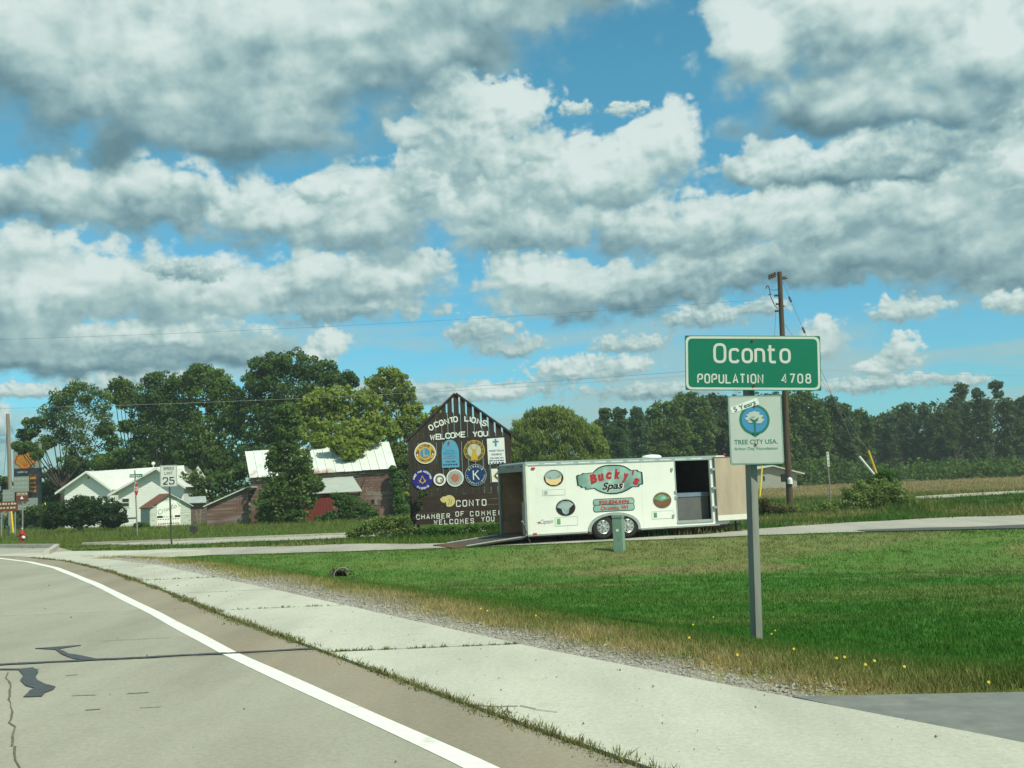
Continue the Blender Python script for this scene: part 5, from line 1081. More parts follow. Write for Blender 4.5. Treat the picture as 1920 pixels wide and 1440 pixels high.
# main roof
rl_=P(168,884,88.5); rr2=P(345,872.5,88.5); er=P(351.5,911,84.2); el=P(150,924,84.2); el.z=er.z; panels(6,[el,er,rr2,rl_],M_metroof,'roof_sheet',hs)
mb=MB(); brL=Vector((el.x,92.8,el.z)); brR=Vector((er.x,92.8,er.z)); mb.face([brR,brL,Vector((el.x+.2,88.5,rl_.z)),rr2]); mb.build('roof_back',M_metroof,hs)
mb=MB(); x0=P(123,950,84.8).x; x1=P(346,950,84.8).x; mb.box(x0,x1,84.8,92.3,hz-.3,el.z-.02); mb.face([(x1,84.8,el.z-.02),(x1,92.3,el.z-.02),(x1,88.5,rr2.z-.08)]); mb.face([(x0,92.3,el.z-.02),(x0,84.8,el.z-.02),(x0,88.5,rl_.z-.08)]); mb.build('house_wall',M_side,hs)
def gable(ax,lx,rx,wlx,wrx,Y,Yb,n,over=.45,basepy=985):
    pl=Plane((P(*ax,Y).x,Y,0)); A=pl.uv(*ax);Lp=pl.uv(*lx);Rp=pl.uv(*rx); wl_=pl.uv(wlx,940)[0]; wr_=pl.uv(wrx,940)[0]
    def rk(u):
        return Lp[1]+(A[1]-Lp[1])*(u-Lp[0])/(A[0]-Lp[0]) if u<A[0] else Rp[1]+(A[1]-Rp[1])*(u-Rp[0])/(A[0]-Rp[0])
    mb=MB(); siding(mb,pl,[(wl_,hz-.2),(wr_,hz-.2),(wr_,rk(wr_)-.05),(A[0],A[1]-.06),(wl_,rk(wl_)-.05)],.125); 
    for u in (wl_,wr_): mb.face([pl.W(u,hz-.3,0),pl.W(u,hz-.3,-(Yb-Y)),pl.W(u,rk(u)-.05,-(Yb-Y)),pl.W(u,rk(u)-.05,0)])
    mb.build('gable_wall',M_side,hs)
    for S_,nm in ((Lp,0),(Rp,1)):
        c=[pl.W(S_[0],S_[1],over),pl.W(S_[0],S_[1],-(Yb-Y)),pl.W(A[0],A[1],-(Yb-Y)),pl.W(A[0],A[1],over)]
        d=Vector((A[0]-S_[0],A[1]-S_[1])).normalized(); nv=Vector((-d.y,d.x)); nv=nv if nv.y>0 else -nv; up=(pl.ux*nv.x+pl.uy*nv.y)*.05
        mb=MB(); mb.hexa([p-up*1.2 for p in c]+[p+up*.2 for p in c]); mb.build('roof_slope',M_metroof,hs)
        e=d*.0; mb=MB(); mb.prism(pl,[(S_[0],S_[1]+.02),(A[0],A[1]+.02),(A[0],A[1]-.16),(S_[0],S_[1]-.16)],over+.002+.002*nm,over+.03+.002*nm); mb.build('rake_trim',M_trim,hs)
    return pl,rk
gl,_=gable((166,883.5),(108,924),(214,918),121,213,83.2,86.5,3,.5)
gr,_=gable((297,877),(207,927.5),(352,913),222,345,81.8,87.5,3,.55)
def window(pl,x0,x1,y0,y1,par,o=.03,mull=1,vert=0):
    a=pl.uv(x0,y1);b=pl.uv(x1,y0); mb=MB(); f=.07
    for q in ((a[0]-f,b[0]+f,a[1]-f*1.3,a[1]),(a[0]-f,b[0]+f,b[1],b[1]+f),(a[0]-f,a[0],a[1],b[1]),(b[0],b[0]+f,a[1],b[1])): mb.pbox(pl,q[0],q[1],q[2],q[3],-.02,o+.02)
    w=mb.build('window',M_trim,par); mb=MB(); mb.pbox(pl,a[0],b[0],a[1],b[1],-.02,o-.012); mb.build('pane',M_glass,w); mb=MB()
    vm=(a[1]+b[1])/2; 
    if mull: mb.pbox(pl,a[0],b[0],vm-.03,vm+.03,o-.012,o+.01)
    if vert: um=(a[0]+b[0])/2; mb.pbox(pl,um-.04,um+.04,a[1],b[1],o-.012,o+.012)
    mb.build('sash_bar',M_trim,w); return w
window(gr,229.5,242,935,950,hs); window(gl,160,178,930,943,hs,mull=0,vert=1)
mb=MB(); a=gr.uv(233,971.5); b=gr.uv(256,970.5); mb.pbox(gr,a[0],b[0],a[1]-.04,a[1]+.03,.013,.05); mb.build('drip_board',M_dark,hs)
mb=MB(); a=gr.uv(224,985);b=gr.uv(346,972); mb.pbox(gr,a[0],b[0],hz-.25,a[1]+.38,-.1,.0); mb.build('foundation',M_found,hs)
mb=MB(); a=gl.uv(166,896); mb.prism(gl,circ(a[0],a[1],.09,8),.02,.03); mb.build('gable_vent',M_sgray,hs)
c=P(287.5,869,86.5); mb=MB(); mb.tube(c-Vector((0,0,.6)),c,.04,n=6); pst=mb.build('vent_pipe',M_trim,hs); mb=MB(); mb.lathe(c-Vector((0,0,.14)),(0,0,1),[(0,.02),(.03,.11),(.09,.15),(.16,.155),(.22,.12),(.27,.05)],14); mb.build('vent_cap',M_wht,pst)
# ------------------------------------------------ small shed with a painted sign
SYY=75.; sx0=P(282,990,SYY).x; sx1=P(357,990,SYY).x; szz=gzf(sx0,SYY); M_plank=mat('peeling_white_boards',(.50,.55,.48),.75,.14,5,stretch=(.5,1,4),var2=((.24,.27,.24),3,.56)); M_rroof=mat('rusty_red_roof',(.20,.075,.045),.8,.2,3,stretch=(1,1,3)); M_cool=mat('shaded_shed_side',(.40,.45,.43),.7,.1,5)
sh=thing('small_shed','small peeling white shed with a rust-red roof and a shop sign on its gable','shed',((sx0+sx1)/2,SYY,szz)); yw=math.radians(33)
pl=Plane((sx0,SYY,0),(math.cos(yw),math.sin(yw),0)); W0=pl.uv(357,960)[0]; A=pl.uv(317,926); ev=pl.uv(281,950); er_=pl.uv(358,946); DEP=2.8
hv=(ev[1]+er_[1])/2
v=szz-.1; k=0; topw=hv
lap=(hv-v)/9
for k in range(9): 
    mb=MB(); mb.pbox(pl,0,W0,v+k*lap,v+(k+1)*lap-.012,-.03,.004*(k%2)); mb.build('plank',M_plank,sh)
mb=MB(); siding(mb,pl,[(0,hv),(W0,hv),(A[0],A[1])],.12,0,None,.02); mb.build('gable_end',M_plank,sh)
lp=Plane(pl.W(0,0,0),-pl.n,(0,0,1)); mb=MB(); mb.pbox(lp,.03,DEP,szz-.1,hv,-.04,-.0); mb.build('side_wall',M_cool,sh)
rp_=Plane(pl.W(W0,0,0),-pl.n,(0,0,1)); mb=MB(); mb.pbox(rp_,.03,DEP,szz-.1,hv,0.,.04); mb.build('side_wall',M_plank,sh)
mb=MB(); mb.pbox(lp,1.2,1.32,szz+.6,szz+1.45,0.,.02); mb.build('side_slit',M_dark,sh)
for (e,nm) in (((-.16,hv-.09),0),((W0+.16,hv-.09),1)):
    c=[pl.W(*e,.22),pl.W(*e,-DEP-.1),pl.W(A[0],A[1]+.03,-DEP-.1),pl.W(A[0],A[1]+.03,.22)]; mb=MB(); mb.hexa([p-Vector((0,0,.05)) for p in c]+[p+Vector((0,0,.01*nm)) for p in c]); mb.build('roof_slope',M_rroof if nm==0 else M_plank,sh)
mb=MB(); a=pl.uv(294,986); b=pl.uv(338,937); mb.prism(pl,[(a[0],a[1]),(b[0],a[1]),(b[0],b[1]),(a[0],b[1]-.1)],.006,.03,M_wht)
cu=(a[0]+b[0])/2; s=pl.sub(cu,a[1]+1.15,math.radians(20)); ftext(mb,s,"Crivello's",0,-.1,.52,.034,M_teal,shear=.3,offset=-.005,width=(b[0]-a[0])*1.0)
v=a[1]+.56; mb.flat(pl,[(a[0]+.02,v),(a[0]+.42,v),(a[0]+.42,v+.15),(a[0]+.02,v+.15)],.034,M_black); mb.flat(pl,[(b[0]-.42,v),(b[0]-.02,v),(b[0]-.02,v+.15),(b[0]-.42,v+.15)],.034,M_black); dashes(mb,pl,a[0]+.45,b[0]-.45,v+.02,.09,4,.034,M_pgy); dashes(mb,pl,a[0]+.05,b[0]-.05,v-.14,.07,9,.034,M_teal,7); dashes(mb,pl,a[0]+.08,b[0]-.08,a[1]+.08,.11,10,.034,M_pred,8); mb.build('shop_sign',None,sh,label='white panel with green script and a black and red band')
# grey shed behind it
Y2=80.; M_tin=mat('patchy_tin_roof',(.36,.42,.40),.5,.3,2,stretch=(1,3,1)); M_old=mat('old_shed_boards',(.15,.12,.10),.85,.25,5)
x0=P(350,985,Y2).x; x1=P(387,985,Y2).x; z2=gzf(x0,Y2); gs=thing('grey_shed','low grey shed with a patchy tin roof between the white house and the barn','shed',((x0+x1)/2,Y2,z2)); zt=P(368,942,Y2).z
for k in range(7):
    h=(zt-z2+.1)/7; mb=MB(); mb.box(x0,x1,Y2,Y2+.05+.004*(k%2),z2-.1+k*h,z2-.1+(k+1)*h-.01); mb.build('plank',M_old,gs)
mb=MB(); mb.box(x0,x0+.05,Y2+.06,Y2+3,z2-.1,zt); mb.box(x1-.05,x1,Y2+.06,Y2+3,z2-.1,zt); mb.build('wall',M_old,gs,kind='stuff')
a=P(349,943,Y2-.3);b=P(387,941.5,Y2-.3);c=P(386,930,Y2+1.6);d=P(351,932,Y2+1.6); mb=MB(); up=Vector((0,0,.05)); mb.hexa([a-up,b-up,c-up,d-up,a,b,c,d]); mb.build('roof',M_tin,gs)
# lattice / ladder pieces leaning there
ld=thing('wooden_frame','weathered wooden rack leaning beside the grey shed','rack',(P(375,985,78).x,78,gzf(P(375,985,78).x,78)))
for (p,q) in (((368,958),(371,983)),((377,955),(375,983)),((366,966),(378,964)),((367,974),(378,972))): mb=MB(); mb.tube(P(*p,78),P(*q,78),.05,n=4); mb.build('rail',M_poleL,ld)
# mailbox on a post
b=gpos(364,1003); mbx=thing('mailbox','small dark mailbox on a thin post at the back street kerb','mailbox',b); mb=MB(); c=P(363.5,995,b[1]); mb.tube(b,c,.045,n=6); mb.build('post',M_pole,mbx); c=P(363,992,b[1]); mb=MB(); q=Plane((c.x,c.y,c.z),(1,0,0)); mb.prism(q,[(-.16,-.14),(.16,-.14),(.16,.08)]+circ(0,.08,.16,9,.12,0,180)[1:-1]+[(-.16,.08)],-.2,.2); mb.build('box',mat('dark_mailbox',(.05,.04,.05),.6,.2,9),mbx)
# ------------------------------------------------ barn
M_barn=mat('weathered_red_boards',(.155,.085,.065),.85,.25,3,stretch=(.35,1,5),var2=((.21,.19,.165),.9,.50),bump=.3); M_barnred=mat('red_boards',(.19,.035,.028),.8,.22,5,stretch=(5,1,.5)); M_barnroof=mat('white_tin_roof',(.66,.70,.65),.45,.05,1.2,stretch=(1,1,1),var2=((.56,.61,.56),.6,.55))
M_rustroof,_t,_b=newmat('rust_streaked_tin'); _g=mnode(_t,'ShaderNodeNewGeometry'); _sx=mnode(_t,'ShaderNodeSeparateXYZ'); _t.links.new(_g.outputs['Position'],_sx.inputs[0]); _m=mnode(_t,'ShaderNodeMath',operation='MULTIPLY_ADD'); _t.links.new(_sx.outputs[2],_m.inputs[0]); _m.inputs[1].default_value=-.42; _m.inputs[2].default_value=1.42; _n=noise_tex(_t,1.5,7,.7,(1,.35,.6)); _a=mnode(_t,'ShaderNodeMath',operation='ADD'); _t.links.new(_m.outputs[0],_a.inputs[0]); _t.links.new(_n,_a.inputs[1]); _b.inputs['Roughness'].default_value=.6
_t.links.new(mulc(_t,(.64,.68,.62),(.27,.10,.05),'MIX',ramp(_t,_a.outputs[0],[(.5,(0,0,0)),(.75,(1,1,1))])),_b.inputs['Base Color']); M_porch=mat('dull_tin_roof',(.38,.42,.37),.6,.08,1.4)
BYY=75.; bn=thing('red_barn','old weathered red barn with a white tin roof and a lean-to overgrown with vines','barn',(P(600,975,BYY).x,BYY,gzf(P(600,975,BYY).x,BYY))); bz_=gzf(P(600,975,BYY).x,BYY)
eL=P(468,895.5,BYY-.3); eR=P(744,877.5,BYY-.3); rL=P(459,846.5,BYY+4.2); rR=P(729,828,BYY+4.2); n=17
nn=(eR-eL).cross(rL-eL).normalized(); nn=nn if nn.z>0 else -nn
rr=random.Random(6)
for i in range(n):
    a=i/n;b=(i+1)/n; q=[eL.lerp(eR,a),eL.lerp(eR,b),rL.lerp(rR,b),rL.lerp(rR,a)]; g=(q[1]-q[0]).normalized()*.01; q[1]=q[1]-g;q[2]=q[2]-g; sl=(q[0]-q[3]).normalized()*rr.uniform(-.05,.07); q[0]+=sl;q[1]+=sl; off=nn*(.006*(i%2))
    mb=MB(); mb.hexa([p+off-nn*.02 for p in q]+[p+off for p in q]); w=(q[1]-q[0]).normalized()*.05; mb.hexa([q[0]+off,q[0]+w+off,q[3]+w+off,q[3]+off,q[0]+w*.2+nn*.04+off,q[0]+w*.8+nn*.04+off,q[3]+w*.8+nn*.04+off,q[3]+w*.2+nn*.04+off])
    mb.build('roof_sheet',M_rustroof if i in(0,7,8,9) else M_barnroof,bn)
bk=Vector((2*(rR.x-eR.x),8.9,0)); mb=MB(); mb.face([eL+bk,rL,rR,eR+bk]); mb.build('roof_back',M_barnroof,bn)
wl=P(470,940,BYY); wr=P(738,940,BYY); yawb=math.atan2((eR-eL).y,(eR-eL).x); zt=lambda x:eL.z+(eR.z-eL.z)*(x-eL.x)/(eR.x-eL.x)-.04
bw=Plane((wl.x,BYY,0)); UWd=wr.x-wl.x; hgt=eL.z-bz_; nb=20
zt_=min(eL.z,eR.z)-.02
for k in range(nb):
    v0=bz_-.2+(zt_-bz_+.2)*k/nb; v1=bz_-.2+(zt_-bz_+.2)*(k+1)/nb-.012; mb=MB(); mb.pbox(bw,0,UWd,v0,v1,-.03,.006*(k%3)); mb.build('board',M_barn,bn)
mb=MB(); mb.face([bw.W(0,zt_,-.02),bw.W(UWd,zt_,-.02),bw.W(UWd,eR.z+.02,-.02),bw.W(0,eL.z+.02,-.02)]); mb.build('fascia',M_barn,bn)
for x,zz,rz in ((0,eL,rL),(UWd,eR,rR)): 
    q=bw.W(x,0,0); mb=MB(); mb.face([(q.x,BYY,bz_-.2),(q.x+bk.x*.97,BYY+8.6,bz_-.2),(q.x+bk.x*.97,BYY+8.6,zz.z-.05),(q.x+bk.x*.49,BYY+4.2,rz.z-.06),(q.x,BYY,zz.z-.05)]); mb.build('end_wall',M_barn,bn)
# lean-to porch
a=P(560,927,BYY-3.);b=P(679,920.5,BYY-3.);c=P(661,892.5,BYY-.01);d=P(560,899,BYY-.01); 
for i in range(6):
    t0,t1=i/6,(i+1)/6; q=[a.lerp(b,t0),a.lerp(b,t1),d.lerp(c,t1),d.lerp(c,t0)]; up=Vector((0,0,.03+.006*(i%2))); mb=MB(); mb.hexa([p-up for p in q]+[p+up*.2 for p in q]); mb.build('porch_roof_sheet',M_porch,bn)
pw=Plane((P(560,950,BYY-2.8).x,BYY-2.8,0)); wE=pw.uv(676,950)[0]; zt2=min(a.z,b.z)-.06; n=20
for k in range(n):
    mb=MB(); mb.pbox(pw,wE*k/n,wE*(k+1)/n-.015,bz_-.2,zt2,-.03,.006*(k%2)); mb.build('board',M_barnred if k<11 else M_barn,bn)
mb=MB(); q=pw.W(wE,0,0); mb.face([(q.x,q.y,bz_-.2),(q.x,BYY,bz_-.2),(q.x,BYY,c.z-.1),(q.x,q.y,zt2)]); mb.build('porch_end',M_barn,bn)
a_=bw.uv(696,945);b_=bw.uv(702,937); mb=MB(); mb.pbox(bw,a_[0],b_[0],a_[1],b_[1],.015,.03); hw=mb.build('hatch',M_dark,bn); mb=MB(); mb.pbox(bw,b_[0]+.005,b_[0]+.2,a_[1]-.08,b_[1]+.05,.015,.04); mb.build('hatch_frame',M_poleL,hw)
a_=bw.uv(712,972);b_=bw.uv(729,935); 
mb=MB(); mb.pbox(bw,a_[0],b_[0],bz_-.1,b_[1],.02,.055); mb.build('door',mat('grey_red_door',(.19,.13,.11),.8,.25,6,stretch=(4,1,.5)),bn)
# left lean-to wing
a=P(384,949.5,BYY-4);b=P(468,913,BYY-.6); lt=Plane((a.x,BYY-2.5,0)); ua=lt.uv(388,949); ub=lt.uv(466,914.5)
n=14
for k in range(n):
    x0=ua[0]+(ub[0]-ua[0])*k/n; x1=ua[0]+(ub[0]-ua[0])*(k+1)/n-.015; f=lambda x:ua[1]+(ub[1]-ua[1])*(x-ua[0])/(ub[0]-ua[0])-.03
    mb=MB(); mb.prism(lt,[(x0,bz_-.2),(x1,bz_-.2),(x1,f(x1)),(x0,f(x0))],-.03,.006*(k%2)); mb.build('board',M_barn,bn)
mb=MB(); e0=lt.W(ua[0]-.2,ua[1]-.06,.25); e1=lt.W(ub[0],ub[1]+.02,.25); up=Vector((0,0,.07)); bk=Vector((0,5.2,0)); mb.hexa([e0,e1,e1+bk,e0+bk,e0+up,e1+up,e1+bk+up,e0+bk+up]); mb.build('wing_roof',M_barnroof,bn)
# ------------------------------------------------ pale shed at the right, far
Y4=112.; M_palew=mat('pale_grey_wall',(.30,.31,.26),.8,.07,2); x0=P(1418,905,Y4).x; x1=P(1496,905,Y4).x; z4=gzf(x0,Y4); g4=thing('low_outbuilding','low pale outbuilding with a shallow roof at the edge of the field behind the poles','outbuilding',((x0+x1)/2,Y4,z4))
pl=Plane((x0,Y4,0)); A=pl.uv(1447,874.5); eR_=pl.uv(1507,889.5); eL_=pl.uv(1398,884)
mb=MB(); rkr=lambda u:A[1]+(eR_[1]-A[1])*(u-A[0])/(eR_[0]-A[0]); rkl=lambda u:A[1]+(eL_[1]-A[1])*(u-A[0])/(eL_[0]-A[0]); w0=pl.uv(1408,900)[0]; w1=pl.uv(1494,900)[0]
mb.prism(pl,[(w0,z4-.2),(w1,z4-.2),(w1,rkr(w1)-.05),(A[0],A[1]-.05),(w0,rkl(w0)-.05)],-.2,0); mb.build('gable_wall',M_palew,g4)
mb=MB(); mb.pbox(pl,w1-.2,w1,z4-.2,rkr(w1)-.1,-7,-.2); mb.pbox(pl,w0,w0+.2,z4-.2,rkl(w0)-.1,-7,-.2); mb.build('side_wall',M_palew,g4,kind='stuff')
for e in (eL_,eR_): c=[pl.W(e[0],e[1],.5),pl.W(e[0],e[1],-7.5),pl.W(*A,-7.5),pl.W(*A,.5)]; mb=MB(); up=Vector((0,0,.14)); mb.hexa(c+[p+up for p in c]); mb.build('roof_slope',mat('pale_roof',(.50,.52,.47),.6,.06,2),g4)
mb=MB(); q=pl.uv(1436,895); mb.pbox(pl,pl.uv(1431,898)[0],pl.uv(1434,898)[0],pl.uv(1432,901)[1],pl.uv(1432,893)[1],0.01,.04); mb.build('window',M_glass,g4)
# ------------------------------------------------ fuel price sign and roadside signs at the far left
FY=88.; M_fw=mat('sign_box_white_shaded',(.24,.28,.25),.4,.06,3); M_fdark=mat('sign_dark_blue',(.025,.04,.05),.45,.1,3); M_shy=mat('pecten_yellow',(.42,.22,.02),.45,.1,6); M_shr=mat('pecten_red',(.40,.05,.02),.45,.1,6); M_brown=mat('brown_guide_sign',(.16,.045,.025),.55,.08,5)  # sign white darkened: shade of the trees is put into its colour
fx=P(49,960,FY).x; fz=gzf(fx,FY); fs=thing('fuel_price_sign','tall fuel station sign with a yellow and red scallop over dark price panels','fuel sign',(fx,FY,fz)); pl=Plane((fx,FY,0))
def rect(pl,x0,x1,y0,y1,t=.3,m=None,mb=None,o=0):
    a=pl.uv(x0,(y0+y1)/2);b=pl.uv(x1,(y0+y1)/2); cy=(a[1]+b[1])/2; h=(y1-y0)*pl.O.y/1920; mb.pbox(pl,a[0],b[0],cy-h/2,cy+h/2,-t+o,o,m)
mb=MB(); rect(pl,24.5,73,832,878,.5,M_fw,mb); mb.build('top_box',None,fs)
mb=MB(); cu,cv=pl.uv(47.5,865); R=.92; s_=[];
for k in range(15): a=math.radians(-12+204*k/14); rr_=R*(1+.035*(k%2)); s_.append((cu+rr_*math.cos(a)*.98,cv+rr_*math.sin(a)*.92))
pec=[(cu-.45,cv-.62),(cu+.45,cv-.62),(cu+.50,cv-.38)]+s_+[(cu-.50,cv-.38)]
mb.prism(pl,pec,.002,.03,M_shr); mb.flat(pl,[(cu+(x-cu)*.85,cv-.03+(y-cv)*.84) for x,y in pec],.034,M_shy)
for k in range(7): a=math.radians(20+140*k/6); stroke(mb,pl,[(cu+.05*math.cos(a),cv-.45),(cu+R*.86*math.cos(a),cv+R*.78*math.sin(a))],.035,o=.037+.0004*k,m=M_shr)
mb.build('emblem',None,fs,label='yellow scallop shell with a red outline')
mb=MB(); rect(pl,25.5,74,878,953,.45,M_fdark,mb); mb.build('price_cabinet',None,fs)
mb=MB(); rect(pl,55,69,889.5,901,.05,M_brown,mb,.06); rect(pl,55,69,903,925,.05,M_brown,mb,.06); 
for y in (896,905,913,920): a=pl.uv(57,y+2);b=pl.uv(68,y+2); dashes(mb,pl,a[0],b[0],a[1],.17,4,.065,M_gold,int(y)); 
mb.build('price_panel',None,fs,kind='stuff')
mb=MB(); a=pl.uv(33,887);b=pl.uv(52,886.5); dashes(mb,pl,a[0],b[0],a[1],.16,7,.01,M_pgy,4); mb.build('lettering',None,fs,kind='stuff')
mb=MB(); rect(pl,33,71,934,956,.4,M_methb if 0 else M_fw,mb,.06); a=pl.uv(36,952);b=pl.uv(69,951); dashes(mb,pl,a[0],b[0],a[1],.2,9,.075,M_pgy,9); mb.build('readerboard',None,fs,label='pale lower message board')
for x in (30,68): mb=MB(); a=pl.uv(x,950); mb.pbox(pl,a[0]-.12,a[0]+.12,fz-.2,a[1]+.2,-.35,-.1); mb.build('post',M_fdark,fs)
def board_sign(name,lab,cat,rects,posts,Y,base):
    x=P(posts[0],base,Y).x; z=gzf(x,Y); t=thing(name,lab,cat,(x,Y,z)); pl=Plane((x,Y,0))
    for r_ in rects:
        mb=MB(); rect(pl,*r_[:4],.03,r_[4],mb); a=pl.uv(r_[0]+1.5,r_[3]-2);b=pl.uv(r_[1]-1.5,r_[3]-2)
        for k,row in enumerate(r_[5]): dashes(mb,pl,a[0],b[0],a[1]+row[0],row[1],row[2],.004,r_[6],k+3)
        mb.build('sign_panel',None,t)
    for p in posts: mb=MB(); a=pl.uv(p,base-40); mb.tube((a[0]+x,Y+.07,z-.2),(a[0]+x-.0,Y+.07,pl.uv(p,rects[0][2])[1]-.1),.05,n=6); mb.build('post',M_galv,t)
    return t,pl
t,pl=board_sign('guide_sign','brown arrow sign under a white panel on one grey post behind the hydrant','guide sign',[(26,54,893.5,922,M_fw,((.15,.10,5),(.42,.10,4),(.68,.12,5)),M_pgy),(30,52.5,923,939,M_brown,(),M_wht)],[41.5],66.,990)
mb=MB(); a=pl.uv(31.5,929);b=pl.uv(51,928.2); mb.flat(pl,[(a[0],a[1]),(b[0],b[1]),(b[0],b[1]+.16),(a[0],a[1]+.16)],.006,M_cream); dashes(mb,pl,a[0]+.03,b[0]-.03,a[1]+.03,.1,7,.009,M_brown,4)
a=pl.uv(41,937.5); mb.flat(pl,[(a[0]-.12,a[1]+.06),(a[0]+.12,a[1]+.06),(a[0],a[1]+.26)],.006,M_wht); mb.build('arrow',None,t)
board_sign('guide_sign','wide brown guide sign on two posts at the left edge','guide sign',[(-8,33,940.5,959,M_brown,((.08,.12,6),(.33,.14,7)),M_cream)],[2,27.5],66.,990)
board_sign('notice_sign','plain white sign standing behind the weathered pole above the brown sign','sign',[(5,27,918,940,M_fw,((.15,.10,4),(.42,.10,4)),M_pgy)],[16],68.,990)
# parked car seen over the grass
def car(cx,cy,yaw,m,lab):
    z=gzf(cx,cy); t=thing('parked_car',lab,'car',(cx,cy,z)); q=Plane((cx,cy,z),(math.cos(yaw),math.sin(yaw),0)); w=.86
    prof=[(-2.2,.35),(2.15,.35),(2.25,.6),(2.1,.82),(1.1,.92),(.45,1.38),(-.9,1.42),(-1.6,1.0),(-2.2,.92),(-2.3,.6)]
    mb=MB(); mb.prism(q,prof,-w,w); mb.build('body',m,t)
    mb=MB(); mb.prism(q,[(.98,.93),(.42,1.32),(-.85,1.36),(-1.42,1.0)],w,w+.006); mb.build('side_window',M_glass,t)
    for u in (-1.4,1.4):
        for o in (-w,w): mb=MB(); mb.lathe(q.W(u,.32,o-.1 if o>0 else o-.08),q.n,[(0,.22),(.02,.32),(.16,.32),(.18,.2)],16); wh=mb.build('wheel',M_rub,t); mb=MB(); mb.lathe(q.W(u,.32,o+.07 if o>0 else o-.09),q.n,[(0,.19),(.02,.19)],12); mb.build('rim',M_al,wh)
    mb=MB(); mb.face([q.W(1.12,.925,-w*.85),q.W(1.12,.925,w*.85),q.W(.50,1.36,w*.8),q.W(.50,1.36,-w*.8)]); mb.build('windscreen',M_glass,t); return t
c=P(4,994,92); car(c.x-.6,92,0.1,mat('silver_paint',(.50,.54,.52),.3,.04,2),'pale silver car parked behind the brown sign at the left edge')
c=P(55,990,92); car(c.x+.3,92,3.0,mat('dark_car_paint',(.02,.022,.025),.3,.05,2),'dark car parked behind the fire hydrant')
# ------------------------------------------------ trees, hedges and shrubs
def leafmat(name,c,c2,trans=.40):
    m,t,b=newmat(name); b.inputs['Roughness'].default_value=.55; b.inputs['Specular IOR Level'].default_value=.22
    a=mnode(t,'ShaderNodeAttribute',attribute_name='tone'); n=noise_tex(t,.55,4,.6)
    ad=mnode(t,'ShaderNodeMath',operation='ADD'); t.links.new(a.outputs[2],ad.inputs[0]); sb=mnode(t,'ShaderNodeMath',operation='MULTIPLY_ADD'); t.links.new(n,sb.inputs[0]); sb.inputs[1].default_value=1.1; sb.inputs[2].default_value=-.55; t.links.new(sb.outputs[0],ad.inputs[1])
    col=ramp(t,ad.outputs[0],[(0,tuple(v*.6 for v in c)),(.5,c),(1,c2)])
    t.links.new(col,b.inputs['Base Color']); tr=mnode(t,'ShaderNodeBsdfTranslucent'); t.links.new(mulc(t,col,(1.25,1.3,.55)),tr.inputs[0])
    ms=mnode(t,'ShaderNodeMixShader'); ms.inputs[0].default_value=trans; t.links.new(b.outputs[0],ms.inputs[1]); t.links.new(tr.outputs[0],ms.inputs[2]); t.links.new(ms.outputs[0],t.nodes['Material Output'].inputs[0]); return m
L_dark=leafmat('leaf_dark_green',(.080,.148,.042),(.135,.215,.058),.48); L_mid=leafmat('leaf_green',(.105,.178,.048),(.175,.26,.066),.48); L_yel=leafmat('leaf_yellow_green',(.20,.27,.045),(.33,.38,.075),.42)
L_will=leafmat('leaf_willow',(.205,.275,.062),(.30,.37,.09),.48); L_blue=leafmat('leaf_blue_green',(.058,.112,.055),(.095,.155,.07),.45); L_far=leafmat('leaf_far_green',(.070,.120,.045),(.115,.175,.06),.45); L_hedge=leafmat('leaf_hedge',(.030,.066,.020),(.055,.10,.030)); L_vine=leafmat('leaf_vine',(.065,.15,.032),(.12,.22,.05)); L_weed=leafmat('leaf_weed',(.16,.23,.07),(.28,.33,.12),.45)
M_bark=mat('bark',(.075,.062,.048),.9,.3,6,stretch=(1,1,.3),bump=.4); M_barkp=mat('pale_bark',(.20,.18,.14),.9,.2,6,stretch=(1,1,.3))
def leaves(C,R,per,size,rs,squash=1.,droop=0,flat=.35,up=.25):
    """leaf-sized faces round clump centres"""
    n=len(C); k=n*per; d=rs.randn(k,3); d/=np.linalg.norm(d,axis=1)[:,None]; rad=(.35+.65*rs.rand(k)**.45)[:,None]
    Rr=np.repeat(R,per)[:,None]; p=np.repeat(C,per,axis=0)+d*rad*Rr*np.array([1,1,squash])
    if droop: p[:,2]-=droop*rs.rand(k)*Rr[:,0]
    nrm=d*.8+rs.randn(k,3)*.7+np.array([0,0,up]); nrm/=np.linalg.norm(nrm,axis=1)[:,None]
    t=np.cross(nrm,rs.randn(k,3)); t/=np.linalg.norm(t,axis=1)[:,None]+1e-9
    if droop: t=t*.4+np.array([0,0,-1.]); t-=nrm*(t*nrm).sum(1)[:,None]; t/=np.linalg.norm(t,axis=1)[:,None]
    b=np.cross(nrm,t); s=(size*(.55+.8*rs.rand(k)))[:,None]; w=(1 if not droop else .45)
    V=np.empty((k,4,3),np.float32); V[:,0]=p-t*s; V[:,1]=p+b*s*.55*w-t*s*.1; V[:,2]=p+t*s; V[:,3]=p-b*s*.55*w-t*s*.1
    tone=np.clip(.5+.28*rs.randn(k)*.6+np.repeat(.22*rs.randn(n),per)*.7,0,1)
    return V.reshape(-1,3),tone
def crown(name,parent,V,tone,m,kind=None):
    L=wloc(parent) if parent else Vector((0,0,0)); V=V-np.array([L.x,L.y,L.z]); o=npmesh(name,V,np.arange(len(V)).reshape(-1,4),m,parent,kind); at=o.data.attributes.new('tone','FLOAT','FACE'); at.data.foreach_set('value',tone.astype(np.float32)); return o
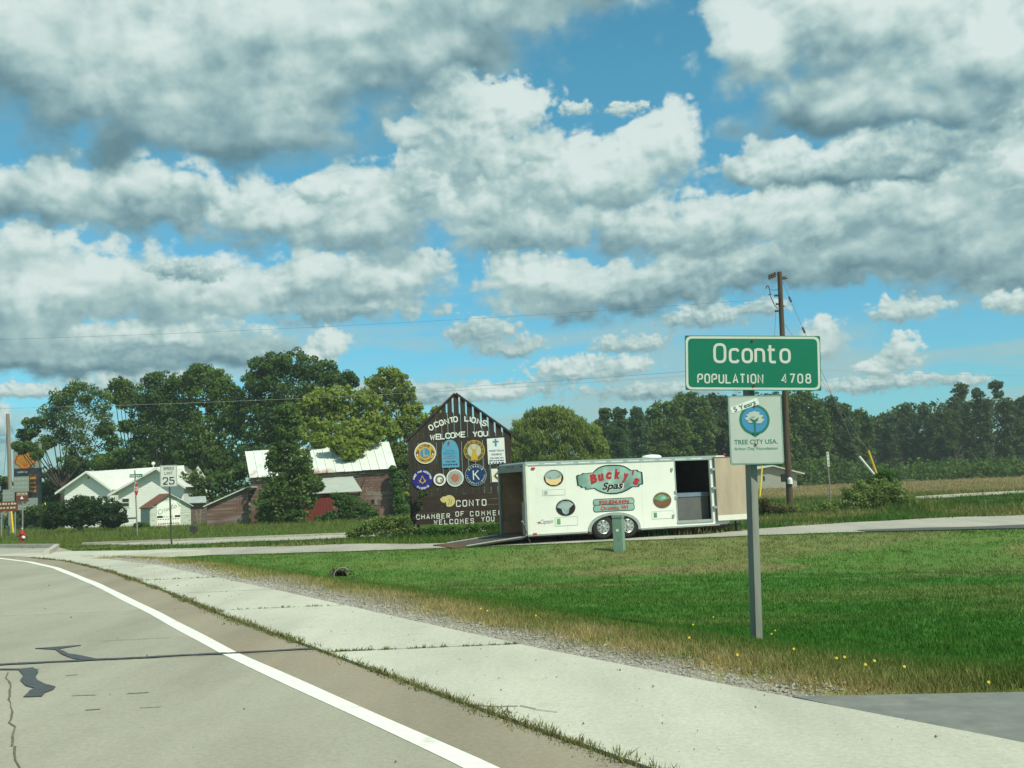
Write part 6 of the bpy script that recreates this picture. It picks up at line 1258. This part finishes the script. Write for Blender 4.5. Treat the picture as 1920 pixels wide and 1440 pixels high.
def limb(mb,a,b,r0,r1,rs,n=5):
    a=np.array(a,float);b=np.array(b,float); mid=(a+b)/2+rs.randn(3)*np.linalg.norm(b-a)*.07; mid[2]+=np.linalg.norm((b-a)[:2])*-.06; pts=[]
    for i in range(n+1): t=i/n; pts.append(Vector(a*(1-t)**2+mid*2*t*(1-t)+b*t*t))
    mb.path(pts,r0,6,r1=r1)
def tree(label,Y,lumps,m,base=None,seed=1,leaf=.20,sub=11,per=26,bark=None,depth=1.,cat='tree',name='tree',group=None,trunk=.2,forks=True,limbs=True,droop=0,rough=.50,squash=.85,kind=None,cov=1.,dens=1.):
    """lumps: crown masses as seen (px,py,r in picture units) hung at depth Y"""
    rs=np.random.RandomState(seed); k=Y/1920; X=[];R=[]
    if 85<Y<100 and leaf>.15: leaf*=.82
    for lu in lumps:
        px,py,r_=lu[:3]; dY=lu[3] if len(lu)>3 else 0; c=P(px,py,Y+dY); rr=r_*k; X.append((c.x,Y+dY+rs.uniform(-.35,.35)*rr*depth,c.z)); R.append(rr)
    X=np.array(X);R=np.array(R); bx=base if base is not None else float(np.average([l[0] for l in lumps],weights=[l[2] for l in lumps])); bxw=P(bx,950,Y).x; z0=gzf(bxw,Y)
    t=thing(name,label,cat,(bxw,Y,z0),group); C=[];CR=[]
    for c,r_ in zip(X,R):
        n=int(cov*7.2/rough**2); d=rs.randn(n,3); d/=np.linalg.norm(d,axis=1)[:,None]; d[:,1]*=.9; rad=(.45+.62*rs.rand(n)**.6)[:,None]
        q=c+d*rad*r_*np.array([1,1.,squash]); C.append(q); CR.append(r_*rough*(.5+.55*rs.rand(n)))
        C.append(c[None]); CR.append(np.array([r_*.6]))
    C=np.concatenate(C);CR=np.concatenate(CR); CR=np.clip(CR,.04 if leaf<.04 else .16 if leaf<.1 else .3,1.25)
    ok=C[:,2]>z0+.15; C=C[ok];CR=CR[ok]; per=int(np.clip(dens*4.4*(np.mean(CR)/leaf)**2,10,110)); V,tone=leaves(C,CR,per,leaf,rs,.75,droop)
    V=V.reshape(-1,4,3); ok=V[:,:,2].min(1)>z0+.0; V=V[ok].reshape(-1,3); tone=tone[ok]; crown('crown' if cat=='tree' else 'foliage',t,V,tone,m,'stuff' if kind else None)
    if forks:
        mb=MB(); lowest=X[:,2].min(); top=X[:,2].max(); tr=trunk*max(.6,(top-z0)/9); fork=np.array([bxw+rs.uniform(-.2,.2),Y,z0+max(.8,(np.median(X[:,2])-z0)*.42)])
        mb.path([Vector((bxw,Y,z0-.3)),Vector((bxw+.03,Y,z0+.4)),Vector(fork)],tr*1.15,8,r1=tr*.75); mb.build('trunk',bark or M_bark,t)
        mb=MB()
        for c,r_ in zip(X,R):
            if limbs or rs.rand()<.5: limb(mb,fork,c,tr*(.28 if limbs else .2),.025,rs)
        for j in (range(0,len(C),5) if limbs else ()): 
            i=int(np.argmin(np.linalg.norm(X-C[j],axis=1))); limb(mb,X[i],C[j],.028,.01,rs,2)
        mb.build('limbs',bark or M_bark,t)
    return t
# --- left group
tree('loose airy tree at the far left, standing behind the fuel sign',92,[(150,738,26),(120,748,26),(185,752,28),(95,775,26),(140,778,32),(190,790,28),(70,800,22),(50,815,14),(105,815,24),(160,825,30),(205,815,18),(85,838,18),(215,842,22),(45,838,10),(135,858,20),(190,862,24),(60,838,9,-6),(42,841,8,-6),(70,852,8,-6),(34,836,6,-6)],L_mid,base=118,seed=11,leaf=.16,rough=.5,trunk=.20,cov=.75)
tree('small rounded tree top on a bare double trunk beside the airy tree',97,[(228,722,17),(238,735,20),(218,738,18),(245,748,16),(228,752,16)],L_mid,base=241,seed=12,leaf=.17,sub=9,per=22,trunk=.16)
tree('tall dark tree behind the white house roof',94,[(305,715,28),(285,735,30),(330,730,30),(270,765,28),(310,765,34),(345,768,30),(280,800,32),(320,805,36),(262,832,26),(300,842,30),(345,845,30),(275,868,22),(240,800,12)],L_dark,base=300,seed=13,leaf=.19,sub=12,per=30,trunk=.26)
tree('tall broad tree with a rounded top behind the small shed',93,[(375,703,24),(400,710,26),(352,722,22),(425,730,26),(390,745,36),(445,755,20),(420,775,32),(375,795,36),(435,800,28),(400,830,36),(360,858,28),(425,860,30),(395,888,26),(440,885,22)],L_mid,base=395,seed=14,leaf=.19,sub=12,per=30,trunk=.26)
tree('tallest tree, dark and dense, above the left end of the barn roof',91,[(490,692,26),(520,686,26),(555,684,28),(590,692,28),(622,702,24),(650,715,18),(478,722,24),(510,728,34),(555,730,38),(600,732,34),(480,765,28),(520,775,36),(565,775,34),(490,810,30),(535,815,32),(470,850,26),(505,850,26),(620,760,26)],L_dark,base=530,seed=15,leaf=.18,sub=13,per=30,trunk=.28)
tree('yellowish tree with an open crown at the right end of the tree group',90,[(725,705,19),(745,712,20),(705,718,18),(760,735,20),(730,740,24),(695,745,20),(770,762,20),(745,775,26),(710,775,22),(790,785,18),(770,800,24),(735,812,26),(800,812,20),(820,775,12),(790,850,26),(760,850,26),(740,890,24),(785,890,24),(810,870,18),(755,925,22),(795,930,20)],L_yel,base=748,seed=16,leaf=.17,sub=10,per=22,trunk=.2)
tree('bright yellow-green tree whose boughs hang over the barn roof',84,[(590,752,24),(620,745,24),(655,750,26),(690,752,22),(570,778,22),(605,780,30),(645,782,32),(685,788,28),(715,800,24),(590,808,24,-3),(630,812,26,-4),(670,812,26,-5),(640,835,17,-7),(700,815,18,-6),(655,848,14,-7.6),(600,826,14,-5),(737,812,12,-4),(625,828,14,-7),(672,835,13,-7.5),(555,800,18)],L_yel,base=640,seed=17,leaf=.17,trunk=.16,rough=.46,cov=1.1)
tree('bushy dark tree growing in front of the barn between its lean-tos',69.5,[(535,800,16),(545,830,20),(522,850,20),(560,860,22),(540,885,26),(520,910,26),(560,905,26),(585,905,13),(505,935,24),(540,940,30),(570,935,22),(498,965,20),(525,968,22),(553,968,22),(596,912,7),(530,775,13),(548,785,14),(538,765,10),(548,812,18),(515,870,20),(565,880,20)],L_mid,base=535,seed=18,leaf=.13,sub=12,per=34,trunk=.13)
tree('shaded understorey tree behind the left gable of the white house',97,[(110,895,22),(150,880,24),(195,872,24),(240,868,24),(85,925,24),(130,935,24),(60,920,20)],L_dark,base=150,seed=19,leaf=.19,sub=10,per=26,trunk=.15)
tree('dark understorey tree between the grey shed and the barn',84,[(360,905,24),(395,900,26),(430,905,24),(455,880,18),(370,935,20),(410,935,24),(450,930,22)],L_dark,base=405,seed=20,leaf=.17,sub=11,per=30,trunk=.15)
tree('shaded understorey tree behind the right part of the white house',99,[(275,880,24),(320,880,24),(355,885,20),(300,910,24),(345,915,20),(240,905,20)],L_dark,base=310,seed=21,leaf=.19,sub=10,per=26,trunk=.15)
tree('dark tree between the barn and the welcome board, low behind the barn corner',86,[(690,860,24),(660,850,24),(720,870,22),(765,880,22),(745,905,20),(640,840,22),(600,850,24)],L_dark,base=700,seed=22,leaf=.17,sub=11,per=28,trunk=.15)
# hedge and bushes
tree('large dark rounded bush left of the white house window',70,[(112,962,26),(140,955,27),(95,975,18),(168,958,25),(125,972,22),(155,972,20)],L_hedge,base=130,seed=31,leaf=.085,cov=1.3,dens=1.1,cat='bush',name='bush',forks=False,rough=.40,squash=.8)
tree('large dark rounded bush in front of the white house gable wall',69.5,[(190,955,26),(213,962,22),(175,966,20),(205,974,18),(224,975,12)],L_hedge,base=198,seed=32,leaf=.085,cov=1.3,dens=1.1,cat='bush',name='bush',forks=False,rough=.40,squash=.8)
tree('light green sapling poking up behind the dark bushes',72,[(155,935,7),(152,945,8),(160,948,6)],L_vine,base=155,seed=33,leaf=.08,sub=9,per=26,cat='bush',name='sapling',forks=True,trunk=.04)
tree('dark bush below the fuel sign',84,[(70,960,16),(60,975,14),(85,975,14),(20,975,10)],L_dark,base=70,seed=34,leaf=.12,sub=12,per=30,cat='bush',name='bush',forks=False)
tree('small bush at the foot of the stop sign post',74,[(265,985,7),(255,988,6),(274,987,6)],L_mid,base=265,seed=35,leaf=.07,sub=9,per=30,cat='bush',name='bush',forks=False)
tree('leafy vine bush climbing the front of the barn lean-to',71.,[(640,940,14),(660,945,18),(680,955,16),(650,958,14),(628,930,6),(695,965,12),(670,968,12),(620,968,10),(600,974,8),(640,972,12)],L_vine,base=660,seed=36,leaf=.085,sub=12,per=40,cat='vine bush',name='vine_bush',forks=False,rough=.4)
tree('tall vine climbing the right corner of the barn',74.3,[(738,890,7),(741,905,8),(744,920,9),(746,935,10),(748,950,11),(750,965,12),(758,955,9),(740,972,10),(737,878,4)],L_vine,base=746,seed=37,leaf=.085,sub=10,per=30,cat='vine',name='climbing_vine',forks=False,rough=.4)
tree('weedy bush left of the lower panel of the welcome board',37.2,[(690,990,13),(710,982,13),(735,980,12),(757,978,11),(670,998,10),(720,1000,10),(750,1000,10),(775,1000,8),(660,1002,7),(765,990,9)],L_weed,base=720,seed=38,leaf=.045,cat='weeds',name='weed_bush',forks=False,rough=.40,cov=.6,dens=.55)
tree('green plants growing along the foot of the welcome board',36.9,[(795,998,8),(815,998,9),(835,997,9),(855,996,9),(875,995,9),(895,994,9),(915,992,9),(935,990,9),(805,1006,7),(845,1004,7),(885,1002,7),(925,1000,7)],L_vine,base=870,seed=39,leaf=.045,cat='weeds',name='weed_bush',forks=False,rough=.40,cov=.6,dens=.55)
tree('thin vine hanging over the left end of the lower board panel',37.6,[(789,922,3),(794,929,3),(788,940,2.5),(789,952,2.5),(786,931,2.5),(800,926,2)],L_vine,base=789,seed=40,leaf=.03,cov=.5,dens=.5,cat='vine',name='hanging_vine',forks=False,rough=.4)
# --- middle and right
tree('wide rounded willow with drooping branches behind the welcome board',96,[(1005,783,22),(1045,781,24),(1022,778,18),(985,800,24),(1070,792,24),(965,825,20),(1000,820,28),(1040,815,30),(1080,818,24),(1105,812,20),(1118,835,20),(960,855,22),(995,855,26),(1035,850,28),(1075,850,26),(1110,862,22),(985,888,22),(1030,888,24),(1075,885,24),(1115,885,20),(1130,860,12),(945,880,16)],L_will,base=1040,seed=51,leaf=.21,cov=1.9,dens=1.9,sub=14,per=30,droop=.7,trunk=.24,rough=.42)
tree('tall narrow poplar directly behind the right side of the willow',118,[(1135,778,13),(1130,795,15),(1140,812,16),(1138,835,18),(1140,860,18),(1145,885,18)],L_far,base=1138,seed=52,leaf=.22,sub=10,per=26)
tree('tall narrow poplar, second to the right of the willow',120,[(1162,775,12),(1158,792,16),(1165,812,18),(1168,840,18),(1170,870,18)],L_far,base=1165,seed=53,leaf=.22,sub=10,per=26)
tree('pointed poplar top above the roof of the trailer',122,[(1194,775,12),(1192,792,16),(1200,812,18),(1200,840,20),(1200,870,20)],L_blue,base=1196,seed=54,leaf=.22,sub=10,per=26)
tree('dark conical spruce low behind the middle of the trailer',108,[(1160,808,7),(1160,820,11),(1158,835,15),(1160,850,18),(1160,866,21),(1160,884,22)],L_blue,base=1160,seed=55,leaf=.16,sub=14,per=30,rough=.35,squash=.6,droop=.2)
def rtree(lab,Y,cx,top,w,bottom,m,seed,leaf=.22,group=None):
    rs=random.Random(seed); sk=rs.uniform(-.1,.1); L=[(cx+sk*(bottom-top)*.4+rs.uniform(-3,3),top+w*.17,w*.17)]; y=top+w*.28
    while y<bottom:
        f=min(1,(y-top)/(bottom-top)*rs.uniform(1.8,2.6)+.22); hw=w*.56*f; n=max(1,int(hw/9.5))
        for j in range(n):
            x=cx+sk*(bottom-y)*.4+(0 if n==1 else (-1+2*j/(n-1))*hw*.75)+rs.uniform(-6,6); L.append((x,y+rs.uniform(-8,8),rs.uniform(.7,1.2)*max(9,min(17,w*.22))))
        y+=max(12,w*.2)
    return tree(lab,Y,L,m,base=cx,seed=seed,leaf=leaf,group=group,rough=.58,cov=1.15,dens=1.1,limbs=False)
rtree('light green tree behind the trailer roof vent',128,1250,752,70,905,L_mid,61)
rtree('broad tree rising above the open side door of the trailer',132,1292,735,76,905,L_mid,62)
rtree('tree directly behind the left half of the green town sign',136,1345,740,70,905,L_far,63)
rtree('low tree hidden partly by the tree emblem sign',134,1395,748,64,905,L_far,64)
rtree('tall tree just left of the dark utility pole',138,1440,738,66,900,L_far,65)
rtree('tall full tree just right of the dark utility pole',134,1507,730,84,900,L_mid,66)
rtree('rounded tree sloping down right of the full tree',136,1565,742,76,900,L_far,67)
rtree('dark tree above the turned speed sign',140,1602,768,56,900,L_dark,68)
rtree('low distant tree in the dip of the tree line',162,1640,784,50,895,L_far,69)
rtree('low distant tree right of the dip in the tree line',160,1672,778,50,893,L_blue,70)
rtree('pointed tree above the orange guy guard',158,1698,757,46,892,L_far,71)
rtree('pointed tree next right of the one above the orange guard',158,1735,762,50,892,L_blue,72)
rtree('broad low tree below the left of the twin tall tops',156,1768,768,56,892,L_far,73)
rtree('tall twin-topped tree at the right, left of the pair',150,1800,720,50,890,L_far,74)
rtree('tall twin-topped tree at the right, right of the pair',151,1832,728,44,890,L_blue,75)
rtree('highest tree near the right edge of the tree line',149,1868,713,50,888,L_far,76)
rtree('tree at the right edge of the photograph',150,1912,745,62,888,L_far,77)
rtree('broad tree beyond the right edge',150,1975,735,80,886,L_far,78)
# the wood behind them reads as one mass
def wood(name,Y,xs,tops,bottom,m,seed,leaf=.34,n=260,per=26):
    rs=np.random.RandomState(seed); C=[];R=[]
    for i in range(n):
        x=rs.uniform(xs[0],xs[-1]); t=np.interp(x,xs,tops); y=t+(bottom-(x-1400)*.042-t)*rs.rand()**1.0; yy=Y+rs.uniform(-3,3); p=P(x,y,yy); C.append((p.x,yy,p.z)); R.append(rs.uniform(.8,1.5))
    V,tone=leaves(np.array(C),np.array(R),per,leaf,rs,.8); V=V.reshape(-1,4,3); ok=V[:,:,2].min(1)>-.6; V=V[ok].reshape(-1,3); crown(name,None,V,tone[ok],m,'stuff')
wood('distant_woods',166,[1130,1250,1400,1500,1600,1640,1700,1800,1960],[812,762,742,740,782,784,762,756,748],905,L_far,81,n=1500)
wood('distant_woods',106,[20,150,240,300,400,455,600,700,780,900],[905,870,850,770,745,745,740,790,880,905],975,L_dark,82,n=800,leaf=.26)
wood('undergrowth',128,[1130,1300,1500,1700,1960],[880,870,870,872,862],915,L_dark,83,n=360,leaf=.25)
# shrubs and weeds by the right pole
tree('leafy green shrub topping the right roadside bushes',44,[(1655,893,15),(1670,903,15),(1644,905,14),(1658,912,15)],L_vine,base=1660,seed=91,leaf=.07,cov=.8,dens=.7,cat='shrub',name='shrub',forks=False,rough=.4)
tree('wide grey-green roadside bush below the leafy shrub',42.5,[(1622,922,20),(1650,920,24),(1680,925,22),(1600,938,20),(1640,942,22),(1680,945,20),(1703,942,14),(1618,952,14),(1660,955,14),(1695,955,12)],L_weed,base=1650,seed=92,leaf=.05,cov=1.,dens=.8,cat='shrub',name='shrub',forks=False,rough=.38)
tree('thin-stemmed weedy shrub left of the wide roadside bush',42,[(1590,920,10),(1598,935,12),(1582,950,14),(1570,955,12),(1598,958,12)],L_weed,base=1590,seed=93,leaf=.05,cov=.5,dens=.5,cat='shrub',name='shrub',forks=False,rough=.45)
tree('low weeds at the foot of the turned speed sign',41.5,[(1545,950,9),(1560,953,9),(1530,956,8),(1510,958,7)],L_weed,base=1540,seed=94,leaf=.045,cov=.5,dens=.5,cat='weeds',name='weed_bush',forks=False,rough=.45)
tree('reddish weeds left of the utility pole foot',42,[(1440,950,9),(1455,955,9),(1470,958,9),(1432,940,8),(1490,960,8),(1425,955,8)],leafmat('leaf_reddish',(.11,.09,.04),(.12,.15,.05)),base=1455,seed=95,leaf=.045,cov=.5,dens=.5,cat='weeds',name='weed_bush',forks=False,rough=.45)
tree('low dark weeds along the lane right of the roadside bushes',43,[(1740,950,7),(1765,948,8),(1790,946,8),(1815,944,7),(1840,942,6)],L_mid,base=1790,seed=96,leaf=.045,cov=.5,dens=.5,cat='weeds',name='weed_bush',forks=False,rough=.45)
tree('far left dark trees low behind the guide signs',104,[(0,940,22),(-30,930,24),(30,950,18),(5,905,14)],L_dark,base=0,seed=97,leaf=.2,sub=10,per=26)

# ------------------------------------------------ thin summer haze
mb=MB(); mb.box(-1110,1110,-70,1510,-1.6,19); hz_o=mb.build('haze',None,None,'stuff'); hm=bpy.data.materials.new('haze_air'); hm.use_nodes=True; t=hm.node_tree; t.nodes.clear()
pv=t.nodes.new('ShaderNodeVolumePrincipled'); pv.inputs['Color'].default_value=(.80,.92,.92,1); pv.inputs['Density'].default_value=.00065; pv.inputs['Anisotropy'].default_value=.3; ou=t.nodes.new('ShaderNodeOutputMaterial'); t.links.new(pv.outputs[0],ou.inputs['Volume']); hz_o.data.materials.clear(); hz_o.data.materials.append(hm)
